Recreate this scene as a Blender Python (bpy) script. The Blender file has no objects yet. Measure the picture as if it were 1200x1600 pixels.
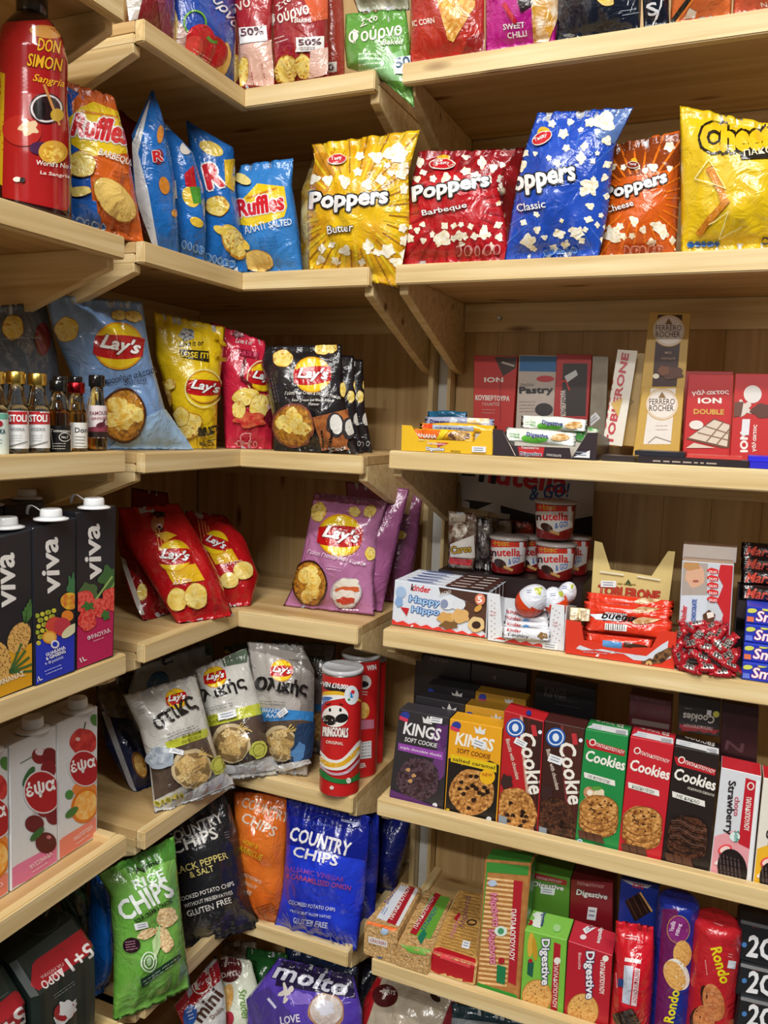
import bpy, bmesh, math, random
import numpy as np
from mathutils import Vector, Matrix, noise
from mathutils.geometry import tessellate_polygon
from mathutils.bvhtree import BVHTree

SC = bpy.context.scene
COL = SC.collection
rnd = random.Random(7)

# ---------------------------------------------------------------- camera
FPX, YAW, PITCH, ROLL = 1256.7, .4021, -.1159, .0341
CAM = Vector((.9172, -1.395, 1.4231))
_cy, _sy, _cp, _sp = math.cos(YAW), math.sin(YAW), math.cos(PITCH), math.sin(PITCH)
FW = Vector((-_sy*_cp, _cy*_cp, _sp))
_R0 = Vector((_cy, _sy, 0)); _U0 = _R0.cross(FW)
RT = math.cos(ROLL)*_R0 + math.sin(ROLL)*_U0
UP = -math.sin(ROLL)*_R0 + math.cos(ROLL)*_U0
cd = bpy.data.cameras.new('camera'); cam = bpy.data.objects.new('camera', cd); COL.objects.link(cam)
cd.sensor_fit = 'VERTICAL'; cd.sensor_height = 32.0; cd.lens = 32.0*FPX/1600
cd.clip_start = .02
m = Matrix((RT, UP, -FW)).transposed().to_4x4(); m.translation = CAM
cam.matrix_world = m
SC.camera = cam

# ---------------------------------------------------------------- light and exposure
SC.view_settings.view_transform = 'Standard'; SC.view_settings.look = 'None'
SC.view_settings.gamma = 1; SC.view_settings.use_curve_mapping = False
SC.view_settings.exposure = 0.12
w = bpy.data.worlds.new('world'); SC.world = w; w.use_nodes = True
w.node_tree.nodes['Background'].inputs[0].default_value = (.95, .97, 1, 1)
w.node_tree.nodes['Background'].inputs[1].default_value = .02
CEIL = 3.7
LAMPS = [((.45, -1.7), 40, 0), ((1.95, -1.7), 40, 0), ((1.1, -2.9), 62, 0), ((1.2, -4.4), 125, 0)]
for (lx, ly), pw, rz in LAMPS:
    ld = bpy.data.lights.new('tube_light', 'AREA'); ld.shape = 'RECTANGLE'
    ld.size = 1.2; ld.size_y = .16; ld.energy = pw; ld.color = (1, .98, .95)
    lo = bpy.data.objects.new('tube_light', ld); COL.objects.link(lo)
    lo.location = (lx, ly, CEIL-.062); lo.rotation_euler = (0, 0, rz)

# ---------------------------------------------------------------- materials
def lin(h):
    if isinstance(h, (tuple, list)): return tuple(h)
    h = h.lstrip('#')
    c = [int(h[i:i+2], 16)/255 for i in (0, 2, 4)]
    return tuple(x/12.92 if x <= .04045 else ((x+.055)/1.055)**2.4 for x in c)+(1,)
_m = {}
def _base(name, rough, coat=0, metal=0, spec=.5):
    m = bpy.data.materials.new(name); m.use_nodes = True
    nt = m.node_tree; b = nt.nodes['Principled BSDF']
    b.inputs['Roughness'].default_value = rough; b.inputs['Metallic'].default_value = metal
    b.inputs['Coat Weight'].default_value = coat; b.inputs['Coat Roughness'].default_value = .12
    b.inputs['Specular IOR Level'].default_value = spec
    return m, nt, b
def _coords(nt, scale, vec=(1, 1, 1)):
    tc = nt.nodes.new('ShaderNodeTexCoord'); mp = nt.nodes.new('ShaderNodeMapping')
    mp.inputs['Scale'].default_value = [scale*v for v in vec]
    nt.links.new(tc.outputs['Object'], mp.inputs[0]); return mp
FIN = {'foil': (.22, .4, 0), 'card': (.42, .12, 0), 'flat': (.7, 0, 0), 'gloss': (.16, .3, 0), 'metal': (.28, 0, 1), 'sfoil': (.3, .2, .55), 'film': (.2, .45, 0)}
def finish(nt, b, fin):
    if fin in ('foil', 'sfoil', 'film'):
        mp = _coords(nt, 1)
        n = nt.nodes.new('ShaderNodeTexNoise'); n.inputs['Scale'].default_value = 30 if fin != 'film' else 60
        n.inputs['Detail'].default_value = 3; n.inputs['Roughness'].default_value = .55; n.inputs['Distortion'].default_value = .9
        nt.links.new(mp.outputs[0], n.inputs['Vector'])
        bp = nt.nodes.new('ShaderNodeBump'); bp.inputs['Strength'].default_value = .75; bp.inputs['Distance'].default_value = .006
        wv = nt.nodes.new('ShaderNodeMix'); wv.data_type = 'VECTOR'; wv.inputs['Factor'].default_value = .06
        nt.links.new(mp.outputs[0], wv.inputs['A']); nt.links.new(n.outputs['Color'], wv.inputs['B'])
        vo = nt.nodes.new('ShaderNodeTexVoronoi'); vo.inputs['Scale'].default_value = 17 if fin != 'film' else 45
        nt.links.new(wv.outputs['Result'], vo.inputs['Vector'])
        sm_ = nt.nodes.new('ShaderNodeMath'); sm_.operation = 'MULTIPLY_ADD'; sm_.inputs[1].default_value = .55
        nt.links.new(vo.outputs['Distance'], sm_.inputs[0]); nt.links.new(n.outputs['Fac'], sm_.inputs[2])
        nt.links.new(sm_.outputs[0], bp.inputs['Height']); nt.links.new(bp.outputs[0], b.inputs['Normal'])
        nt.links.new(bp.outputs[0], b.inputs['Coat Normal'])
def M(h, fin='card', c2=None, scale=80, c3=None, vec=(1, 1, 1), detail=2, edge=.5, kind='noise', soft=.12):
    """a procedural surface: one colour, or two or three colours mixed by a noise or cell pattern"""
    key = (h, fin, c2, scale, c3, vec, detail, edge, kind, soft)
    if key in _m: return _m[key]
    r, coat, metal = FIN[fin]
    m, nt, b = _base('%s_%s' % (fin, str(h).strip('#')), r, coat, metal)
    base = b.inputs['Base Color']
    if c2 is None:
        # very slight print variation keeps every surface procedural
        mp = _coords(nt, 25); n = nt.nodes.new('ShaderNodeTexNoise'); nt.links.new(mp.outputs[0], n.inputs['Vector'])
        mx = nt.nodes.new('ShaderNodeMix'); mx.data_type = 'RGBA'
        c = lin(h); mx.inputs['A'].default_value = c; mx.inputs['B'].default_value = tuple(x*.9 for x in c[:3])+(1,)
        nt.links.new(n.outputs['Fac'], mx.inputs['Factor']); nt.links.new(mx.outputs['Result'], base)
    else:
        mp = _coords(nt, scale, vec)
        if kind == 'noise':
            n = nt.nodes.new('ShaderNodeTexNoise'); n.inputs['Detail'].default_value = detail; o = n.outputs['Fac']
        elif kind == 'cell':
            n = nt.nodes.new('ShaderNodeTexVoronoi'); o = n.outputs['Distance']
        elif kind == 'wave':
            n = nt.nodes.new('ShaderNodeTexWave'); n.inputs['Distortion'].default_value = .6; o = n.outputs['Fac']
            n.bands_direction = 'Z'
        n.inputs['Scale'].default_value = 1
        nt.links.new(mp.outputs[0], n.inputs['Vector'])
        cr = nt.nodes.new('ShaderNodeValToRGB'); e = cr.color_ramp.elements
        e[0].color = lin(h); e[1].color = lin(c2); e[0].position = edge-soft; e[1].position = edge+soft
        if c3 is not None:
            e3 = e.new(min(.98, edge+soft+.13)); e3.color = lin(c3)
        nt.links.new(o, cr.inputs[0]); nt.links.new(cr.outputs[0], base)
    finish(nt, b, fin)
    _m[key] = m; return m
def CHIP(f='foil'): return M('#e9c64a', f, '#f6e48e', 90, '#d99a2c', edge=.45)
def RIDGE(f='foil'): return M('#d9a63a', f, '#f4dc8a', 300, None, vec=(1, 1, 1), kind='wave', edge=.5, soft=.3)
def POP(f='foil'): return M('#fffdf0', f, '#f2e4b8', 150, '#e8c060', edge=.55)
def COOK(f='card'): return M('#6a3412', f, '#c48a44', 190, '#e0b070', edge=.44, detail=3)
def COOKC(f='card'): return M('#24120a', f, '#5a3320', 220, '#7a4c32', edge=.5, detail=3)
def BISC(f='card'): return M('#c98a3e', f, '#e5b468', 260, None, edge=.45)
W_ = '#f4f2ee'
def wood(name, c1, c2, c3, long=1.6, cross=42, rough=.5):
    m, nt, b = _base(name, rough, 0)
    oi = nt.nodes.new('ShaderNodeObjectInfo')
    tc = nt.nodes.new('ShaderNodeTexCoord')
    ad = nt.nodes.new('ShaderNodeVectorMath'); ad.operation = 'ADD'
    sc = nt.nodes.new('ShaderNodeVectorMath'); sc.operation = 'SCALE'; sc.inputs[3].default_value = 9
    cx = nt.nodes.new('ShaderNodeCombineXYZ')
    for i in range(3): nt.links.new(oi.outputs['Random'], cx.inputs[i])
    nt.links.new(cx.outputs[0], sc.inputs[0]); nt.links.new(tc.outputs['Object'], ad.inputs[0]); nt.links.new(sc.outputs[0], ad.inputs[1])
    mp = nt.nodes.new('ShaderNodeMapping'); mp.inputs['Scale'].default_value = (long, cross, cross)
    nt.links.new(ad.outputs[0], mp.inputs[0])
    n = nt.nodes.new('ShaderNodeTexNoise'); n.inputs['Scale'].default_value = 1.6; n.inputs['Detail'].default_value = 6; n.inputs['Distortion'].default_value = .5
    nt.links.new(mp.outputs[0], n.inputs['Vector'])
    cr = nt.nodes.new('ShaderNodeValToRGB'); e = cr.color_ramp.elements
    e[0].position = .3; e[1].position = .75; e[0].color = lin(c1); e[1].color = lin(c3); x = e.new(.52); x.color = lin(c2)
    nt.links.new(n.outputs['Fac'], cr.inputs[0])
    # knots
    mk = nt.nodes.new('ShaderNodeMapping'); mk.inputs['Scale'].default_value = (3.2, 11, 11)
    nt.links.new(ad.outputs[0], mk.inputs[0])
    vo = nt.nodes.new('ShaderNodeTexVoronoi'); vo.inputs['Scale'].default_value = 1
    nt.links.new(mk.outputs[0], vo.inputs['Vector'])
    kr = nt.nodes.new('ShaderNodeValToRGB'); k = kr.color_ramp.elements
    k[0].position = .05; k[0].color = (0, 0, 0, 1); k[1].position = .13; k[1].color = (1, 1, 1, 1)
    nt.links.new(vo.outputs['Distance'], kr.inputs[0])
    mx = nt.nodes.new('ShaderNodeMix'); mx.data_type = 'RGBA'; mx.inputs['A'].default_value = lin('#7a4a20')
    nt.links.new(kr.outputs[0], mx.inputs['Factor']); nt.links.new(cr.outputs[0], mx.inputs['B'])
    nt.links.new(mx.outputs['Result'], b.inputs['Base Color'])
    bp = nt.nodes.new('ShaderNodeBump'); bp.inputs['Strength'].default_value = .12; bp.inputs['Distance'].default_value = .001
    nt.links.new(n.outputs['Fac'], bp.inputs['Height']); nt.links.new(bp.outputs[0], b.inputs['Normal'])
    return m
PINE = wood('pine', '#ccae76', '#dec590', '#ebd7aa')
PLY = wood('plywood', '#b4915c', '#c8a772', '#d6b987', long=1.2, cross=22)
GLASS = None
def glassmat(name, col, rough=.02):
    m, nt, b = _base(name, rough); b.inputs['Transmission Weight'].default_value = 1; b.inputs['IOR'].default_value = 1.45
    b.inputs['Base Color'].default_value = lin(col); return m

# ---------------------------------------------------------------- geometry helpers
def tag(o, label=None, cat=None, group=None, kind=None):
    if label: o['label'] = label
    if cat: o['category'] = cat
    if group: o['group'] = group
    if kind: o['kind'] = kind
    return o
def link(name, verts, faces, mats, midx=None, smooth=False, parent=None, loc=(0, 0, 0)):
    me = bpy.data.meshes.new(name); me.from_pydata([tuple(v) for v in verts], [], [tuple(f) for f in faces])
    for m in mats: me.materials.append(m)
    if midx is not None: me.polygons.foreach_set('material_index', midx)
    if smooth is True: me.polygons.foreach_set('use_smooth', [True]*len(me.polygons))
    elif smooth: me.polygons.foreach_set('use_smooth', smooth)
    me.update()
    o = bpy.data.objects.new(name, me); COL.objects.link(o); o.location = loc
    if parent: o.parent = parent
    return o
def empty(name, loc=(0, 0, 0)):
    o = bpy.data.objects.new(name, None); COL.objects.link(o); o.location = loc; o.empty_display_size = .05; return o
def bm_obj(name, bm, mats, parent=None, loc=(0, 0, 0), smooth=False):
    me = bpy.data.meshes.new(name); bm.to_mesh(me); bm.free()
    for m in mats: me.materials.append(m)
    if smooth: me.polygons.foreach_set('use_smooth', [True]*len(me.polygons))
    o = bpy.data.objects.new(name, me); COL.objects.link(o); o.location = loc
    if parent: o.parent = parent
    return o
def ray(x, y): return FW + RT*((x-600)/FPX) - UP*((y-800)/FPX)
def hit(p, ax, val):
    """the point seen at pixel p that lies on the plane x, y or z = val"""
    i = 'xyz'.index(ax); r = ray(*p); return CAM + r*((val-CAM[i])/r[i])
def px(P):
    d = Vector(P)-CAM; z = d.dot(FW); return (600+FPX*d.dot(RT)/z, 800-FPX*d.dot(UP)/z)
def depth(P): return (Vector(P)-CAM).dot(FW)

def board(name, x0, x1, y0, y1, z0, z1, mat, parent, grain='x', bev=.002):
    """a planed board with eased edges; the grain runs along its local x"""
    c = Vector(((x0+x1)/2, (y0+y1)/2, (z0+z1)/2)); d = Vector((x1-x0, y1-y0, z1-z0))
    if grain == 'x': R = Matrix.Identity(3); s = d
    elif grain == 'y': R = Matrix.Rotation(math.pi/2, 3, 'Z'); s = Vector((d.y, d.x, d.z))
    else: R = Matrix.Rotation(-math.pi/2, 3, 'Y'); s = Vector((d.z, d.y, d.x))
    bm = bmesh.new(); bmesh.ops.create_cube(bm, size=1)
    bmesh.ops.scale(bm, vec=s, verts=bm.verts)
    if bev: bmesh.ops.bevel(bm, geom=bm.edges[:], offset=bev, segments=2, affect='EDGES')
    o = bm_obj(name, bm, [mat], parent); o.matrix_local = Matrix.Translation(c) @ R.to_4x4()
    return o
def prism(name, pts2, axis, a0, a1, mat, parent, bev=.0015):
    """outline pts2 in the plane across `axis`, given its thickness a0..a1"""
    bm = bmesh.new()
    def P(p, a): return {'x': (a, p[0], p[1]), 'y': (p[0], a, p[1]), 'z': (p[0], p[1], a)}[axis]
    v = [bm.verts.new(P(p, a0)) for p in pts2]; f = bm.faces.new(v)
    r = bmesh.ops.extrude_face_region(bm, geom=[f])
    d = {'x': Vector((a1-a0, 0, 0)), 'y': Vector((0, a1-a0, 0)), 'z': Vector((0, 0, a1-a0))}[axis]
    bmesh.ops.translate(bm, vec=d, verts=[g for g in r['geom'] if isinstance(g, bmesh.types.BMVert)])
    bmesh.ops.recalc_face_normals(bm, faces=bm.faces)
    if bev: bmesh.ops.bevel(bm, geom=bm.edges[:], offset=bev, segments=1, affect='EDGES')
    return bm_obj(name, bm, [mat], parent)

# ---------------------------------------------------------------- printed artwork laid onto a body's surface
_tx = {}
def textris(s, bold, shear, space):
    k = (s, bold, shear, space)
    if k in _tx: return _tx[k]
    c = bpy.data.curves.new('t', 'FONT'); c.body = s; c.resolution_u = 2; c.offset = bold; c.shear = shear; c.space_character = space
    c.fill_mode = 'FRONT'
    o = bpy.data.objects.new('t', c); COL.objects.link(o)
    me = o.to_mesh(); me.calc_loop_triangles()
    v = np.array([p.co[:2] for p in me.vertices]).reshape(-1, 2); t = np.array([l.vertices[:] for l in me.loop_triangles], int).reshape(-1, 3)
    T = v[t] if len(t) else np.zeros((0, 3, 2))
    o.to_mesh_clear(); bpy.data.objects.remove(o); bpy.data.curves.remove(c)
    _tx[k] = T; return T
def subdiv(T, L):
    out = []
    T = np.asarray(T, float)
    for _ in range(14):
        if not len(T): break
        e = np.linalg.norm(T[:, [1, 2, 0]]-T, axis=2); k = e.argmax(1); big = e.max(1) > L
        out.append(T[~big]); T = T[big]; k = k[big]
        if not len(T): break
        i = np.arange(len(T)); a = T[i, k]; b = T[i, (k+1) % 3]; c = T[i, (k+2) % 3]; mid = (a+b)/2
        T = np.concatenate([np.stack([a, mid, c], 1), np.stack([mid, b, c], 1)])
    out.append(T)
    return np.concatenate(out) if out else T
class Art:
    """collects flat print and lays it on the body: every corner of the print is a point of the body's own surface"""
    def __init__(s, V, F, org, L=5, eps=.00035, step=.00021):
        s.bvh = BVHTree.FromPolygons([Vector(v) for v in V], F); s.org = org; s.L = L; s.eps = eps; s.st = step; s.k = 0; s.clip = None
        s.out = {}; s.cur = None; s.fin = 'foil'; s.rs = random.Random(3)
    def put(s, T, mat, hold=False):
        T = np.asarray(T, float)
        if not len(T): return
        if s.L: T = subdiv(T, s.L)
        if s.clip is not None: T = s.clamp(T)
        if not hold: s.k += 1
        P = T.reshape(-1, 2); key = np.round(P*200).astype(np.int64)
        uq, inv = np.unique(key, axis=0, return_inverse=True); inv = inv.ravel()
        off = s.eps+s.st*s.k; vs = []; ok = []
        for a in uq:
            d = ray(a[0]/200, a[1]/200).normalized()
            h, n, i, dist = s.bvh.ray_cast(CAM, d)
            if h is None: vs.append((0, 0, 0)); ok.append(False); continue
            if n.dot(d) > 0: n = -n
            vs.append(tuple(h+n*off-Vector(s.org))); ok.append(abs(n.dot(d)) > .04)
        ok = np.array(ok); fi = inv.reshape(-1, 3); fi = fi[ok[fi].all(1)]
        fi = fi[(fi[:, 0] != fi[:, 1]) & (fi[:, 1] != fi[:, 2]) & (fi[:, 0] != fi[:, 2])]
        if not len(fi): return
        va = np.array(vs); tri = va[fi]
        el = np.linalg.norm(tri[:, [1, 2, 0]]-tri, axis=2).max(1)
        if s.L: fi = fi[el < s.maxel+s.L*.0035]
        # orient towards the camera
        tri = va[fi]; nn = np.cross(tri[:, 1]-tri[:, 0], tri[:, 2]-tri[:, 0]); cc = tri.mean(1)+np.array(s.org)-np.array(CAM)
        fl = (nn*cc).sum(1) > 0; fi[fl] = fi[fl][:, ::-1]
        used, iv = np.unique(fi, return_inverse=True); fi = iv.reshape(-1, 3)
        s.out.setdefault(s.cur, []).append((va[used], fi, mat))
    def clamp(s, T):
        # print running off an edge stops at the edge
        P = T.reshape(-1, 2).copy(); Q = np.array(s.clip, float); A = Q; B = np.roll(Q, -1, 0)
        ins = np.zeros(len(P), bool); best = np.full(len(P), 1e9); bp = P.copy()
        for a, b in zip(A, B):
            c = ((a[1] > P[:, 1]) != (b[1] > P[:, 1])) & (P[:, 0] < (b[0]-a[0])*(P[:, 1]-a[1])/((b[1]-a[1]) or 1e-9)+a[0]); ins ^= c
            d = b-a; t = np.clip(((P-a)@d)/max(1e-9, d@d), 0, 1)[:, None]; q = a+t*d; r = np.hypot(*(P-q).T); m_ = r < best; best[m_] = r[m_]; bp[m_] = q[m_]
        mv = ~ins & (best < s.reach); P[mv] = bp[mv]; return P.reshape(T.shape)
    reach = 9; maxel = .03
    def C(s, c): return c if not isinstance(c, str) else M(c, s.fin)
    def poly(s, pts, c, hold=False):
        t = tessellate_polygon([[Vector((p[0], p[1], 0)) for p in pts]])
        A = np.array(pts, float); s.put(A[np.array([list(i) for i in t])], s.C(c), hold)
    def blob(s, cx, cy, rx, ry, c, rot=0, n=28, wob=0, lobes=5, hold=False, seed=0, a0=0, a1=360):
        q = []; r = random.Random(seed); ph = r.random()*6; cr, sr = math.cos(math.radians(rot)), math.sin(math.radians(rot))
        T = []
        for i in range(n+1):
            a = math.radians(a0+(a1-a0)*i/n); k = 1+wob*math.sin(lobes*a+ph)+wob*.4*math.sin((lobes+3)*a+ph*2)
            x, y = rx*k*math.cos(a), ry*k*math.sin(a)
            q.append((cx+x*cr-y*sr, cy+x*sr+y*cr))
        if a1-a0 >= 360: q = q[:-1]
        for i in range(len(q) if a1-a0 >= 360 else len(q)-1): T.append([(cx, cy), q[i], q[(i+1) % len(q)]])
        s.put(T, s.C(c), hold)
    ell = blob
    def swoosh(s, pts, c):
        n = len(pts); q = []
        P = [np.array(p, float) for p in pts]
        for i in range(n):
            a, b, d, e = P[(i-1) % n], P[i], P[(i+1) % n], P[(i+2) % n]
            for t in (0, .25, .5, .75): q.append(tuple(.5*((2*b)+(d-a)*t+(2*a-5*b+4*d-e)*t*t+(3*b-a-3*d+e)*t**3)))
        s.poly(q, c)
    def scatter(s, B, n, r0, r1, avoid=(), c=None):
        r = random.Random(int(B[0]*7+B[1])); q = []
        for _ in range(n*12):
            if len(q) >= n: break
            x, y, k = r.uniform(B[0], B[2]), r.uniform(B[1], B[3]), r.uniform(r0, r1)
            if any(a[0]-k < x < a[2]+k and a[1]-k < y < a[3]+k for a in avoid): continue
            if any(math.hypot(x-u, y-v) < (k+w_)*1.15 for u, v, w_ in q): continue
            q.append((x, y, k))
        s.pops(q, c)
    def line(s, pts, wd, c, hold=False):
        T = []
        for a, b in zip(pts, pts[1:]):
            a = np.array(a, float); b = np.array(b, float); d = b-a; n = np.array([-d[1], d[0]])/max(1e-6, np.hypot(*d))*wd/2
            T += [[a+n, a-n, b+n], [b+n, a-n, b-n]]
        s.put(T, s.C(c), hold)
    def ring(s, cx, cy, rx, ry, wd, c, n=32):
        T = []
        for i in range(n):
            a, b = 2*math.pi*i/n, 2*math.pi*(i+1)/n
            o = [(cx+(rx)*math.cos(t), cy+ry*math.sin(t)) for t in (a, b)]; q = [(cx+(rx-wd)*math.cos(t), cy+(ry-wd)*math.sin(t)) for t in (a, b)]
            T += [[o[0], o[1], q[0]], [q[0], o[1], q[1]]]
        s.put(T, s.C(c))
    def text(s, t, p0, p1, h, c, bold=.0, shear=0, out=None, ow=.04, space=1, bow=0, slant=0):
        """t written from p0 to p1 (pixels of the baseline), h high"""
        def lay(b):
            T = textris(t, b, shear, space)
            if not len(T): return T
            R = textris(t, bold, shear, space)
            mn = R.reshape(-1, 2).min(0); mx = R.reshape(-1, 2).max(0); q = (T-mn)/(mx-mn)
            d = np.array(p1, float)-np.array(p0, float); u = np.array([d[1], -d[0]])/np.hypot(*d)*h
            y = q[..., 1:2]+bow*4*q[..., 0:1]*(1-q[..., 0:1])
            return np.array(p0, float)+q[..., 0:1]*d+y*u+0*slant
        wb = max(0, bold-.012); bold = min(bold, .012); r0 = wb*h*1.0
        T = lay(bold)
        if not len(T): return
        s.k += 2 if s.L and s.L < 5 else 0
        s.k += 1
        def around(r, n, c):
            # each pass sits a hair above the last, so no two coincide
            for q in range(n):
                s.k += .22; s.put(T+np.array([r*math.cos(2*math.pi*q/n), r*math.sin(2*math.pi*q/n)]), c, True)
        if out: around((ow+.02)*h*1.1+r0, 7, s.C(out)); s.k += .6
        if r0 > .12: around(r0, 4, s.C(c))
        else: s.put(T, s.C(c))
    # composite marks
    def lays(s, cx, cy, r, rot=0, sx=1.0, t="Lay's"):
        s.ell(cx, cy, r*1.05*sx, r, '#e8a21c', rot); s.ell(cx, cy, r*.96*sx, r*.92, '#f6d21e', rot)
        cr, sr = math.cos(math.radians(rot)), math.sin(math.radians(rot))
        def p(x, y): return (cx+(x*cr*sx-y*sr)*r, cy+(x*sr*sx+y*cr)*r)
        top = []; bot = []
        for i in range(11):
            x = -1+2*i/10; e = 1.02*math.sqrt(max(0, 1-.82*x*x)) ; tilt = -.10*x
            yt = tilt-.36-.10*(1-x*x); yb = tilt+.40+.16*(1-x*x)
            xx = x*1.03; top.append(p(xx, max(-e, yt))); bot.append(p(xx, min(e, yb)))
        bot = bot[::-1]
        s.poly(top+bot, '#c4161c')
        s.text(t, p(-.8, .32), p(.86, .42), r*.72, '#ffffff', .035, .25, out='#8a1010', ow=.02)
    def pops(s, pts, c=None):
        c = c or POP(s.fin)
        for i, (x, y, r) in enumerate(pts): s.blob(x, y, r*(1+.2*math.sin(i*5)), r*.85, c, rot=i*67, n=18, wob=.2, lobes=3+i % 3, hold=i > 0, seed=i)
    def chip(s, cx, cy, rx, ry, rot=0, ridge=False):
        s.blob(cx, cy, rx, ry, '#b97a20', rot, wob=.03, seed=int(cx)); s.blob(cx, cy, rx*.95, ry*.94, RIDGE(s.fin) if ridge else CHIP(s.fin), rot, wob=.04, seed=int(cx))
    def bowl(s, cx, cy, rx, ry, rim='#4a2414'):
        s.ell(cx, cy, rx*1.1, ry*1.08, rim); s.ell(cx, cy, rx, ry*.97, M('#c98a2a', s.fin, '#8a5a1c', 120))
        r = random.Random(int(cx)); n = 0
        for i in range(9):
            a = r.random()*6.28; q = r.random()**.5*.62
            s.blob(cx+rx*q*math.cos(a), cy+ry*q*math.sin(a), rx*.4, ry*.3, CHIP(s.fin) if i % 2 else M('#f3dc84', s.fin, '#e0b040', 100), rot=r.random()*180, n=14, wob=.07, seed=i, hold=i % 3 > 0)
    def nutri(s, p0, p1, n, w, h, c='#e9e4da', c2='#555555'):
        for i in range(n):
            x = p0[0]+(p1[0]-p0[0])*i/max(1, n-1); y = p0[1]+(p1[1]-p0[1])*i/max(1, n-1)
            s.ell(x, y, w/2, h/2, c, n=12, hold=i > 0)
        for i in range(n):
            x = p0[0]+(p1[0]-p0[0])*i/max(1, n-1); y = p0[1]+(p1[1]-p0[1])*i/max(1, n-1)
            s.ell(x, y, w*.34, h*.36, c2, n=10, hold=i > 0)
    def lines(s, p0, p1, n, gap, c, w=1.1):
        """rows of fine print too small to read"""
        d = np.array(p1, float)-np.array(p0, float); u = np.array([-d[1], d[0]])/np.hypot(*d)*gap
        for i in range(n):
            a = np.array(p0)+u*i; r = s.rs.uniform(.7, 1); x = 0; first = True
            while x < r:
                q = s.rs.uniform(.04, .14); s.line([a+d*x, a+d*min(r, x+q)], w, c, hold=not first or i > 0); first = False; x += q+.03
    def tagp(s, cx, cy, w=18, h=9, rot=0, n=None):
        """white price sticker, a part of its own"""
        old = s.cur; s.cur = 'price_sticker'; s.k += 1
        cr, sr = math.cos(math.radians(rot)), math.sin(math.radians(rot))
        P = [(-w/2, -h/2), (w/2, -h/2), (w/2, h/2), (-w/2, h/2)]
        s.poly([(cx+x*cr-y*sr, cy+x*sr+y*cr) for x, y in P], M('#f2f4f6', 'card'))
        for j in (-.2, .15): s.line([(cx-w*.35*cr-h*j*sr, cy-w*.35*sr+h*j*cr), (cx+w*.3*cr-h*j*sr, cy+w*.3*sr+h*j*cr)], max(.9, h*.13), M('#8a94a8', 'card'))
        s.cur = old
def assemble(name, V, F, mats, mi, sm, art, org, parent=None):
    """body and its print become one mesh; stickers and other parts become children"""
    V = [tuple(Vector(v)-Vector(org)) for v in V]; F = [tuple(f) for f in F]; mi = list(mi); mats = list(mats)
    sm = list(sm) if not isinstance(sm, bool) else [sm]*len(F)
    kids = []
    if art:
        for part, lst in art.out.items():
            if part is None: TV, TF, TM, TMI, TS = V, F, mats, mi, sm
            else: TV, TF, TM, TMI, TS = [], [], [], [], []
            for va, fi, mat in lst:
                if mat not in TM: TM.append(mat)
                b = len(TV); TV += [tuple(v) for v in va]; TF += [tuple(int(i)+b for i in f) for f in fi]; TMI += [TM.index(mat)]*len(fi); TS += [bool(art.L)]*len(fi)
            if part is not None: kids.append((part, TV, TF, TM, TMI, TS))
    o = link(name, V, F, mats, mi, sm, parent, org)
    for part, TV, TF, TM, TMI, TS in kids:
        link(part.split('#')[0], TV, TF, TM, TMI, TS, o)
    return o

class Plane:
    """the upright or leaning plane a packet's front stands in"""
    def __init__(s, A, yaw=0, lean=0):
        y = math.radians(yaw); l = math.radians(lean); n = Vector((math.sin(y), -math.cos(y), 0))
        s.S = Vector((math.cos(y), math.sin(y), 0)); s.T = -n*math.sin(l)+Vector((0, 0, math.cos(l))); s.N = n*math.cos(l)+Vector((0, 0, math.sin(l))); s.A = Vector(A); s.n = n
    def st(s, p):
        r = ray(*p); P = CAM+r*((s.A-CAM).dot(s.N)/r.dot(s.N)); d = P-s.A; return (d.dot(s.S), d.dot(s.T))
    def P(s, a, b, c=0): return s.A+s.S*a+s.T*b+s.N*c
def anchor(p, place):
    """place: ('z', z) where the base touches the shelf, or ('y'|'x', depth, z) on the shelf at that depth"""
    if place[0] == 'z': return hit(p, 'z', place[1]), place[1]
    return hit(p, place[0], place[1]), place[2]
def interp(L, v):
    n = len(L)-1; d = [0]
    for a, b in zip(L, L[1:]): d.append(d[-1]+math.hypot(b[0]-a[0], b[1]-a[1]))
    t = v*d[-1]
    for i in range(n):
        if t <= d[i+1] or i == n-1:
            k = (t-d[i])/max(1e-9, d[i+1]-d[i]); return (L[i][0]+(L[i+1][0]-L[i][0])*k, L[i][1]+(L[i+1][1]-L[i][1])*k)
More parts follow.
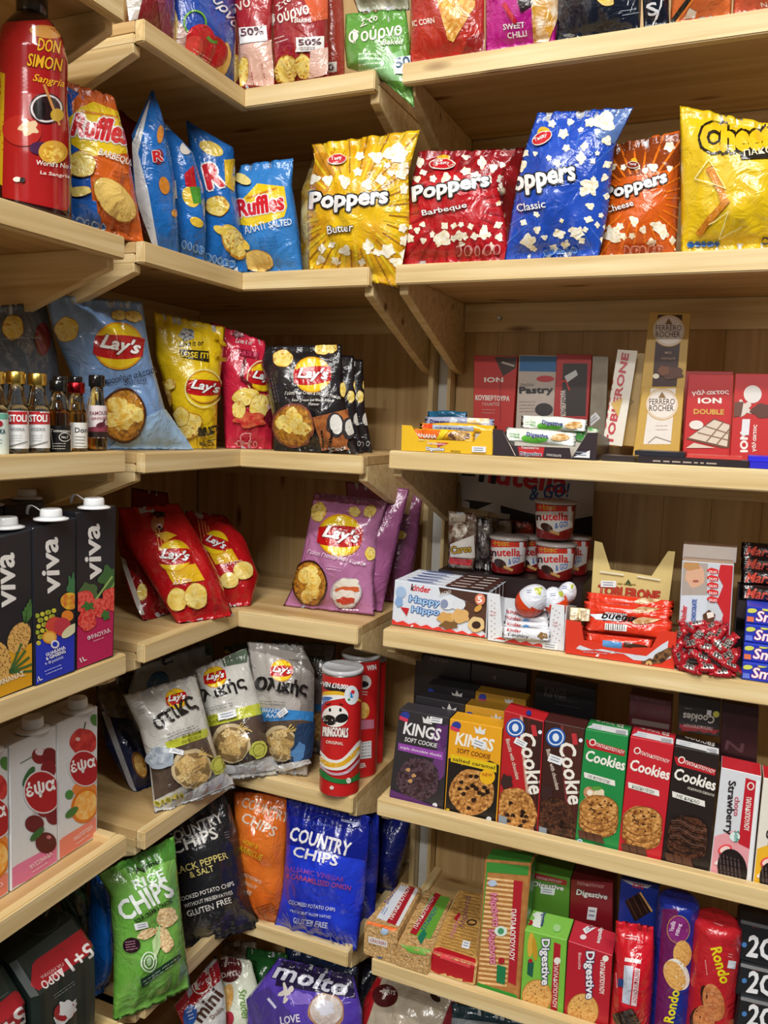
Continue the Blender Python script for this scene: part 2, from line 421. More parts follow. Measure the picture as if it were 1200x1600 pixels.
def bag(name, label, cat, col, L, R, place, yaw=0, lean=8, th=.045, wr=1, art=None, group=None, fin='foil', back=None, seed=0, ext=True, bias=.62, clamp=True):
    """a filled pillow bag: flat crimped seals at top and bottom, belly between, creases running in from the seals"""
    mid = ((L[-1][0]+R[-1][0])/2, (L[-1][1]+R[-1][1])/2)
    A, zs = anchor(mid, place); pl = Plane(A, yaw, lean)
    Ls = [pl.st(p) for p in L]; Rs = [pl.st(p) for p in R]
    cl = math.cos(math.radians(lean))
    if place[0] != 'z' and ext:
        for Q in (Ls, Rs):
            zz = A.z+Q[-1][1]*cl
            if .002 < zz-zs < .09:
                k = (zs-A.z)/cl; a, b = Q[-2], Q[-1]; f = (k-b[1])/(b[1]-a[1]+1e-9); f = max(-1, min(1, f)); Q[-1] = (b[0]+(b[0]-a[0])*f*.5, k)
    Lp = list(L)
    wpx = max(abs(R[0][0]-L[0][0]), abs(R[-1][0]-L[-1][0]), 20); hpx = abs((L[-1][1]+R[-1][1]-L[0][1]-R[0][1])/2)
    nu = int(min(36, max(12, wpx/4.5))); nv = int(min(46, max(14, hpx/4.5)))
    se = (seed*13.7+L[0][0]*.37) % 97
    H = math.hypot((Ls[0][0]-Ls[-1][0]), (Ls[0][1]-Ls[-1][1])); sb = .016/H if H else .06
    V = []; fr = []
    for side in (1, -1):
        g = []
        for j in range(nv+1):
            v = j/nv; a = interp(Ls, v); b = interp(Rs, v); row = []
            for i in range(nu+1):
                u = i/nu; edge = i in (0, nu) or j in (0, nv)
                if side < 0 and edge: row.append(fr[j][i]); continue
                s_, t_ = a[0]+(b[0]-a[0])*u, a[1]+(b[1]-a[1])*u
                vv = min(1, max(0, (v-sb)/(1-2*sb)))
                pu = (1-abs(2*u-1)**2.2)**.75; pv = max(0, 1-abs(2*vv-1)**2.6)**.7
                bell = th*pu*pv*(1+.25*(vv-.45))
                dt = min(v, 1-v)
                fold = (math.sin(u*34+se)+.7*math.sin(u*61+se*2)+.5*math.sin(u*19+se*3+vv*5))*.0021*math.exp(-((dt-.06)/.13)**2)*pu
                cr = noise.noise(Vector((s_*16+se, t_*11, se)))*.010*pu*pv+noise.noise(Vector((s_*42+se, t_*30+(s_*20), se*2)))*.004*pu
                crimp = .0009*math.sin(u*nu*2.6) if (v < sb or v > 1-sb) and not edge else 0
                if side > 0: h = bell*bias+wr*(fold+cr)+crimp
                else: h = -bell*(1-bias)-.0015+wr*fold*.5
                P = pl.P(s_, t_, h)
                if clamp and P.z < zs+.0006: P.z = zs+.0006
                row.append(len(V)); V.append(P)
            g.append(row)
        if side > 0: fr = g; fg = g
        else: bg = g
    F = []; mi = []
    for g, k in ((fg, 0), (bg, 1)):
        for j in range(nv):
            for i in range(nu):
                f = (g[j][i], g[j+1][i], g[j+1][i+1], g[j][i+1])
                F.append(f if k == 0 else f[::-1]); mi.append(k)
    org = Vector((A.x, A.y, zs)); ar = Art(V, F[:nu*nv], org, L=4.5); ar.fin = fin
    e_ = [px(V[i]) for i in [r[0] for r in fg]+fg[-1][1:]+[r[-1] for r in fg[::-1]][1:]+fg[0][::-1][1:-1]]; g_ = np.mean(e_, 0); ar.clip = [((x-g_[0])*.992+g_[0], (y-g_[1])*.994+g_[1]) for x, y in e_]; ar.reach = 6
    cm = col if not isinstance(col, str) else M(col, fin)
    bm_ = M(back, fin) if isinstance(back, str) else (back or M('#b9bcc0', 'foil'))
    if art: art(ar)
    o = assemble(name, V, F, [cm, bm_], mi, True, ar, org)
    return tag(o, label, cat, group)
def box(name, label, cat, col, Q, place, D, yaw=0, lean=0, art=None, group=None, fin='card', side=None, top=None, parent=None, bev=.0008, puff=0):
    """a carton: front face seen at Q (top left, top right, bottom right, bottom left), D deep"""
    mid = ((Q[2][0]+Q[3][0])/2, (Q[2][1]+Q[3][1])/2)
    A, zs = anchor(mid, place); pl = Plane(A, yaw, lean)
    q = [pl.st(p) for p in Q]; cl = math.cos(math.radians(lean))
    if zs is not None:
        for i, u in ((3, 0), (2, 1)):
            k = (zs-A.z)/cl+.0006; a, b = q[u], q[i]; f = (a[1]-k)/(a[1]-b[1]+1e-9)
            if abs(A.z+b[1]*cl-zs) < .06: q[i] = (a[0]+(b[0]-a[0])*f, k)
    bm = bmesh.new()
    fr = [bm.verts.new(pl.P(a, b)) for a, b in q]; bk = [bm.verts.new(pl.P(a, b, -D)) for a, b in q]
    # leaning packets rest on their lower back edge: keep everything above the shelf
    lo = min(v.co.z for v in bm.verts)
    F_ = bm.faces.new(fr[::-1]); F_.material_index = 0
    f = bm.faces.new(bk); f.material_index = 1
    for i, mi in ((0, 2), (1, 1), (2, 1), (3, 1)):
        j = (i+1) % 4; f = bm.faces.new((fr[i], fr[j], bk[j], bk[i])); f.material_index = mi
    bmesh.ops.recalc_face_normals(bm, faces=bm.faces)
    if zs is not None and lo < zs: bmesh.ops.translate(bm, vec=(0, 0, zs+.0004-lo), verts=bm.verts)
    if bev: bmesh.ops.bevel(bm, geom=bm.edges[:], offset=bev, segments=1, affect='EDGES')
    bm.verts.index_update()
    V = [v.co.copy() for v in bm.verts]; F = [[v.index for v in f.verts] for f in bm.faces]; mi = [f.material_index for f in bm.faces]
    bm.free()
    e_ = [px(pl.P(a, b)+Vector((0, 0, max(0, zs+.0004-lo) if zs is not None else 0))) for a, b in q]; g_ = np.mean(e_, 0)
    org = Vector((A.x, A.y, zs if zs is not None else A.z)); ar = Art(V, F, org, L=14); k_ = .9+bev*900; ar.clip = [(x+(k_ if x < g_[0] else -k_), y+(k_ if y < g_[1] else -k_)) for x, y in e_]; ar.fin = fin; ar.eps = .0002; ar.st = .00012
    cv = lambda c: c if not isinstance(c, str) else M(c, fin)
    if art: art(ar)
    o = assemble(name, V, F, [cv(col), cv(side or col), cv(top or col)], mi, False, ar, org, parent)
    if parent is None: tag(o, label, cat, group)
    return o
def lathe(name, prof, c, mats, seg=32, parent=None, label=None, cat=None, group=None, art=None, fin='gloss', close=True, L=4):
    """prof: (radius, height, material index) from the bottom up, about the upright through c"""
    V = []; F = []; mi = []
    for r, z, k in prof:
        for i in range(seg):
            a = 2*math.pi*i/seg; V.append(Vector((c[0]+r*math.cos(a), c[1]+r*math.sin(a), c[2]+z)))
    for j in range(len(prof)-1):
        for i in range(seg):
            F.append((j*seg+i, j*seg+(i+1) % seg, (j+1)*seg+(i+1) % seg, (j+1)*seg+i)); mi.append(prof[j+1][2])
    if close:
        F.append(tuple(range(seg-1, -1, -1))); mi.append(prof[0][2]); F.append(tuple(range((len(prof)-1)*seg, len(prof)*seg))); mi.append(prof[-1][2])
    org = Vector(c); ar = None
    if art: ar = Art(V, F, org, L=L, eps=.0002, step=.00006); ar.fin = fin; art(ar)
    o = assemble(name, V, F, mats, mi, [len(f) == 4 for f in F], ar, org if parent is None else org-parent.location if False else org, None)
    if parent is not None:
        o.parent = parent; o.location = Vector(c)-parent.location
    if label: tag(o, label, cat, group)
    return o

def wall3(name, pts, thick, mat, parent, org, off=None):
    """a card panel through the 3D outline pts, given a real thickness"""
    P = [Vector(p)-org for p in pts]; n = (P[1]-P[0]).cross(P[2]-P[0]).normalized()*thick
    k = len(P); V = P+[p+n for p in P]
    F = [tuple(range(k))[::-1], tuple(range(k, 2*k))]+[(i, (i+1) % k, k+(i+1) % k, k+i) for i in range(k)]
    return link(name, V, F, [mat], None, False, parent)
def tray(name, label, cat, col, Q, place, D, front, hb, yaw=0, art=None, group=None, inner='#d8d2c6', backpoly=None, hf=None):
    """an open shelf-ready display box: cut-out front panel, two side walls, back wall and base"""
    mid = ((Q[2][0]+Q[3][0])/2, (Q[2][1]+Q[3][1])/2); A, zs = anchor(mid, place); pl = Plane(A, yaw, 0)
    q = [pl.st(p) for p in Q]; z0 = zs-A.z+.0008
    org = Vector((A.x, A.y, zs)); root = empty(name, org); tag(root, label, cat, group)
    fp = [pl.st(p) for p in front]; fp = [(a, max(b, z0)) for a, b in fp]
    x0, x1 = q[3][0], q[2][0]; t = .0012
    V = [pl.P(a, b) for a, b in fp]; V += [v-pl.N*t for v in V]; k = len(fp)
    tr = tessellate_polygon([[Vector((a, b, 0)) for a, b in fp]])
    F = [tuple(i) for i in tr]+[tuple(j+k for j in i[::-1]) for i in tr]+[(i, (i+1) % k, k+(i+1) % k, k+i) for i in range(k)]
    ar = Art(V, F[:len(tr)], org, L=30); ar.fin = 'card'
    if art: art(ar)
    o = assemble('front_panel', V, F, [M(col), M(inner)], [0]*len(tr)+[1]*len(tr)+[0]*k, False, ar, org, None)
    o.parent = root; o.location = (0, 0, 0)
    hl = hf if hf is not None else q[0][1]; hr = hf if hf is not None else q[1][1]
    wall3('side_wall', [pl.P(x0, z0, -t), pl.P(x0, z0, -D), pl.P(x0, z0+hb, -D), pl.P(x0, hl, -t)], t, M(col), root, org)
    wall3('side_wall', [pl.P(x1, z0, -t), pl.P(x1, hr, -t), pl.P(x1, z0+hb, -D), pl.P(x1, z0, -D)], t, M(col), root, org)
    wall3('back_wall', [pl.P(x0, z0, -D), pl.P(x1, z0, -D), pl.P(x1, z0+hb, -D), pl.P(x0, z0+hb, -D)], t, M(inner), root, org)
    wall3('base', [pl.P(x0+t, z0, -t*2), pl.P(x1-t, z0, -t*2), pl.P(x1-t, z0, -D+t), pl.P(x0+t, z0, -D+t)], t, M(inner), root, org)
    return root, pl
def copy_tree(o, parent=None):
    c = o.copy(); COL.objects.link(c); c.parent = parent
    for ch in list(o.children): copy_tree(ch, c)
    return c
def clone(o, d, label, rz=0):
    c = copy_tree(o); c.location = o.location+Vector(d); c.rotation_euler.z += rz; c['label'] = label; return c
# ---------------------------------------------------------------- the room
def slab(name, x0, x1, y0, y1, z0, z1, mat):
    o = board(name, x0, x1, y0, y1, z0, z1, mat, None, bev=0); o['kind'] = 'structure'; return o
PAINT = M('#e6e4de', 'flat'); GREYW = M('#3a3632', 'flat'); FLOOR = M('#3c3936', 'gloss', '#322f2c', 3)
FZ = -.16
slab('floor', -.5, 3.6, -5.6, .5, FZ-.05, FZ, FLOOR)
slab('ceiling', -.5, 3.6, -5.6, .5, CEIL, CEIL+.05, PAINT)
slab('wall_back', -.5, 3.6, .42, .5, FZ, CEIL, PAINT)
slab('wall_left', -.5, -.42, -5.6, .42, FZ, CEIL, PAINT)
slab('wall_right', 3.5, 3.6, -5.6, .42, FZ, CEIL, GREYW)
slab('wall_front', -.42, 3.5, -5.6, -5.5, FZ, CEIL, GREYW)
for (lx, ly), pw, rz in LAMPS:
    t = empty('ceiling_lamp', (lx, ly, CEIL))
    tag(t, 'white linear ceiling lamp lighting the shelves', 'lamp', 'ceiling lamps over the aisle')
    board('lamp_housing', -.62, .62, -.1, .1, -.05, -.001, M('#f0f0ee', 'gloss'), t)

# ---------------------------------------------------------------- the three shelving units
zC = [2.0486, 1.7016, 1.350, 1.0148, .6661, .3329, -.03]
zR = [2.0534, 1.7036, 1.3637, 1.019, .6748, .3333, -.03]
zL = [2.0486, 1.6944, 1.3558, 1.0161, .6922, .3370, -.03]
CA, CB, GAP = .2924, .2768, .0518
XR, YR, XL, YL = CB+GAP, .0037, .0123, -.3519
BACK = .385
TH, BT = .035, .018
def floor_of(zs, k, tray): return zs[k]-(.012 if tray else 0)
TR_C = (0, 0, 0, 0, 0, 1, 1); TR_R = (0, 0, 0, 0, 1, 1, 1); TR_L = (0, 0, 0, 0, 1, 1, 1)
ZC = [floor_of(zC, k, TR_C[k]) for k in range(7)]; ZR = [floor_of(zR, k, TR_R[k]) for k in range(7)]; ZL = [floor_of(zL, k, TR_L[k]) for k in range(7)]
def gusset(name, parent, axis, a0, a1, f0, z):
    """triangular bracket under a shelf: shallow at the front, deep at the wall"""
    s = 1 if axis == 'x' else -1
    e = BACK if axis == 'x' else -BACK
    pts = [(f0+s*.022, z-.0185), (f0+s*.022, z-.05), (e-s*.05, z-.168), (e-s*.003, z-.175), (e-s*.001, z-.0185)]
    return prism(name, pts, axis, a0, a1, PINE, parent)
def vpanel(name, axis, a0, a1, at, z0, z1, parent):
    """boarded back panel, planks upright, between a0 and a1"""
    bm = bmesh.new(); n = max(1, round((a1-a0)/.095)); w = (a1-a0)/n
    for i in range(n):
        r = bmesh.ops.create_cube(bm, size=1); vs = r['verts']
        bmesh.ops.scale(bm, vec=(z1-z0, w-.0004, .010), verts=vs)
        bmesh.ops.translate(bm, vec=(0, -(a1-a0)/2+w*(i+.5), 0), verts=vs)
    bmesh.ops.bevel(bm, geom=bm.edges[:], offset=.0006, segments=1, affect='EDGES')
    o = bm_obj(name, bm, [PLY], parent)
    # local x upright, local y along the wall, local z out of the wall
    if axis == 'x': R = Matrix(((0, 1, 0), (0, 0, -1), (1, 0, 0))).transposed(); 
    X = Vector((0, 0, 1)); Y = Vector((1, 0, 0)) if axis == 'x' else Vector((0, 1, 0)); Z = X.cross(Y)
    R = Matrix((X, Y, Z)).transposed().to_4x4()
    c = ((a0+a1)/2, at, (z0+z1)/2) if axis == 'x' else (at, (a0+a1)/2, (z0+z1)/2)
    o.matrix_local = Matrix.Translation(c) @ R
    return o
def screw(parent, p, axis):
    bm = bmesh.new(); bmesh.ops.create_cone(bm, cap_ends=True, segments=12, radius1=.006, radius2=.0035, depth=.004)
    o = bm_obj('screw', bm, [M('#c9c9c4', 'metal')], parent, p, True)
    o.rotation_euler = (math.pi/2, 0, 0) if axis == 'y' else (0, math.pi/2, 0)
# corner unit
cu = empty('corner_shelving', (0, 0, FZ)); tag(cu, 'L-shaped pine corner shelving unit full of crisp bags, between the two straight units', 'shelving')
ru = empty('shelving', (XR, 0, FZ)); tag(ru, 'long straight pine shelving unit on the right with chocolate and cookies', 'shelving')
lu = empty('shelving', (0, YL, FZ)); tag(lu, 'straight pine shelving unit on the left with bottles and juice cartons', 'shelving')
kids = []
REND = 1.55; LEND = -1.75
for k in range(7):
    z = zC[k]; zb = ZC[k]-.0004
    kids += [(cu, prism('shelf_board', [(-BACK, -CA), (-.0195, -CA), (-.0195, .0195), (CB, .0195), (CB, BACK), (-BACK, BACK)], 'z', zb-BT, zb, PLY, None, .0008)),
             (cu, board('front_lip', .0, CB, 0, .019, z-TH, z, PINE, None)),
             (cu, board('front_lip', -.019, .0, -CA, .019, z-TH, z, PINE, None, 'y'))]
    if TR_C[k]: kids += [(cu, board('side_rail', -BACK, -.02, -CA, -CA+.019, z-TH, z, PINE, None)), (cu, board('side_rail', CB-.019, CB, .0195, BACK, z-TH, z, PINE, None, 'y'))]
    else: kids += [(cu, board('side_rail', -BACK, -.02, -CA, -CA+.018, zb-TH, zb-BT-.0005, PINE, None))]
    kids += [(ru, board('shelf_board', XR, REND, YR+.0195, BACK, ZR[k]-BT-.0004, ZR[k]-.0004, PLY, None)),
             (ru, board('front_lip', XR, REND, YR, YR+.019, zR[k]-TH, zR[k], PINE, None))]
    if TR_R[k]: kids.append((ru, board('side_rail', XR, XR+.019, YR+.0195, BACK, zR[k]-TH, zR[k], PINE, None, 'y')))
    kids += [(lu, board('shelf_board', XL-.39, XL-.0195, LEND, YL, ZL[k]-BT-.0004, ZL[k]-.0004, PLY, None, 'y')),
             (lu, board('front_lip', XL-.019, XL, LEND, YL, zL[k]-TH, zL[k], PINE, None, 'y'))]
    if TR_L[k]: kids.append((lu, board('side_rail', XL-.39, XL-.0195, YL-.019, YL, zL[k]-TH, zL[k], PINE, None)))
    if k < 6:
        kids += [(cu, gusset('bracket', None, 'x', CB-.018, CB-.0005, 0, z)), (cu, gusset('bracket', None, 'y', -CA+.0005, -CA+.018, 0, z)),
                 (ru, gusset('bracket', None, 'x', XR+.0005, XR+.018, YR, zR[k])), (lu, gusset('bracket', None, 'y', YL-.018, YL-.0005, XL, zL[k]))]
        zz = zC[k]-BT-.001
        kids += [(cu, board('back_rail', -BACK, CB-.0185, BACK-.016, BACK-.0005, zz-.062, zz, PINE, None)),
                 (cu, board('back_rail', -BACK, -BACK+.016, -CA+.019, BACK-.017, zz-.062, zz, PINE, None, 'y')),
                 (ru, board('back_rail', XR+.0185, REND, BACK-.016, BACK-.0005, zR[k]-BT-.063, zR[k]-BT-.001, PINE, None)),
                 (lu, board('back_rail', XL-.39, XL-.374, LEND, YL-.019, zL[k]-BT-.063, zL[k]-BT-.001, PINE, None, 'y'))]
        for q, un in ((-.0, cu), (.22, cu)): pass
        for sx, un, zq in ((.20, cu, zC[k]), (XR+.10, ru, zR[k]), (XR+.75, ru, zR[k])):
            bm = bmesh.new(); bmesh.ops.create_cone(bm, cap_ends=True, segments=14, radius1=.006, radius2=.004, depth=.005)
            o = bm_obj('screw', bm, [M('#c9c9c4', 'metal')], None, (sx, BACK-.0185, zq-BT-.034)); o.rotation_euler = (math.pi/2, 0, 0); kids.append((un, o))
kids += [(cu, vpanel('back_panel', 'x', -BACK, CB, BACK+.006, FZ, zC[0]+.5, None)), (cu, vpanel('back_panel', 'y', -CA, BACK, -BACK-.006, FZ, zC[0]+.5, None)),
         (ru, vpanel('back_panel', 'x', XR, REND, BACK+.006, FZ, zR[0]+.5, None)), (lu, vpanel('back_panel', 'y', LEND, YL, -BACK-.006, FZ, zL[0]+.5, None)),
         (cu, board('post', CB+.0002, CB+.012, BACK-.045, BACK, FZ, zC[0]+.5, PINE, None, 'z')), (ru, board('post', XR-.008, XR-.0002, BACK-.04, BACK, FZ, zR[0]+.5, PINE, None, 'z'))]
kids.append((ru, board('gap_strip', CB+.0135, XR-.0095, BACK-.012, BACK+.012, FZ, zR[0]+.5, M('#d8d8d4', 'gloss'), None, 'z')))  # pale strip added in the gap, in place of the lit wall
for un, o in kids:
    mw = o.matrix_local.copy() if o.matrix_local != Matrix.Identity(4) else Matrix.LocRotScale(o.location, o.rotation_euler, None)
    o.parent = un; o.matrix_local = Matrix.Translation(-un.location) @ mw
# ================================================================ top shelf
CB_ = 'potato_chip_bag'
def fourno(a, x0, y0, x1, y1, h, tag50=None, small='Baked'):
    a.text('Φούρνο', (x0, y0), (x1, y1), h, '#f6efe6', .02, .2)
    a.text('Στο', ((x0*.8+x1*.2), y0-h*1.15), ((x0*.45+x1*.55), y1-h*1.1), h*.4, '#f6efe6', .02, .2)
    a.text(small, ((x0*.4+x1*.6), y1+h*.45), (x1, y1+h*.4), h*.32, '#f6efe6', .01, .2)
    if tag50:
        x, y, w, h2 = tag50
        a.poly([(x, y), (x+w, y-h2*.1), (x+w, y+h2*.9), (x, y+h2)], '#f0f0ee')
        a.text('50%', (x+w*.1, y+h2*.55), (x+w*.9, y+h2*.5), h2*.42, '#5a2038', .03)
        a.lines((x+w*.1, y+h2*.7), (x+w*.9, y+h2*.65), 2, 3, '#8a5a68', .8)
def a_(a):
    a.fin = 'foil'; a.poly([(190, -60), (236, -60), (215, 30), (197, 34)], '#c9c4bd'); a.poly([(240, -40), (262, -40), (265, 55), (252, 52)], '#8a2f55')
bag(CB_, 'maroon and purple silver-edged crisp bag at the left end of the corner top shelf', 'crisps', '#7a1f24', [(195, -110), (193, -40), (200, 18)], [(268, -100), (272, 0), (270, 70)], ('x', -.06, ZC[0]), 88, 6, .05, art=a_)
def a_(a):
    a.poly([(270, 20), (300, 60), (352, 118), (352, 135), (275, 70)], '#c9a79e')
    a.chip(271, 42, 7, 30, 0); a.chip(349, 92, 11, 26, 8, True)
    a.text('Φούρνο', (305, -25), (362, 48), 20, '#f4f4f8', .02, .2); a.ring(304, 36, 18, 20, 3, '#6aa834')
    a.ell(312, 62, 22, 24, '#c8232a', 20); a.ell(333, 80, 21, 25, '#b41a20', -20); a.ell(302, 72, 14, 16, '#e04a40', 10)
    a.line([(322, 58), (330, 66), (338, 66)], 5, '#5a9a3a'); a.lines((300, 76), (340, 100), 3, 5, '#f0c9c0', 1)
bag(CB_, 'royal blue oven-baked crisp bag printed with red peppers, on the corner top shelf', 'crisps', '#2b4fae', [(278, -110), (270, -20), (275, 62)], [(362, -100), (366, 0), (366, 128)], ('x', -.045, ZC[0]), 80, 5, .05, art=a_)
bag(CB_, 'dark red crisp bag seen between the blue pepper bag and the narrow 50% bag', 'crisps', '#96202a', [(345, -90), (350, 20), (352, 118)], [(385, -90), (385, 20), (385, 130)], ('y', .12, ZC[0]), 20, 5, .03, art=lambda a: a.chip(366, 108, 10, 24, 6))
def a_(a):
    a.poly([(372, 68), (428, 62), (428, 136), (376, 132)], '#e3b8a6'); a.chip(380, 112, 9, 24, 6)
    a.text('ρνο', (364, 30), (396, 12), 18, '#f0d8c8', .02, .2); a.poly([(374, 44), (416, 40), (417, 64), (376, 69)], '#f0f0ee')
    a.text('50%', (378, 58), (412, 54), 12, '#5a2038', .03)
bag(CB_, 'narrow red baked crisp bag with white 50% label, leaning out over the shelf corner', 'crisps', '#a8262c', [(366, -80), (364, 0), (372, 70), (375, 138)], [(424, -80), (426, 0), (424, 70), (430, 136)], ('y', .012, ZC[0]), 5, 3, .03, art=a_, ext=False)
def a_(a):
    a.poly([(430, 85), (512, 66), (514, 135), (428, 135)], '#a02026'); a.poly([(472, -10), (512, -10), (512, 30), (488, 34)], '#d8603a')
    fourno(a, 424, 46, 486, 26, 24, (463, 60, 42, 22)); a.lines((432, 62), (452, 56), 2, 6, '#f0e0d8', 1.4)
    a.chip(449, 110, 17, 24, 14); a.chip(476, 104, 13, 20, -16); a.poly([(486, 80), (510, 76), (512, 118), (484, 122)], '#e6c0b4')
bag(CB_, 'large red baked crisp bag with two crisp slices and 50% label, on the top shelf', 'crisps', '#9c2229', [(420, -90), (420, 0), (424, 60), (426, 130)], [(505, -90), (512, 0), (512, 60), (514, 112)], ('y', .03, ZC[0]), 0, 5, .05, art=a_)
bag(CB_, 'red baked crisp bag half hidden between the large red bag and the green one', 'crisps', '#a83a2c', [(498, -60), (500, 20), (500, 112)], [(534, -60), (538, 40), (540, 108)], ('y', .13, ZC[0]), 0, 5, .04, art=lambda a: (a.poly([(510, 98), (526, 96), (526, 112), (510, 114)], '#ecebe6'), a.text('0', (513, 111), (522, 110), 10, '#5a2038', .03)))
def a_(a):
    a.poly([(560, 84), (592, 92), (628, 78), (640, 110), (640, 128), (560, 122)], '#8cc487')
    fourno(a, 548, 74, 630, 60, 26); a.poly([(616, 92), (640, 88), (640, 118), (618, 116)], '#e8eef4'); a.text('50', (620, 108), (640, 104), 15, '#3a6080', .03)
    a.lines((562, 86), (606, 86), 4, 7, '#e8f4e0', 1.3)
bag(CB_, 'bright green baked crisp bag with 50 label, hanging over the gap beside the top board', 'crisps', '#5c9c3c', [(540, 22), (538, 70), (542, 106), (590, 118)], [(634, 14), (640, 60), (642, 110), (648, 170)], ('y', .025, ZC[0]), 0, 6, .04, art=a_, ext=False, clamp=False)
bag(CB_, 'olive and cream crisp bag lying on top of the green baked one', 'crisps', M('#5f6a44', 'foil', '#d9dccb', 22), [(548, -60), (552, 0), (560, 20)], [(638, -70), (640, -20), (640, 16)], ('y', .09, ZC[0]), 0, 10, .05, ext=False)
bag(CB_, 'crumpled clear and brown snack bag wedged low in the gap between the two top boards', 'snack', M('#a8a89e', 'film', '#7a2a2a', 45, '#4a8a6a'), [(610, 120), (632, 150), (652, 185)], [(630, 110), (655, 150), (672, 190)], ('y', .24, ZC[0]), 0, 0, .03, ext=False, clamp=False)
ROW = 'tortilla chip bags along the right top shelf'
def a_(a):
    a.poly([(640, -40), (660, 20), (700, 60), (757, 30), (757, -40)], '#b02c22'); a.text('IC CORN', (646, 42), (680, 36), 9, '#f6ece4', .02)
    a.poly([(680, -10), (742, 2), (742, 10), (708, 66), (700, 62)], M('#d08a2c', 'foil', '#eec06a', 140)); a.line([(676, -20), (712, -30)], 9, '#151515')
    a.poly([(730, 60), (757, 50), (757, 90), (720, 92)], '#8e1f1c')
bag('tortilla_chip_bag', 'red corn tortilla chip bag with one big golden triangle, left end of right top shelf', 'crisps', '#bb2f24', [(645, -100), (642, 0), (640, 90)], [(755, -100), (757, 0), (757, 82)], ('y', .03, ZR[0]), 0, 5, .05, art=a_, group=None)
def a_(a):
    a.text('SWEET', (787, 47), (820, 43), 9, '#f8f0f4', .03); a.text('CHILLI', (794, 60), (824, 56), 9, '#f8f0f4', .03)
    a.poly([(828, -20), (868, -20), (872, 22), (858, 66), (834, 68)], M('#c9922c', 'foil', '#e9d8c0', 50)); a.line([(788, 6), (806, 36)], 7, '#c01f38'); a.poly([(806, -10), (826, -10), (832, 8), (814, 20)], '#2a1a20')
bag('tortilla_chip_bag', 'magenta sweet chilli tortilla chip bag on the right top shelf', 'crisps', '#b8198a', [(762, -100), (758, 0), (759, 78)], [(868, -110), (872, 0), (868, 66)], ('y', .03, ZR[0]), 0, 5, .05, art=a_)
def a_(a):
    a.chip(946, 0, 14, 9, 20); a.line([(968, 18), (994, 14)], 1.2, '#9aa4b4'); a.line([(972, 24), (998, 20)], 1.2, '#9aa4b4'); a.ell(890, 55, 10, 3, '#9aa4b4')
bag('tortilla_chip_bag', 'glossy navy tortilla chip bag with a small golden chip, right top shelf', 'crisps', '#141b2c', [(868, -110), (868, 0), (868, 66)], [(1000, -120), (1002, 0), (1000, 48)], ('y', .035, ZR[0]), 0, 5, .055, art=a_)
bag('tortilla_chip_bag', 'slim navy tortilla chip bag with white lettering, right of the big navy one', 'crisps', '#101828', [(1002, -110), (1004, 0), (1006, 50)], [(1048, -120), (1046, 0), (1046, 40)], ('y', .03, ZR[0]), 8, 5, .035, art=lambda a: (a.text('S', (1014, 26), (1030, 22), 20, '#dfe4ee', .03), a.line([(1018, 48), (1032, 10), (1034, -10)], 2.2, '#e8ecf4')))
def a_(a):
    a.line([(1046, 40), (1080, -6)], 7, '#161616'); a.line([(1050, 44), (1084, -2)], 3, '#f08a34'); a.poly([(1068, 30), (1078, 12), (1088, 18), (1086, 28)], '#e9eef4')
bag('tortilla_chip_bag', 'orange tortilla chip bag with black slash, right of the navy bags', 'crisps', '#cf6a34', [(1050, -110), (1048, 0), (1047, 42)], [(1142, -120), (1144, 0), (1142, 28)], ('y', .03, ZR[0]), 0, 5, .05, art=a_)
bag('tortilla_chip_bag', 'salmon orange tortilla chip bag at the right frame edge of the top shelf', 'crisps', '#c9583c', [(1146, -110), (1146, 0), (1145, 28)], [(1260, -120), (1262, 0), (1262, 12)], ('y', .03, ZR[0]), 0, 5, .05, art=lambda a: a.text('NACHO', (1190, 12), (1240, 6), 9, '#f0ece4', .02))

# ================================================================ second shelf
# sangria bottle on the left unit
c = hit((55, 318), 'x', XL-.075); rr = 54*depth(c)/FPX; c.z = ZL[1]
H = (318-2)*depth(c)/FPX*1.02
def a_(a):
    a.k = 2
    a.poly([(2, 35), (92, 30), (104, 60), (108, 320), (104, 330), (4, 308), (-4, 100)], '#a81c1e'); a.poly([(-8, 110), (8, 115), (4, 290), (-8, 284)], '#d8b020')
    a.ell(72, 50, 26, 10, '#d89a4a', 8); a.text('DON', (58, 79), (92, 84), 20, '#f0b429', .02, out='#5a1010', ow=.01); a.text('SIMON', (42, 103), (94, 112), 20, '#f0b429', .02, out='#5a1010', ow=.01)
    a.text('Sangria', (50, 130), (98, 140), 15, '#f0b429', .02, .2)
    a.ell(72, 170, 26, 24, '#2a1418'); a.ring(72, 170, 24, 22, 3, '#d8d0d0'); a.ell(62, 172, 9, 16, '#120a0c'); a.line([(68, 132), (92, 196)], 4, '#c98a4a'); a.ell(88, 180, 10, 10, '#c8a02a')
    a.ell(35, 205, 30, 24, '#b52a24', 10); a.blob(45, 200, 14, 12, '#e8c9a0', wob=.2); a.ell(62, 232, 16, 10, '#4a2448'); a.ell(82, 238, 22, 18, '#d8a43a'); a.ell(82, 240, 16, 12, M('#f0cf60', 'gloss', '#c98a20', 200))
    a.text("World's No1", (56, 258), (108, 264), 8, '#f4eee4', .02); a.text('La Sangria', (62, 274), (106, 280), 7, '#f4eee4', .02)
    a.ell(28, 281, 6, 4, '#f4eee4'); a.ell(36, 282, 4, 4, '#2a2a2a')
prof = [(rr*.84, 0, 0), (rr*.97, .006, 0), (rr, .02, 0), (rr*1.0, H*.28, 0), (rr*.97, H*.42, 0), (rr*.9, H*.55, 0), (rr*.9, H*.66, 0), (rr*.93, H*.76, 0), (rr*.82, H*.86, 0), (rr*.56, H*.92, 0), (rr*.4, H*.95, 0)]
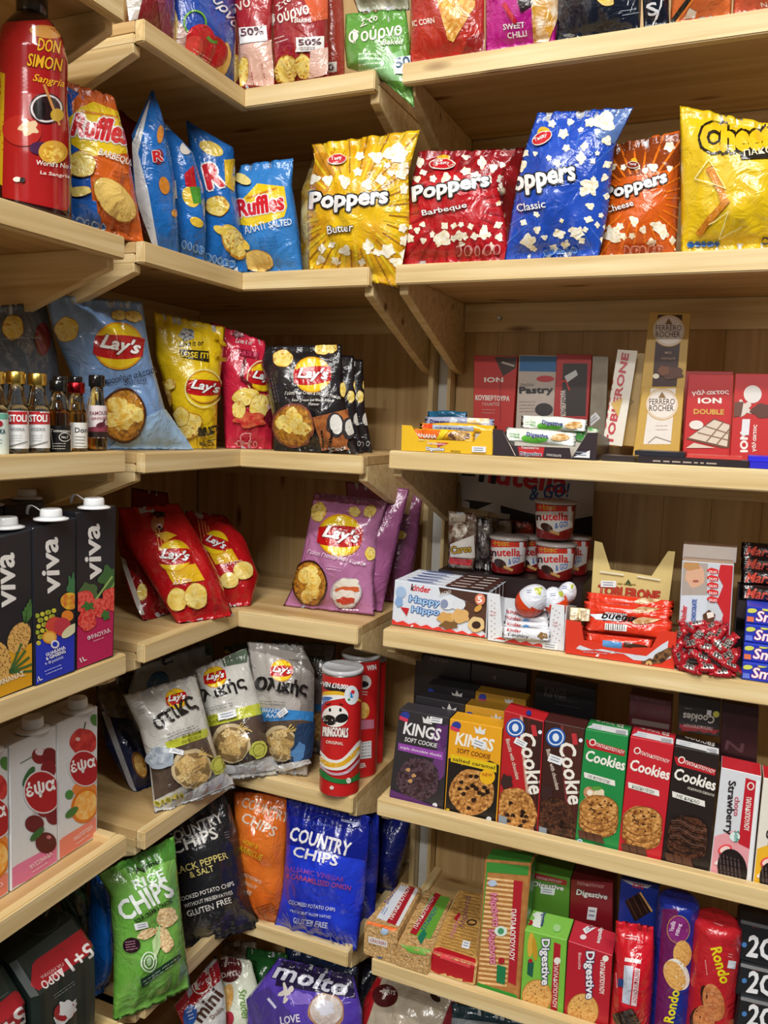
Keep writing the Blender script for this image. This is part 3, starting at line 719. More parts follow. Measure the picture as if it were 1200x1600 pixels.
bt = lathe('sangria_bottle', prof, c, [M('#2a0a0c', 'gloss')], 48, label='big red sangria bottle with yellow lettering at the left frame edge', cat='bottle', art=a_, fin='gloss')
lathe('bottle_cap', [(rr*.4, 0, 0), (rr*.42, .002, 0), (rr*.42, .028, 0), (rr*.38, .031, 0)], c+Vector((0, 0, H*.945)), [M('#3a3634', 'gloss')], 32, bt)
def ruff(a, x0, y0, x1, y1, h):
    d = (x1-x0)/6
    a.poly([(x0-d*.3, y0-h*.8), (x0+d, y0-h*1.3), (x0+2.4*d, (y0+y1)/2-h*1.75), (x1, y1-h*1.35), (x1+d*.4, y1-h*.2), (x1, y1+h*.4), (x0+2*d, (y0+y1)/2+h*.75), (x0, y0+h*.4)], '#f3cf1e')
    a.line([(x0+d, y0-h*1.1), (x1-d, y1-h*1.25)], h*.12, '#d8841c')
    a.text('Ruffles', (x0, y0), (x1, y1), h, '#d8202c', .05, .1, out='#f6f2f0', ow=.045)
def a_(a):
    a.poly([(96, 130), (130, 150), (150, 380), (100, 350)], '#1f58b4'); a.poly([(120, 225), (150, 300), (165, 345), (225, 380), (225, 250), (170, 150), (130, 140), (112, 160)], '#d8641f')
    ruff(a, 112, 212, 198, 226, 34); a.text('BARBEQUE', (152, 244), (204, 262), 12, '#f4ece0', .03); a.lines((176, 268), (204, 276), 3, 7, '#7a3010', 1.6)
    a.chip(128, 258, 22, 20, 20); a.blob(178, 312, 42, 22, '#b97a20', 48, wob=.02); a.blob(178, 312, 40, 21, RIDGE(), 48)
    a.chip(125, 300, 18, 8, -10); a.poly([(108, 310), (150, 315), (155, 350), (108, 340)], '#2462bc')
    a.nutri((112, 342), (160, 354), 5, 10, 16, '#a8c4e8', '#2462bc')
bag(CB_, 'orange barbecue ridged crisp bag beside the sangria bottle', 'crisps', '#d8641f', [(93, 124), (98, 230), (106, 348)], [(178, 150), (198, 230), (224, 372)], ('x', -.05, ZC[1]), 62, 5, .05, art=a_, back='#b5551f')
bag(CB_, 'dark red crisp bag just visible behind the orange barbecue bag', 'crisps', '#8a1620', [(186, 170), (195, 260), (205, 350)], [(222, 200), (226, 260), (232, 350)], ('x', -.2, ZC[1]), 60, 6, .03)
BLU = '#1f6fc4'
def a_(a):
    a.poly([(236, 150), (222, 185), (206, 225), (212, 300), (226, 375), (247, 385), (232, 300), (216, 240)], '#dfe2e6'); a.lines((222, 190), (212, 225), 3, 4, '#5a6070', .9)
    a.blob(250, 210, 5, 14, '#d98a2c', 5); a.ell(247, 245, 8, 12, '#8a1c30'); a.blob(256, 290, 8, 14, '#d98a2c', -10); a.blob(272, 333, 5, 6, '#e0a040')
    a.text('R', (240, 253), (254, 251), 16, '#d8202c', .05, out='#f4f4f4')
bag(CB_, 'blue ridged crisp bag turned edge-on showing its white back seam, first of three', 'crisps', BLU, [(237, 140), (206, 210), (208, 300), (240, 384)], [(240, 141), (256, 195), (272, 290), (281, 392)], ('x', -.05, ZC[1]), 70, 4, .05, art=a_, back='#d8dade')
def a_(a):
    a.poly([(288, 272), (302, 258), (308, 300), (290, 290)], '#c8202c'); a.blob(298, 308, 12, 17, '#efc944', -30); a.poly([(296, 292), (312, 292), (314, 318), (302, 318)], '#4f9a34'); a.blob(307, 347, 11, 7, '#efc944', 30)
    a.ell(290, 232, 9, 10, '#e8e4da'); a.poly([(260, 285), (275, 282), (278, 310), (268, 312)], '#e8e8ea'); a.nutri((288, 382), (314, 390), 4, 8, 14, '#8ab8e8', BLU)
bag(CB_, 'blue ridged crisp bag squeezed in the middle of the three, green corner showing', 'crisps', BLU, [(256, 192), (256, 260), (266, 320), (282, 392)], [(259, 193), (300, 240), (318, 300), (322, 402)], ('x', -.052, ZC[1]), 62, 4, .05, art=a_, back='#d8dade')
def a_(a):
    a.blob(330, 232, 20, 10, '#f2d25a', 25); a.poly([(350, 250), (368, 248), (366, 300), (352, 290)], '#e8bf30'); a.text('R', (327, 296), (350, 290), 38, '#d8202c', .06, out='#f4f4f4')
    a.chip(340, 322, 18, 16, 10); a.blob(364, 378, 30, 15, '#c98a20', 62); a.blob(365, 376, 28, 14, CHIP(), 62); a.blob(345, 360, 12, 6, '#f2d25a', 30)
    a.nutri((326, 402), (362, 412), 5, 9, 14, '#8ab8e8', BLU)
bag(CB_, 'blue ridged crisp bag with pointed top corner and big R, nearest the shelf corner', 'crisps', BLU, [(290, 188), (300, 260), (318, 330), (318, 402)], [(293, 189), (366, 232), (368, 300), (390, 427)], ('x', -.03, ZC[1]), 52, 4, .05, art=a_, back='#d8dade')
def a_(a):
    ruff(a, 374, 340, 444, 328, 27); a.text('ΑΛΑΤΙ', (385, 366), (416, 358), 12, '#f0f4fa', .02); a.text('SALTED', (421, 357), (455, 352), 10, '#f0f4fa', .02)
    a.blob(404, 408, 23, 18, '#c98a20', 10); a.blob(404, 408, 22, 17, RIDGE(), 10); a.blob(385, 382, 10, 5, '#f2d25a', 50); a.lines((406, 374), (440, 370), 3, 6, '#2a4a80', 1); a.blob(380, 282, 14, 7, '#f0dc8a', 30)
bag(CB_, 'light blue salted ridged crisp bag standing upright in the shelf corner', 'crisps', '#3a86d2', [(376, 258), (366, 290), (370, 350), (386, 430)], [(458, 247), (456, 290), (466, 350), (474, 422)], ('y', .04, ZC[1]), 12, 4, .05, art=a_, back='#8c9098')
def pop_(a, x0, y0, x1, y1, h, sub, s0, s1, sh, logo, lc='#c8202c', scol='#ffffff', sout='#3a2a10', bow=0, rays=None, words='Poppers'):
    a.text(words, (x0, y0), (x1, y1), h, '#ffffff', .045, .12, out='#181818', ow=.05, bow=bow)
    a.text(sub, s0, s1, sh, scol, .02, out=sout, ow=.03)
    cx, cy, w, hh, rt = logo; a.ell(cx+2, cy-hh*.55, w*.55, hh*.6, '#e8b828', rt); a.ell(cx, cy, w, hh*.62, '#f0e8dc', rt); a.ell(cx, cy, w*.93, hh*.52, lc, rt)
    t = math.radians(rt); a.text('Tasty', (cx-w*.6*math.cos(t), cy-w*.6*math.sin(t)+hh*.22), (cx+w*.6*math.cos(t), cy+w*.6*math.sin(t)+hh*.22), hh*.5, '#ffffff', .02)
def rays(a, cx, cy, r, c, n=12, a0=0, a1=360, w=3):
    for i in range(n):
        t = math.radians(a0+(a1-a0)*i/n); a.line([(cx+r[0]*math.cos(t), cy+r[0]*math.sin(t)), (cx+r[1]*math.cos(t), cy+r[1]*math.sin(t))], w, c, hold=i > 0)
bag('popcorn_bag', 'yellow popcorn bag mostly hidden behind the left edge of the butter popcorn bag', 'popcorn', M('#d8a820', 'foil', '#f2e8b0', 28), [(488, 248), (470, 300), (468, 420)], [(540, 240), (540, 300), (540, 420)], ('y', .16, ZC[1]), 0, 6, .04)
def a_(a):
    a.poly([(485, 240), (540, 235), (512, 300), (482, 320)], '#c98a1c'); rays(a, 548, 330, (52, 150), '#e8c82a', 26, w=4); rays(a, 548, 330, (60, 160), '#a8741c', 26, 6, 366, 2)
    a.scatter((490, 238, 635, 410), 34, 5, 10, [(480, 300, 612, 372), (508, 238, 546, 272)])
    a.pops([(618, 240, 17), (628, 270, 12), (606, 392, 12), (620, 410, 9), (575, 385, 9)])
    pop_(a, 486, 334, 607, 325, 32, 'Butter', (514, 366), (553, 361), 13, (528, 251, 15, 13, -8))
bag('popcorn_bag', 'bright yellow butter popcorn bag whose lower corner hangs over the shelf gap', 'popcorn', M('#efc41a', 'foil', '#d39a14', 16), [(487, 226), (492, 250), (480, 310), (482, 420)], [(656, 203), (638, 270), (640, 350), (622, 450)], ('y', .015, ZC[1]), 0, 3, .06, art=a_, ext=False, clamp=False, wr=1.4, back='#d8b840')
bag('popcorn_bag', 'red popcorn bag with silver back peeking out behind the barbecue one', 'popcorn', M('#8e1620', 'foil', '#e8dcc0', 34, soft=.04, edge=.62), [(760, 234), (760, 300), (760, 400)], [(820, 230), (806, 320), (800, 398)], ('y', .13, ZR[1]), 0, 6, .05)
def a_(a):
    a.poly([(650, 236), (820, 234), (800, 262), (740, 275), (690, 262), (648, 280)], '#8c1420'); rays(a, 706, 320, (50, 130), '#a4121e', 30, w=4)
    a.scatter((640, 245, 785, 385), 40, 4, 8, [(640, 288, 770, 345), (670, 248, 714, 268)]); a.pops([(692, 372, 13), (718, 368, 9), (756, 366, 9)])
    pop_(a, 648, 322, 766, 298, 28, 'Barbeque', (662, 340), (730, 327), 11, (692, 259, 20, 14, 0), sout='#6a0e14', bow=.1)
    a.nutri((718, 390), (776, 390), 5, 12, 17, '#e8a0a4', '#a01a24')
bag('popcorn_bag', 'red barbecue popcorn bag at the left end of the right-hand shelf', 'popcorn', '#c01c26', [(655, 236), (640, 300), (632, 350), (622, 412)], [(806, 234), (778, 290), (790, 350), (796, 404)], ('y', .035, ZR[1]), 0, 5, .06, art=a_, wr=1.3)
def a_(a):
    rays(a, 880, 300, (70, 170), '#3a6ad0', 34, w=2.2); a.poly([(945, 172), (988, 170), (960, 225), (930, 215)], '#5a7ab8')
    a.scatter((815, 190, 950, 390), 44, 4, 9, [(800, 268, 905, 330), (826, 205, 870, 232)]); a.pops([(944, 190, 17), (826, 376, 13), (902, 364, 11), (922, 290, 12)])
    pop_(a, 806, 308, 902, 290, 30, 'Classic', (811, 332), (853, 324), 12, (848, 218, 16, 15, -28), sout='#1a3a9a', words='oppers')
    a.nutri((852, 394), (898, 390), 5, 10, 14, '#5a90d8', '#2456b8')
bag('popcorn_bag', 'tall blue classic popcorn bag leaning to the right', 'popcorn', '#2350c0', [(840, 176), (818, 240), (800, 330), (788, 404)], [(990, 168), (960, 230), (950, 330), (936, 402)], ('y', .03, ZR[1]), 0, 3, .06, art=a_, wr=1.3)
def a_(a):
    a.poly([(955, 226), (1060, 208), (1060, 262), (955, 280)], '#8a3c14'); rays(a, 1000, 310, (40, 120), '#f07c1c', 26, w=3)
    a.scatter((948, 260, 1052, 382), 24, 5, 9, [(940, 272, 1050, 338)]); a.pops([(958, 368, 13), (1030, 356, 11), (1046, 230, 9), (1020, 262, 7)])
    pop_(a, 950, 318, 1044, 290, 24, 'Cheese', (950, 334), (992, 322), 10, (990, 260, 10, 9, 0), lc='#7a2410', sout='#7a3410')
    a.nutri((980, 388), (1030, 388), 5, 11, 15, '#e8a090', '#a83a1c')
bag('popcorn_bag', 'orange cheese popcorn bag in the shade between the blue and yellow bags', 'popcorn', '#d8601a', [(952, 228), (950, 300), (944, 350), (936, 400)], [(1062, 204), (1062, 300), (1056, 394)], ('y', .07, ZR[1]), 0, 5, .05, art=a_, wr=1.3)
def a_(a):
    a.text('Cheetos', (1098, 236), (1246, 226), 42, '#f0c01c', .07, .1, out='#1c1508', ow=.07, bow=-.1); a.poly([(1156, 242), (1250, 226), (1250, 246), (1158, 250)], '#1c1508')
    a.text('ΠΑΚΟΤΙΝΙΑ', (1162, 246), (1250, 234), 10, '#f4eecc', .02); a.line([(1108, 262), (1128, 300), (1132, 320)], 11, M('#e0942a', 'foil', '#c87818', 200)); a.line([(1138, 312), (1112, 340), (1092, 366)], 10, M('#d88a28', 'foil', '#b87018', 200))
    a.nutri((1080, 382), (1120, 380), 5, 11, 12, '#2a70c0', '#1a50a0'); a.ring(1196, 376, 8, 8, 3, '#222222')
    for p in ([(1088, 280), (1108, 250), (1135, 295), (1088, 280)], [(1110, 350), (1140, 330), (1124, 372), (1160, 352)]): a.line(p, 1.6, '#f8eea0')
bag(CB_, 'yellow cheese puff bag with big black-outlined lettering at the right frame edge', 'crisps', '#e6c21c', [(1062, 165), (1064, 240), (1064, 394)], [(1235, 200), (1240, 260), (1240, 386)], ('y', .03, ZR[1]), 0, 4, .06, art=a_, back='#d8d8d0')
# ================================================================ third shelf: miniatures, crisps, chocolate
GCL = glassmat('clear_glass', '#eef4f4'); GAM = None
def mini(pxc, base, top, capc, liquid, lab, d, label, group=None, hw=15, art=None, z=None):
    """a miniature spirits bottle: clear glass body, spirit inside, screw cap, paper label"""
    z = ZL[2]; c = hit((pxc, base), 'x', XL-d); k = depth(c)/FPX; c.z = z+.0004; H = (base-top)*k; r = hw*k
    root = empty('miniature_bottle', c); tag(root, label, 'bottle', group)
    pr = [(r*.86, 0), (r*.98, .003), (r, .008), (r, H*.52), (r*.94, H*.58), (r*.8, H*.66), (r*.66, H*.74), (r*.62, H*.86)]
    lathe('glass_body', [(a, b, 0) for a, b in pr], c, [GCL], 28, root)
    lathe('spirit', [(a-.0012, b+.0015, 0) for a, b in pr[:5]], c, [liquid], 24, root)
    lathe('cap', [(r*.76, H*.845, 0), (r*.8, H*.86, 0), (r*.8, H*.985, 0), (r*.72, H, 0)], c, [capc], 24, root)
    if lab:
        z0, z1, col = lab
        V = []; F = []; n = 18; a0 = math.radians(-140+lab_turn); a1 = math.radians(30+lab_turn)
        for zz in (z0*H, z1*H):
            for i in range(n+1):
                a = a0+(a1-a0)*i/n; V.append(Vector((c.x+(r+.0003)*math.cos(a), c.y+(r+.0003)*math.sin(a), c.z+zz)))
        F = [(i, i+1, n+2+i, n+1+i) for i in range(n)]
        ar = Art(V, F, c, L=3); ar.fin = 'card'; ar.eps = .00015; ar.st = .0001
        if art: art(ar)
        o = assemble('label', V, F, [M(col, 'card')], [0]*n, True, ar, c); o.parent = root; o.location = (0, 0, 0)
    return root
lab_turn = 0
GOLD = M('#e0c060', 'metal'); BLK = M('#151515', 'gloss'); REDC = M('#a8242a', 'metal')
VOD = glassmat('vodka', '#f4f8f8'); WHI = glassmat('whisky', '#b8762a'); TEQ = glassmat('tequila', '#e6c060'); FAM = glassmat('scotch', '#c98a30')
def stoli(x0, x1, y=630):
    def f(a):
        a.poly([(x0-6, y+13), (x1+6, y+13), (x1+6, y+33), (x0-6, y+33)], '#c0262c'); a.text('STOLI', (x0+1, y+29), (x1-1, y+29), 11, '#ffffff', .04)
        a.text('VODKA', (x0+4, y+43), (x1-4, y+43), 5, '#8a8e94', .02); a.lines((x0+3, y+50), (x1-3, y+50), 3, 4, '#a8acb4', .8); a.line([(x0, y+68), (x1, y+60)], 1.4, '#6a6e74')
    return f
mini(-4, 705, 578, GOLD, VOD, (.0, .5, '#d8e4dc'), .03, 'clear vodka miniature with green edged label cut by the left frame edge', hw=17, art=lambda a: (a.poly([(-20, 640), (14, 640), (14, 655), (-20, 655)], '#6ab09a'), a.text('VODKA', (-14, 678), (8, 678), 8, '#1a4a5a', .03), a.ell(-2, 662, 6, 5, '#a01c30'), a.lines((-14, 686), (8, 688), 2, 5, '#30506a', .9)))
mini(27, 705, 579, GOLD, VOD, (.06, .52, '#eef0f0'), .03, 'gold-capped clear vodka miniature with red band label, left one of the pair', hw=17.5, art=stoli(13, 42))
mini(60, 705, 583, GOLD, VOD, (.06, .52, '#eef0f0'), .03, 'gold-capped clear vodka miniature with red band label, beside the whiskey miniature', hw=17.5, art=stoli(45, 74))
mini(95, 700, 587, BLK, WHI, None, .075, 'black-capped miniature standing in the second row behind the black-label whiskey', hw=14)
def a_(a):
    a.text('Tennessee', (79, 675), (109, 676), 5, '#e8e4dc', .03); a.ring(101, 683, 9, 7, 1, '#e8e4dc'); a.text('No.7', (96, 685), (106, 685), 4, '#e8e4dc', .02)
    a.lines((82, 693), (108, 693), 3, 4, '#d8d4cc', .9); a.line([(79, 666), (84, 700)], 1, '#b8b4ac'); a.line([(110, 668), (110, 704)], 1.2, '#e8e4dc')
mini(93, 706, 596, BLK, WHI, (.0, .37, '#111111'), .03, 'whiskey miniature with black label and black cap', hw=17, art=a_)
mini(120, 700, 588, BLK, TEQ, None, .075, 'black and red capped miniature behind the red-capped one', hw=12)
mini(120, 706, 600, REDC, TEQ, (.05, .42, '#f0efe8'), .03, 'red-capped tequila miniature with pale gold spirit and white label', hw=16, art=lambda a: (a.text('Don', (117, 676), (137, 676), 8, '#2a2a3a', .01), a.lines((118, 682), (137, 683), 4, 5, '#4a4a5a', 1)))
def a_(a):
    a.text('FAMOUS', (141, 649), (167, 648), 6, '#7a3a44', .02); a.text('GROUSE', (143, 656), (167, 655), 4, '#a04a50', .02)
    a.poly([(139, 668), (167, 664), (167, 675), (139, 674)], '#8a3a4a'); a.blob(157, 664, 7, 4, '#5a1c2c', -20); a.line([(160, 662), (163, 655)], 2.5, '#5a1c2c'); a.poly([(139, 675), (168, 675), (168, 685), (139, 685)], '#2a1a16')
mini(152, 706, 590, BLK, FAM, (.17, .6, '#ecdfe0'), .03, 'scotch miniature with a grouse on its label, right end of the bottle row', hw=15, art=a_)
# crisps, left leg and corner
def a_(a): a.chip(20, 512, 17, 20); a.ell(66, 530, 12, 26, '#7a1c28'); a.line([(0, 530), (62, 528)], 1, '#a0a4aa')
bag(CB_, 'grey-blue crisp bag, shade put into its colour, behind the vodka miniatures', 'crisps', '#5c6674', [(-40, 480), (-40, 600), (-40, 700)], [(72, 472), (90, 560), (110, 700)], ('x', -.17, ZL[2]), 84, 5, .05, art=a_)  # bag colour dimmed to carry the shade deep on the shelf
def a_(a):
    a.chip(104, 515, 19, 20, 20); a.chip(186, 493, 13, 8, 0); a.chip(208, 495, 14, 9, 10)
    a.poly([(170, 700), (210, 660), (250, 640), (270, 640), (302, 702)], '#9cc0e4'); a.lays(185, 541, 37, 8); 
    a.text('Με προσθήκη αλατιού', (146, 604), (244, 584), 13, '#1e2c48', .015, .2, bow=-.3); a.text('Salted', (192, 602), (226, 597), 6, '#2a3a5a', .01); a.bowl(192, 648, 32, 39); a.chip(150, 628, 10, 22, 10)
bag(CB_, 'large pale blue salted crisp bag with a bowl of crisps behind the miniatures', 'crisps', '#7fa3d4', [(71, 459), (84, 520), (118, 600), (150, 706)], [(222, 472), (236, 560), (258, 640), (306, 708)], ('x', -.075, ZC[2]), 64, 5, .06, art=a_, back='#a8b4c0', wr=1.2)
def a_(a):
    a.blob(292, 523, 12, 10, M('#d8dadc', 'foil', '#5a6068', 200), wob=.1); a.text('Love it or', (280, 542), (318, 540), 9, '#2a2418', .02, .2); a.poly([(280, 546), (326, 549), (326, 566), (282, 558)], '#2a2418'); a.text('LOSE IT!', (282, 558), (324, 561), 9, '#f4d41e', .04)
    a.lays(318, 605, 25, 8); a.ring(317, 607, 28, 30, 2, '#f4ea9a'); a.blob(256, 618, 14, 26, '#c9962e', -8, wob=.08); a.blob(260, 622, 10, 20, M('#a87a30', 'foil', '#e0c070', 90)); a.chip(268, 600, 8, 9); a.chip(296, 664, 17, 22, 30); a.chip(285, 650, 12, 16)
    a.text('MUST', (313, 680), (338, 676), 13, '#2a2408', .05); a.text('TEST', (313, 696), (334, 692), 8, '#6a5a10', .02)
    for i in range(5): a.blob(336+(i % 3)*8, 530+i*8, 5, 3, '#d0a818', i*40)
bag(CB_, 'yellow love-it-or-lose-it crisp bag between the pale blue and red bags', 'crisps', '#f0cc1e', [(239, 487), (244, 560), (270, 640), (302, 708)], [(352, 512), (348, 560), (340, 630), (338, 708)], ('x', -.05, ZC[2]), 56, 5, .055, art=a_, back='#c8ccd0')
def a_(a):
    a.text('Love it or', (368, 536), (394, 540), 8, '#e8d8d8', .02, .2); a.poly([(372, 545), (404, 551), (404, 562), (374, 556)], '#8a1830'); a.text('HATE IT!', (374, 555), (402, 559), 7, '#e84a70', .03); a.blob(372, 522, 8, 6, '#8a5a60', wob=.2)
    a.lays(411, 590, 22, 10); a.ring(410, 592, 25, 28, 2, '#f0d0a0'); a.chip(384, 620, 20, 14, -10); a.chip(404, 635, 15, 20, 10); a.blob(390, 655, 22, 12, M('#e0704a', 'foil', '#c83030', 80), wob=.15); a.chip(374, 640, 10, 14)
    a.line([(382, 560), (376, 590), (392, 602)], 4, '#6a1220'); a.ell(420, 652, 8, 12, '#6a1428'); a.text('SO', (414, 640), (426, 639), 7, '#f0d0d8', .04)
    a.nutri((372, 690), (398, 691), 4, 7, 10, '#f0b0b8', '#b02038'); a.ring(384, 682, 10, 8, 1.5, '#f0b0b8')
bag(CB_, 'crimson love-it-or-hate-it crisp bag squeezed beside the black bag', 'crisps', '#cf2744', [(329, 503), (340, 560), (348, 630), (352, 706)], [(414, 533), (424, 600), (428, 660), (426, 706)], ('y', .05, ZC[2]), 40, 4, .05, art=a_, back='#c0c4c8')
BLKB = M('#1c1a1c', 'foil', '#2a262a', 20)
def a_(a):
    a.chip(442, 560, 16, 14); a.chip(505, 545, 14, 10, -10); a.chip(518, 543, 9, 10); a.lays(488, 586, 28, 0); a.lines((430, 590), (440, 640), 3, 4, '#6a6468', .8)
    a.text('Γεύση Sour Cream & Μαύρο Πιπέρι', (446, 619), (530, 626), 7, '#e8e4dc', .02, .1, bow=.5); a.text('Sour Cream and Black Pepper', (458, 628), (522, 630), 5, '#e8e4dc', .02); a.text('Flavour', (484, 634), (500, 635), 4, '#e8e4dc', .02)
    a.bowl(461, 664, 29, 31, '#8a4a3a'); a.poly([(492, 652), (540, 640), (545, 704), (505, 704)], M('#b8703c', 'foil', '#8a4a28', 60)); a.ell(523, 664, 13, 19, '#3a3438', -15); a.ell(524, 663, 9, 15, '#e8e6e0', -15)
    a.ell(543, 670, 10, 16, '#3a3438', -10); a.ell(544, 669, 7, 12, '#d8d4cc', -10)
    for i in range(16): a.ell(505+(i*13) % 26, 672+(i*7) % 24, 1.8, 1.8, '#1a1410', n=8, hold=i > 0)
    a.nutri((516, 700), (536, 700), 4, 6, 9, '#d8d8d8', '#181818'); a.chip(532, 610, 4, 12); a.chip(546, 622, 5, 10)
bag(CB_, 'black sour cream and black pepper crisp bag at the shelf corner', 'crisps', BLKB, [(415, 541), (408, 570), (424, 640), (428, 706)], [(534, 538), (536, 600), (542, 650), (560, 708)], ('y', .04, ZC[2]), 8, 5, .055, art=a_)
for i, (dx, dd, lb) in enumerate(((0, .10, 'black crisp bag showing only its right edge behind the front black one'), (14, .15, 'rearmost of the black crisp bags, beside the bare plywood'))):
    def a_(a): a.chip(548+dx, 620, 6, 10); a.chip(556+dx, 602, 4, 8); a.ell(558+dx, 655, 6, 10, '#c9c4bc'); a.nutri((552+dx, 694), (570+dx, 692), 3, 5, 8, '#c8c8c8', '#181818')
    bag(CB_, lb, 'crisps', BLKB, [(470+dx, 550+i*6), (470+dx, 640), (480+dx, 706)], [(553+dx, 556+i*6), (556+dx, 640), (568+dx, 706)], ('y', dd, ZC[2]), 4, 6, .035, art=a_, group=None)
# ---- right: snack bar trays
def qr(a, x, y, w):
    a.poly([(x, y), (x+w, y), (x+w, y+w), (x, y+w)], '#eeeeee')
YT = '#f2c21e'
def a_(a):
    a.poly([(662, 690), (702, 692), (698, 708), (666, 706)], '#c8242c'); a.text('Digestive', (666, 705), (694, 706), 7, '#ffffff', .03, out='#1e3a7a', ow=.05); a.text('Παπαδοπούλου', (668, 694), (696, 696), 4, '#f6e8e8', .02)
    a.text('BANANA', (705, 706), (720, 707), 3, '#3a2a08', .03); a.lines((655, 687), (740, 689), 1, 3, '#f4e8c0', 1.2)
    a.tagp(749, 702, 22, 9, 2)
t1, p1 = tray('snack_bar_tray', 'yellow display tray of cereal bars at the left end of the middle right shelf', 'display box', YT, [(628, 664), (769, 672), (769, 713), (627, 704)], ('y', .008, ZR[2]), .16,
    [(627, 704), (769, 713), (769, 673), (755, 672), (740, 690), (655, 686), (643, 665), (628, 664)], .035, art=a_)
def a_(a):
    a.poly([(809, 698), (851, 699), (848, 714), (812, 712)], '#c8242c'); a.text('Digestive', (813, 713), (846, 714), 7, '#1e2a5a', .03, out='#ffffff', ow=.04); a.text('Παπαδοπούλου', (815, 701), (842, 702), 4, '#f6e8e8', .02)
    a.text('CHOCOLATE', (854, 712), (877, 714), 3.4, '#e8e4e0', .03); a.lines((800, 694), (885, 698), 1, 3, '#bcb4b8', 1.2); a.tagp(909, 709, 26, 12, 3)
    a.line([(786, 672), (806, 712)], 1.4, '#c8b8a8')
t2, p2 = tray('snack_bar_tray', 'dark brown display tray of chocolate cereal bars beside the yellow one', 'display box', '#2c1c24', [(770, 670), (934, 676), (931, 722), (770, 713)], ('y', .006, ZR[2]), .15,
    [(770, 713), (931, 722), (934, 676), (918, 676), (893, 716), (890, 700), (800, 696), (786, 672), (770, 670)], .035, art=a_)
def hbar(name, label, cat, col, x0, x1, y0, y1, place, rot=0, art=None, th=.022, group=None, fin='foil', dy=0, yaw=0, ends=None, lean=35):
    """a flow-wrapped bar lying along the shelf, sealed fins at both ends"""
    def e(x, y): 
        t = math.radians(rot); cx, cy = (x0+x1)/2, (y0+y1)/2; return (cx+(x-cx)*math.cos(t)-(y-cy)*math.sin(t), cy+(x-cx)*math.sin(t)+(y-cy)*math.cos(t))
    return bag(name, label, cat, col, [e(x0, y0), e((x0+x1)/2, y0-.5), e(x1, y0)], [e(x0, y1), e((x0+x1)/2, y1+.5), e(x1, y1)], place, yaw, lean, th, .35, art, group, fin, col, ext=False, bias=.5, clamp=False)
zr = ZR[2]
GB = 'cereal bars in the yellow tray'
hbar('snack_bar', 'orange and yellow banana cereal bar lying at the front of the yellow tray', 'snack bar', '#f0ae1c', 646, 742, 672, 688, ('y', .030, zr), 3, lambda a: (a.poly([(646, 671), (690, 673), (685, 687), (648, 684)], '#e86a1c'), a.text('BANANA', (648, 683), (682, 685), 6, '#f6f0e8', .04), a.blob(718, 681, 18, 7, M('#d8b070', 'foil', '#5a3018', 120)), a.poly([(690, 672), (702, 673), (690, 686), (682, 686)], '#f4d020')), group=None)
hbar('snack_bar', 'yellow cereal bar with pale blue print, second from the front in the yellow tray', 'snack bar', '#f2b420', 656, 776, 663, 675, ('y', .060, zr), 2, lambda a: (a.poly([(676, 664), (740, 666), (740, 676), (676, 674)], '#b8c8e0'), a.lines((680, 668), (736, 670), 2, 4, '#3a4a8a', 1.2), a.poly([(660, 662), (676, 662), (676, 673), (660, 672)], '#e8502a')))
hbar('snack_bar', 'silver and purple cereal bar on top at the back of the yellow tray', 'snack bar', '#a8b0cc', 664, 772, 653, 665, ('y', .095, zr), 2, lambda a: (a.text('Digestive', (672, 663), (702, 664), 7, '#3a2a6a', .03), a.poly([(706, 652), (716, 656), (712, 663), (702, 660)], '#dce8f4'), a.poly([(730, 654), (764, 655), (764, 662), (730, 661)], M('#e0b870', 'foil', '#f2e8d0', 100))))
hbar('snack_bar', 'teal wrapped cereal bar poking up at the back left of the yellow tray', 'snack bar', '#1c5a7c', 668, 730, 643, 653, ('y', .12, zr), 1)
def gdig(a, x, y, w):
    a.poly([(x, y-8), (x+w*.3, y-8), (x+w*.28, y+8), (x, y+8)], '#e8f0e4'); a.blob(x+w*.42, y+5, w*.2, 7, '#5cb43c'); a.text('Digestive', (x+w*.3, y+3), (x+w*.62, y+6), 7, '#1e3a8a', .04, out='#ffffff', ow=.03)
    a.blob(x+w*.8, y+4, w*.14, 5, M('#c9924a', 'foil', '#e8c890', 120)); a.lines((x+4, y-2), (x+w*.25, y), 2, 4, '#6ab86a', 1)
hbar('snack_bar', 'white and green digestive bar at the front of the brown tray', 'snack bar', '#e6ece6', 790, 900, 672, 693, ('y', .030, zr), 5, lambda a: gdig(a, 792, 680, 104))
hbar('snack_bar', 'white and green digestive bar lying slantwise on top of the brown tray', 'snack bar', '#e6ece6', 814, 918, 652, 671, ('y', .060, zr), 4, lambda a: gdig(a, 818, 661, 98))
hbar('snack_bar', 'green and gold bar end showing at the right of the brown tray', 'snack bar', M('#e8e4d8', 'foil', '#4aa04a', 60), 876, 934, 664, 690, ('y', .07, zr), 12)
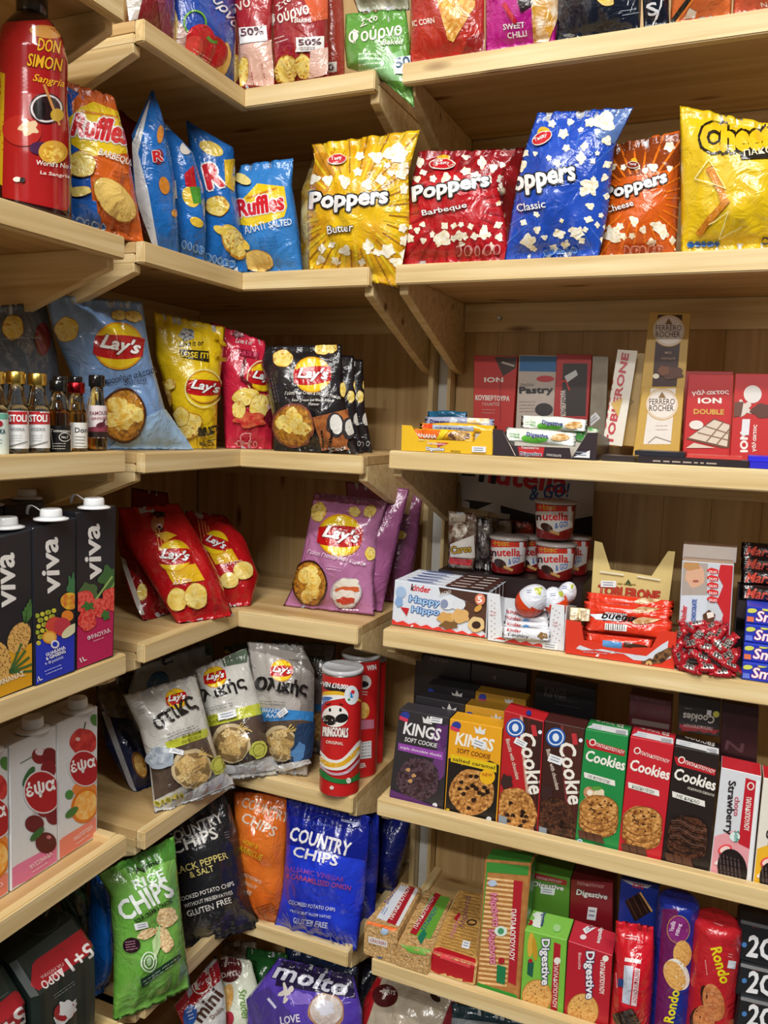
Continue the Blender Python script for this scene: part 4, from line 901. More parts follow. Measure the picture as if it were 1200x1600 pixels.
# chocolate tablets standing at the back
def tab(name, label, cat, col, Q, d, art=None, D=.012, lean=6, yaw=0, side=None, z=None, place=None, fin='card'):
    return box(name, label, cat, col, Q, place or ('y', d, zr if z is None else z), D, yaw, lean, art, None, fin, side)
def a_(a):
    a.poly([(773, 558), (808, 558), (806, 575), (786, 588)], '#3a1c14'); a.line([(784, 566), (804, 572)], 3, '#b8aca0')
    a.text('ΙΟΝ', (757, 597), (786, 597), 7, '#f2e8e0', .07); a.text('ΚΟΥΒΕΡΤΟΥΡΑ', (743, 625), (796, 627), 8, '#f2e8e0', .04); a.text('ΓΑΛΑΚΤΟΣ', (754, 634), (781, 634), 5, '#e0c8bc', .01); a.line([(782, 588), (782, 660)], 1, '#7a1414'); a.lines((754, 640), (780, 641), 2, 5, '#d8a8a0', .9)
tab('chocolate_bar', 'red cooking chocolate tablet standing leftmost at the back of the middle right shelf', 'chocolate', '#c42420', [(741, 556), (809, 557), (802, 664), (739, 662)], .26, a_)
def a_(a):
    a.poly([(812, 556), (871, 557), (869, 581), (811, 580)], '#1a6cae'); a.ell(852, 592, 14, 5, '#c8303c'); a.text('Παύλου', (814, 604), (834, 603), 5, '#6a6060', .01); a.text('Pastry', (812, 618), (864, 617), 13, '#1c1c20', .06)
    a.lines((812, 628), (844, 628), 4, 5, '#8a8078', .8); a.blob(850, 640, 14, 10, '#2a2024')
tab('chocolate_packet', 'beige baking chocolate packet with blue top and the word Pastry', 'chocolate', '#c8bcb2', [(811, 555), (872, 556), (866, 664), (806, 662)], .26, a_)
def a_(a):
    a.poly([(880, 568), (918, 568), (915, 650), (876, 650)], '#2a1c1c'); a.text('ΚΟΥΒΕΡΤΟΥΡΑ', (884, 650), (884, 610), 8, '#e8dcd4', .03); a.poly([(882, 588), (900, 578), (903, 586), (886, 598)], '#d8dce0'); a.line([(872, 600), (884, 594), (890, 610)], 2, '#e02820')
tab('chocolate_packet', 'red and black cooking chocolate packet with a price sticker beside the Pastry packet', 'chocolate', '#b81e20', [(870, 554), (925, 555), (918, 666), (864, 664)], .25, a_)
tab('chocolate_packet', 'plain crumpled silver-grey packet standing between the red packet and the tilted triangular bar', 'chocolate', M('#958b78', 'card', '#857b68', 30), [(926, 556), (951, 558), (945, 690), (919, 690)], .235, lambda a: a.tagp(927, 655, 20, 12, -40))
def a_(a):
    a.text('TOBLERONE', (957, 696), (983, 553), 11, '#b81c28', .06)
    a.text('TOBLERONE', (944, 688), (964, 560), 8, '#b81c28', .04); a.poly([(955, 630), (973, 622), (966, 652)], '#c8a040')
def tobler(label, P0, P1, w, col, d, art, side):
    # triangular prism carton standing tilted; P0 bottom middle, P1 top middle
    A = hit(P0, 'y', d); B = hit(P1, 'y', d+.03); ax = (B-A); k = w*depth(A)/FPX/2; A = Vector((A.x, A.y, A.z))
    u = ax.normalized(); s = Vector((0, 1, 0)).cross(u).normalized(); n = u.cross(s).normalized()
    if n.y > 0: n = -n
    pts = [s*k+n*.004, -s*k+n*.004, -n*(k*1.5)]
    V = [A+p for p in pts]+[A+ax+p for p in pts]; lo = min(v.z for v in V)
    V = [v+Vector((0, 0, max(0, zr+.0005-lo))) for v in V]
    F = [(0, 1, 4, 3), (1, 2, 5, 4), (2, 0, 3, 5), (2, 1, 0), (3, 4, 5)]
    ar = Art(V, F, A, L=16); ar.fin = 'card'
    if art: art(ar)
    return tag(assemble('chocolate_bar', V, F, [M(col), M(side)], [0, 1, 1, 1, 1], False, ar, A), label, 'chocolate')
tobler('tilted triangular chocolate bar in cream carton with red lettering', (957, 696), (981, 548), 30, '#ded8ca', .17, a_, '#c8a040')
tobler('gold triangular chocolate carton standing behind the tilted cream one', (982, 697), (1002, 553), 34, '#b8923a', .20, lambda a: a.line([(984, 632), (990, 628), (984, 624)], 2, '#8a6a20'), '#a8822c')
GF = M('#c9a248', 'card')
def ferr(y0, y1, xl0, xr0, xl1, xr1, dark, low):
    def f(a):
        m0, m1 = (xl0+xr0)/2, (xl1+xr1)/2; w0, w1 = (xr0-xl0)*.3, (xr1-xl1)*.3
        a.poly([(m0-w0, y0+2), (m0+w0, y0+2), (m1+w1, y1-2), (m1-w1, y1-2)], '#3c1a12' if dark else '#e8e2da')
        cx = m0-2; cy = y0+27; a.ell(cx, cy, 26, 25, '#c8a050'); a.ell(cx, cy, 24.5, 23.5, '#ece4da'); a.ring(cx, cy, 23, 22, .8, '#c8a050')
        a.poly([(cx-6, cy-10), (cx, cy-20), (cx+6, cy-10)], '#8a6a3a'); a.text('FERRERO', (cx-20, cy), (cx+20, cy), 9, '#4a2a20', .0); a.text('ROCHER', (cx-20, cy+10), (cx+18, cy+10), 9, '#4a2a20', .0)
        if dark:
            a.text('MILK', (cx-6, cy+36), (cx+5, cy+36), 3.5, '#c8a890', .01); a.text('CHOCOLATE', (cx-12, cy+45), (cx+10, cy+45), 3.5, '#c8a890', .01); a.blob(cx+4, cy+66, 19, 10, '#5a3018', wob=.12); a.blob(cx-8, cy+62, 9, 7, '#7a4424', wob=.1); a.ell(cx-20, cy+71, 5, 4, '#f0e6d0')
        else: a.lines((cx-10, cy+33), (cx+14, cy+33), 2, 6, '#c8b8b0', .9); a.line([(cx-22, cy+60), (cx-10, cy+50), (cx+14, cy+58)], 1.2, '#a8a09a')
    return f
tab('chocolate_bar', 'lower gold and white praline chocolate bar with round cream emblem', 'chocolate', GF, [(1004, 605), (1069, 606), (1062, 697), (991, 695)], .16, ferr(605, 696, 1004, 1069, 991, 1062, False, 1), lean=4)
tab('chocolate_bar', 'upper gold and dark brown milk chocolate bar standing taller behind the white one', 'chocolate', GF, [(1015, 488), (1079, 490), (1063, 697), (991, 696)], .18, ferr(490, 606, 1015, 1079, 1006, 1070, True, 0), lean=4)
def a_(a):
    a.text('γάλακτος', (1081, 619), (1139, 617), 9, '#f2e8e0', .03); a.text('ΙΟΝ', (1091, 630), (1127, 630), 8, '#f2e8e0', .08); a.text('DOUBLE', (1084, 647), (1131, 648), 8, '#d8a848', .05)
    a.poly([(1072, 686), (1116, 654), (1142, 664), (1142, 700), (1128, 700)], '#6a4228'); a.poly([(1076, 684), (1116, 656), (1140, 664), (1136, 698)], '#d8ccba')
    for p in ([(1090, 676), (1138, 688)], [(1102, 666), (1140, 678)], [(1104, 690), (1130, 660)], [(1120, 694), (1140, 670)]): a.line(p, 2, '#8a6a50')
    a.ell(1088, 664, 11, 7, '#e6e2da'); a.poly([(1072, 700), (1084, 692), (1118, 700)], '#d8ccba')
tab('chocolate_bar', 'red double milk chocolate tablet picturing a pale broken bar, right of the gold bars', 'chocolate', '#c01a1c', [(1076, 585), (1147, 586), (1141, 706), (1067, 705)], .16, a_, lean=4)
tab('chocolate_bar', 'red double milk chocolate tablet directly behind the left one, only its edge showing', 'chocolate', '#9c1416', [(1070, 580), (1146, 581), (1139, 704), (1066, 704)], .18, None, lean=4)
def a_(a):
    a.text('ΙΟΝ', (1168, 706), (1168, 675), 11, '#f2e8e0', .08); a.text('γάλακτος', (1182, 706), (1184, 664), 8, '#f2e8e0', .03); a.ell(1176, 616, 14, 14, '#e0dcd6'); a.blob(1162, 638, 12, 11, '#d8d0c4', wob=.3); a.blob(1195, 642, 22, 11, '#5a3020', wob=.1); a.poly([(1146, 628), (1162, 628), (1158, 650), (1144, 652)], '#6a4030'); a.poly([(1160, 655), (1172, 655), (1170, 680), (1158, 680)], '#e0e4e8')
tab('chocolate_bar', 'red milk chocolate tablet with sideways lettering at the right frame edge', 'chocolate', '#c01a1c', [(1149, 584), (1226, 585), (1220, 708), (1141, 706)], .15, a_, lean=4)
# flat bars lying along the front edge
def flat(label, col, x0, x1, y, h, d, th, art=None, dz=0, side=None, D=.07, fin='card', yaw=0):
    A = hit((x0, y), 'y', d); B = hit((x1, y+2), 'y', d); z = zr+.0006+dz
    c = Vector(((A.x+B.x)/2, d, z)); w = (B.x-A.x)/2
    V = [Vector((sx*w, sy, sz))+c for sz in (0, th) for sx, sy in ((-1, 0), (1, 0), (1, D), (-1, D))]
    F = [(0, 1, 5, 4), (1, 2, 6, 5), (2, 3, 7, 6), (3, 0, 4, 7), (4, 5, 6, 7), (3, 2, 1, 0)]
    ar = Art(V, F, c, L=16); ar.fin = 'card'
    if art: art(ar)
    o = tag(assemble('chocolate_bar', V, F, [M(col, fin)], [0]*6, False, ar, c), label, 'chocolate'); return o
flat('dark brown chocolate tablet lying flat at the shelf edge under the navy one', '#251a1e', 996, 1170, 722, 8, .008, .011, lambda a: a.lines((1020, 720), (1150, 726), 1, 3, '#b8a898', 2.2))
flat('slim dark tablet lying flat in front of the tilted cream triangular bar', '#2a2020', 940, 992, 714, 8, .02, .009, D=.06)
flat('navy chocolate tablet lying flat below the white and gold bar', '#141826', 992, 1070, 702, 8, .022, .008, lambda a: a.text('ΙΟΝ', (1020, 700), (1038, 701), 5, '#f0f0f0', .08), dz=.0115, D=.08)
flat('coral red chocolate tablet lying flat on the dark brown one', '#d8443c', 1074, 1160, 708, 5, .02, .005, dz=.0115, D=.07)
flat('vivid blue chocolate tablet lying flat at the right frame edge', '#2420c8', 1172, 1260, 718, 8, .012, .010, D=.08)
flat('second vivid blue chocolate tablet stacked on the one at the right frame edge', '#2824d8', 1170, 1256, 712, 8, .022, .008, dz=.0106, D=.08)
# ================================================================ fourth shelf
WHC = M('#eceef0', 'gloss')
def carton(name, label, Q, place, D, yaw, col, art, cap, top='#14161c', group=None, side=None, slope=0, ring=None, capc=None, caph=.012, capr=.0155):
    """a litre drink carton: printed brick with a screw spout on its top"""
    def f(a): a.L = 12; art(a)
    o = box('juice_carton', label, 'carton', col, Q, place, D, yaw, 0, f, group, 'card', side or col, top, bev=.0015)
    if slope:
        for v in o.data.vertices: pass
    z = max(v.co.z for v in o.data.vertices)+o.location.z; c = hit(cap, 'z', z+.0005)
    lathe('spout_collar', [(capr*1.6, 0, 0), (capr*1.6, .0025, 0), (capr*1.1, .0045, 0)], c, [capc or WHC], 28, o)
    lathe('cap', [(capr, 0, 0), (capr*1.02, .003, 0), (capr*.98, caph-.002, 0), (capr*.88, caph, 0)], c+Vector((0, 0, .0045)), [capc or WHC], 28, o)
    if ring:
        # the strap that keeps the opened cap on the carton
        V = []; F = []; n = 14; r_ = .0016
        for i in range(n+1):
            t = i/n; P = c+Vector((-.012-.030*t, -.004-.008*math.sin(t*3), .010-.004*t+.012*math.sin(t*math.pi)))
            for j in range(6): a = j*math.pi/3; V.append(P+Vector((r_*.4*math.cos(a), r_*1.6*math.cos(a+1), r_*math.sin(a)))-o.location)
        for i in range(n):
            for j in range(6): F.append((i*6+j, i*6+(j+1) % 6, (i+1)*6+(j+1) % 6, (i+1)*6+j))
        link('cap_strap', V, F, [WHC], None, True, o)
    return o
def viva(x0, x1, yt, yb, colr, name, kind):
    """x0,x1: left/right of face; yt,yb: (left,right) top and bottom"""
    def f(a):
        w = x1-x0
        def P(u, v):
            t = yt[0]+(yt[1]-yt[0])*u; b = yb[0]+(yb[1]-yb[0])*u; return (x0+w*u, t+(b-t)*v)
        a.poly([P(0, .72), P(1, .72), P(1, 1), P(0, 1)], colr)
        if kind == 'straw': a.poly([P(0, .74), P(.3, .76), P(.6, .66), P(1, .62), P(1, .8), P(0, .82)], colr)
        a.text('viva', P(.64, .46), P(.58, .10) if x1 > 60 else P(.6, .12), w*.40, '#f4f2ee', .035)
        if kind == 'straw':
            a.blob(*P(.3, .52), w*.24, w*.22, '#4a6a3a', wob=.12); a.blob(*P(.85, .47), w*.28, w*.3, '#3c6a34', wob=.2); a.line([P(.35, .62), P(.9, .46)], 3, '#9cc06a'); a.line([P(.5, .64), P(1, .5)], 3, '#8ab45a')
            for u, v, r in ((.2, .58, .3), (.55, .64, .24), (.9, .61, .3), (.25, .70, .26)): a.blob(*P(u, v), w*r*.9, w*r, M('#d8282c', 'card', '#f06a5a', 200), wob=.05, seed=int(u*9))
            a.blob(*P(.28, .61), w*.14, w*.1, '#3a7a34', wob=.3); a.blob(*P(.72, .70), w*.1, w*.12, '#3a7a34', wob=.2)
            a.text('ΦΡΑΟΥΛΑ', P(.28, .83), P(.85, .82), 7, '#f6e8ee', .03); a.lines(P(.4, .845), P(.75, .84), 1, 3, '#f0c0d0', 1.2); a.text('1L', P(.1, .955), P(.24, .95), 7, '#ffffff', .04)
        if kind == 'guar':
            for i in range(26): a.ell(*P(.1+.09*(i % 5)+.03*((i*7) % 3), .56+.035*(i//5)), w*.055, w*.055, '#d8d040' if i % 3 else '#a8b838', n=10, hold=i > 0)
            a.blob(*P(.92, .45), w*.12, w*.3, '#3a7a4a', wob=.25, lobes=7); a.blob(*P(.86, .53), w*.22, w*.2, M('#e8c030', 'card', '#d84a2a', 60)); a.blob(*P(.8, .62), w*.14, w*.13, '#f08a2a')
            a.blob(*P(.55, .66), w*.26, w*.2, '#d84838', wob=.05); a.ell(*P(.38, .72), w*.17, w*.15, '#f0a030'); a.ell(*P(.38, .72), w*.13, w*.11, '#f8c860'); a.blob(*P(.68, .68), w*.2, w*.22, '#c83848'); a.blob(*P(.85, .72), w*.24, w*.1, '#e8e4b8', -40)
            a.ell(*P(.5, .775), w*.10, w*.10, '#eef0f8'); a.ell(*P(.5, .775), w*.06, w*.06, colr); a.text('GUARANA', P(.3, .835), P(.75, .825), 5, '#ffffff', .04); a.text('& GINSENG', P(.3, .86), P(.75, .85), 5, '#ffffff', .04); a.text('9 Φρούτα', P(.28, .895), P(.7, .885), 6, '#dfe6ff', .02); a.lines(P(.25, .925), P(.75, .915), 2, 5, '#c8d4ff', 1.2); a.text('1L', P(.08, .975), P(.2, .97), 7, '#ffffff', .04)
        if kind == 'pine':
            for u, v, r in ((.25, .78, .36), (.7, .66, .27)):
                a.blob(*P(u, v), w*r*.8, w*r*1.25, M('#8a5a24', 'card', '#e0b060', 260, kind='cell', edge=.35), 25 if u > .5 else 0)
            for q in range(7): a.line([P(.82, .58), P(.78+.05*q, .44+.02*abs(q-3))], 3, '#4a7a3a', hold=q > 0)
            for q in range(5): a.line([P(.5, .86), P(.75+.08*q, .70+.05*q)], 3.4, '#3a6a34', hold=q > 0)
            a.text('ΑΝΑΝΑΣ', P(.3, .92), P(.82, .905), 8, '#fdf3d8', .03)
    return f
VB = M('#181a22', 'card')
carton('c', 'black strawberry juice carton with crimson base, nearest the corner of the cartons', [(119, 801), (182, 790), (178, 1027), (118, 1048)], ('z', ZL[3]), .07, 90, VB, viva(119, 181, (801, 790), (1048, 1027), '#c81c5c', 's', 'straw'), (147, 794), top=M('#181a22', 'card'), ring=1)
carton('c', 'black multi-fruit juice carton with blue base, middle of the black cartons', [(51, 825), (119, 808), (118, 1050), (54, 1073)], ('z', ZL[3]), .07, 90, VB, viva(51, 118, (825, 808), (1073, 1050), '#1434c4', 'g', 'guar'), (80, 812), top=M('#181a22', 'card'), ring=1)
carton('c', 'black pineapple juice carton with golden base at the left frame edge', [(-24, 846), (51, 826), (52, 1074), (-20, 1098)], ('z', ZL[3]), .07, 90, VB, viva(-24, 52, (846, 826), (1098, 1074), '#e8a818', 'p', 'pine'), (10, 825), top=M('#181a22', 'card'), ring=1)
def back_c(label, Q, x, cap): carton('c', label, Q, ('x', x, ZL[3]), .07, 90, VB, lambda a: None, cap, top=M('#181a22', 'card'))
back_c('black carton in the second row with grey spout behind the multi-fruit one', [(8, 792), (70, 782), (70, 1000), (10, 1015)], -.12, (42, 779))
back_c('black carton in the second row at the left frame edge', [(-50, 800), (6, 792), (8, 1014), (-50, 1030)], -.12, (-20, 790))
RD = '#b8141c'
def redlays(cx, cy, r, rot, chips, man=None):
    def f(a):
        if man:
            x, y = man; a.ell(x, y, 10, 15, '#b87850', 12); a.blob(x+1, y-13, 11, 5, '#2a1810', wob=.08); a.blob(x+3, y+10, 7, 4, '#5a3422'); a.ell(x+3, y+6, 4, 4, '#f0e8e0'); a.ell(x+3, y+7, 3, 2.4, '#5a1414')
            a.poly([(x-4, y+18), (x+14, y+14), (x+30, y+20), (x+12, y+30)], '#e8b828')
        for q in range(4): a.line([(cx-30+q*6, cy-50+q*8), (cx-22+q*6, cy-5+q*4), (cx-2, cy+22)], 1.3, '#e8a058', hold=q > 0)
        a.poly([(cx-r*.6, cy+r*.7), (cx+r*1.3, cy+r*.5), (cx+r*1.9, cy+r*1.5), (cx-r*.0, cy+r*1.8)], '#e8b820'); a.lays(cx, cy, r, rot)
        a.text('Αλάτι', (chips[0][0]-6, chips[0][1]-22), (chips[0][0]+20, chips[0][1]-27), 6, '#f8d8d0', .02)
        for x, y, rx, ry in chips: a.blob(x, y, rx, ry, '#b98a3a', wob=.03); a.blob(x, y, rx*.96, ry*.96, M('#f4e08c', 'foil', '#e6c458', 60))
    return f
z4 = ZC[3]
bag(CB_, 'red crisp bag, colour darkened for shade, pale seam, under the footballer bag at the left', 'crisps', '#8e1018', [(186, 800), (184, 850), (200, 920), (226, 976)], [(232, 800), (240, 860), (256, 930), (268, 958)], ('x', -.10, z4), 78, 38, .045, back='#b4b0ac', art=lambda a: (a.poly([(186, 868), (196, 874), (226, 960), (218, 962)], '#c4bfb8'), a.chip(222, 925, 8, 14)))  # this bag and the next two: front red darkened, shade painted in
bag(CB_, 'red crisp bag, shade in its colour, deep in corner behind the two front red ones', 'crisps', '#7c1018', [(205, 762), (205, 820), (210, 900)], [(262, 770), (270, 820), (270, 890)], ('x', -.2, z4), 70, 20, .045, back='#b4b0ac')
bag(CB_, 'red crisp bag, shade in its colour, furthest back on the plywood of the left arm', 'crisps', '#701018', [(345, 796), (360, 840), (372, 895)], [(395, 815), (425, 860), (448, 892)], ('x', -.2, z4), 60, 42, .045, art=lambda a: (a.lays(366, 824, 14, 20), a.chip(400, 880, 9, 8)))
bag(CB_, 'red crisp bag with two pale crisps lying in the corner, right of the footballer bag', 'crisps', RD, [(288, 797), (300, 840), (318, 890), (338, 925)], [(352, 806), (384, 845), (405, 900), (391, 950)], ('x', -.03, z4), 52, 38, .06, wr=1.3, art=redlays(337, 848, 19, 24, [(358, 907, 14, 12), (379, 892, 15, 14)]))
bag(CB_, 'glossy red crisp bag printed with a shouting footballer, slumped over the front lip', 'crisps', RD, [(184, 794), (198, 850), (246, 925), (283, 985)], [(278, 786), (306, 830), (342, 898), (361, 950)], ('x', -.01, z4), 58, 30, .07, wr=1.4, art=redlays(272, 869, 25, 4, [(278, 936, 15, 18), (306, 931, 18, 20)], (246, 817)))
PK = '#b877a2'
def pinkart(a):
    a.chip(498, 800, 12, 16, 10); a.chip(578, 799, 11, 9, -40); a.chip(554, 800, 10, 8, 20); a.chip(578, 865, 8, 11); a.poly([(500, 778), (605, 784), (600, 770), (500, 766)], '#8a5278')
    a.lays(532, 837, 33, 8); a.text('Γεύση Γιαουρτλού Κεμπάπ', (482, 866), (570, 886), 8, '#f2dcec', .01, .25); a.lines((512, 884), (540, 888), 2, 4, '#e8c8e0', .8)
    a.bowl(486, 911, 24, 33, '#3a1c14'); a.ell(541, 925, 24, 23, '#e8e4e2'); a.ring(541, 925, 24, 23, 2, '#b8b0b4'); a.blob(543, 912, 18, 9, '#f0eada', wob=.15); a.blob(543, 920, 19, 5, '#d8683a', wob=.1); a.blob(540, 928, 16, 8, '#f4ece4', wob=.1); a.blob(542, 936, 13, 5, '#c83828', wob=.15); a.lines((536, 952), (574, 954), 1, 3, '#f4e0f0', 2)
bag(CB_, 'shade-tinted pink crisp bag furthest right, leaning on the end post behind the front pink bags', 'crisps', '#8a4c74', [(585, 756), (590, 840), (600, 930)], [(661, 770), (652, 850), (640, 934)], ('y', .24, z4), 0, 10, .05, art=lambda a: (a.chip(612, 842, 11, 11), a.chip(626, 836, 9, 7), a.ring(596, 900, 14, 18, 3, '#c8a0b8')))  # both rear pink bags take darker pinks, shade put into their colour
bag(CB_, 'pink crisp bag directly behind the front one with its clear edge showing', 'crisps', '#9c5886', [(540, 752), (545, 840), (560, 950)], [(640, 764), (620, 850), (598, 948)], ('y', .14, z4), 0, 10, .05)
bag(CB_, 'pink kebab crisp bag standing alone in front on the corner shelf', 'crisps', PK, [(491, 769), (478, 840), (463, 905), (442, 948)], [(606, 782), (592, 830), (583, 900), (585, 962)], ('z', z4), 4, 14, .065, wr=1.2, art=pinkart)
# ---- right: wafers, eggs, spreads
z4r = ZR[3]
def a_(a):
    a.poly([(616, 906), (686, 916), (683, 988), (612, 975)], '#dfe8f4'); a.poly([(686, 916), (763, 927), (762, 950), (740, 944), (720, 936), (700, 926), (688, 928)], '#4a2c22'); a.poly([(722, 938), (762, 950), (760, 990), (730, 968)], '#5a3828')
    a.text('kinder', (642, 922), (672, 927), 10, '#d8202c', .035); a.text('k', (642, 922), (646, 923), 10, '#181818', .035); a.text('Happy', (639, 943), (687, 950), 13, '#a8d0f4', .035, out='#1a4a9c', ow=.06); a.text('Hippo', (643, 959), (686, 964), 12, '#a8d0f4', .035, out='#1a4a9c', ow=.06)
    a.ell(627, 925, 8, 9, '#a8c4e8'); a.blob(624, 940, 6, 8, '#8ab0e0', wob=.1); a.poly([(626, 948), (640, 950), (636, 962)], '#c8202c'); a.text('CACAO', (687, 931), (706, 926), 5, '#f0e8e0', .03); a.ell(700, 942, 12, 10, '#e6ecf4'); a.ell(717, 944, 11, 9, '#dfe6f0'); a.ell(695, 943, 6, 7, '#8a96b8')
    a.blob(697, 965, 13, 9, '#d8a860', wob=.1); a.blob(720, 962, 14, 11, '#e0b470', wob=.1); a.blob(702, 976, 14, 6, '#7a5a30', wob=.15); a.blob(745, 975, 13, 12, '#e6c890', wob=.05); a.ell(745, 976, 7, 6, '#3a2018'); a.ell(751, 936, 8, 9, '#e88a6a'); a.text('5', (747, 941), (754, 941), 10, '#ffffff', .04); a.blob(748, 950, 7, 4, '#d8a04a', -40)
    top = [(612+i*9.3, 967+i*1.55+(3 if i % 2 else -1)) for i in range(17)]; a.poly(top+[(762, 1003), (610, 979)], '#e0382c'); a.text('f', (641, 984), (645, 985), 9, '#ffffff', .03)
hh = box('wafer_box', 'front white and brown hippo wafer box with red wavy base', 'box', '#dfe8f4', [(617, 906), (763, 927), (760, 999), (612, 975)], ('z', z4r), .026, 0, 0, a_, 'hippo wafer boxes lined up on the shelf', 'card', '#4a2c22', '#dfe6f0')
def toplab(i):
    return ['second hippo wafer box, close behind the front one', 'third hippo wafer box from the front', 'fourth hippo wafer box from the front', 'rearmost hippo wafer box in the row'][i]
hb = None
for i in range(4):
    if i == 0:
        # a plain copy whose top carries the same print
        dy = .027; q = [hh.matrix_world.translation]
        P = [px(Vector(v.co)+hh.location+Vector((0, dy, 0))) for v in hh.data.vertices]
        hb = copy_tree(hh); hb.location = hh.location+Vector((0, dy, 0))
        hb['label'] = toplab(0)
    else:
        c = copy_tree(hb); c.location = hb.location+Vector((0, .027*i, 0)); c['label'] = toplab(i)
# print on the tops
for o in [o for o in list(COL.objects) if o.name.startswith('wafer_box')]:
    vs = [v.co for v in o.data.vertices]; zt = max(v.z for v in vs); x0 = min(v.x for v in vs); x1 = max(v.x for v in vs); y0 = min(v.y for v in vs); y1 = max(v.y for v in vs)
    break
def topprint(o0):
    me = o0.data; zt = max(v.co.z for v in me.vertices); x0 = min(v.co.x for v in me.vertices); x1 = max(v.co.x for v in me.vertices)
    bm = bmesh.new(); bm.from_mesh(me)
    def quad(a, b, y0, y1, z, mi):
        f = bm.faces.new([bm.verts.new(p) for p in ((a, y0, z), (b, y0, z), (b, y1, z), (a, y1, z))]); f.material_index = mi
    n = len(me.materials); me.materials.append(M('#4a2c22', 'card')); me.materials.append(M('#4a6ab8', 'card')); me.materials.append(M('#e8e4e0', 'card'))
    w = x1-x0; quad(x0+w*.55, x1-.001, .001, .025, zt+.0003, n); quad(x0+w*.15, x0+w*.45, .006, .009, zt+.0004, n+1); quad(x0+w*.12, x0+w*.40, .014, .019, zt+.0004, n+1); quad(x0+w*.6, x0+w*.76, .007, .012, zt+.0006, n+2); quad(x0+w*.8, x0+w*.93, .012, .018, zt+.0006, n+2)
    bm.to_mesh(me); bm.free()
topprint(hh)
# kinder tray with bars and eggs
def a_(a):
    top = [(763+i*9.9, 993+i*1.6+(3 if i % 2 else -1)) for i in range(13)]; a.poly(top+[(882, 1019), (763, 1002)], '#e0382c')
    for i in range(16): a.ell(768+(i*5) % 10, 938+i*4, 1.1, 1.1, '#c0a8a0', n=6, hold=i > 0)
    for i in range(16): a.ell(864+(i*5) % 12, 950+i*3.6, 1.1, 1.1, '#c0a8a0', n=6, hold=i > 0)
    a.lines((766, 955), (778, 957), 2, 5, '#c8707a', 1); a.lines((864, 972), (874, 974), 2, 4, '#c8707a', 1); a.text('f', (789, 1004), (793, 1005), 7, '#ffffff', .03)
    a.tagp(860, 1009, 24, 10, 8)
kt, kp = tray('chocolate_display_tray', 'white shelf-ready tray of chocolate bars and eggs with red wavy base', 'display box', '#e6eaf0', [(763, 926), (882, 946), (881, 1019), (762, 1000)], ('z', z4r), .11,
    [(762, 1000), (881, 1019), (882, 946), (862, 943), (858, 980), (852, 996), (800, 990), (784, 978), (781, 929), (763, 926)], .06, art=a_, inner='#d8dade')
KB = 'small white chocolate bars in the tray'
for i in range(4):
    y = 985-i*9.5
    def a_(a):
        a.text('Kinder', (792, y+1), (814, y+4), 5, '#c82030', .03); a.text('Country' if i == 0 else 'Choco', (793, y+9), (826, y+13), 6, '#2a2420', .03) if i == 0 else a.ell(822, y+3, 5, 2.4, '#6aa0d8')
        if i == 0: a.blob(848, y+8, 8, 5, '#8a6a40', wob=.15)
    hbar('chocolate_bar', ['lowest white chocolate bar lying in the white tray', 'second lowest white chocolate bar in the white tray', 'third white chocolate bar up in the white tray', 'top white chocolate bar in the white tray under the eggs'][i], 'chocolate', '#e4e6ec', 785+i*2, 860-i, y-4, y+(14 if i == 0 else 6), ('y', .018+i*.014, z4r), 4, a_, th=.014, lean=20)
def egg(label, pxc, r, d, rot, cut):
    c = hit(pxc, 'y', d); rr = r*depth(c)/FPX; V = []; F = []; n, k = 28, 20
    ax = Vector((math.cos(rot), -.25, math.sin(rot))).normalized(); s = ax.orthogonal().normalized(); t = ax.cross(s)
    for j in range(k+1):
        a = math.pi*j/k
        for i in range(n):
            b = 2*math.pi*i/n; R = rr*.86*math.sin(a)*(1-.10*math.cos(a)); V.append(c+ax*(rr*1.12*math.cos(a))+(s*math.cos(b)+t*math.sin(b))*R)
    for j in range(k):
        for i in range(n): F.append((j*n+i, j*n+(i+1) % n, (j+1)*n+(i+1) % n, (j+1)*n+i))
    mi = []
    for f in F:
        m_ = sum((V[i]-c).dot(ax) for i in f)/4; b = sum((V[i]-c).dot(s) for i in f)/4
        mi.append(0 if m_ < cut*rr+.15*b else 1)
    ar = Art(V, F, c, L=3); ar.fin = 'foil'; x, y = pxc
    ar.poly([(x+4, y-r*.7), (x+r*.6, y-r*.75), (x+r*.5, y-r*.3), (x+6, y-r*.4)], '#b8c040'); ar.lines((x-8, y-r*.55), (x+2, y-r*.6), 2, 3, '#5a6a9a', 1)
    return tag(assemble('chocolate_egg', V, F, [M('#d8441c', 'foil'), M('#dfe4ee', 'foil')], mi, True, ar, c), label, 'chocolate egg')
egg('large white and orange foil-wrapped chocolate egg on the left in the white tray', (831, 938), 27, .040, .9, .15)
egg('foil-wrapped chocolate egg half behind the right side of the white tray', (868, 940), 22, .050, 1.9, .2)
egg('foil-wrapped chocolate egg in the right corner of the white tray with purple print', (886, 926), 17, .075, 1.2, -.3)
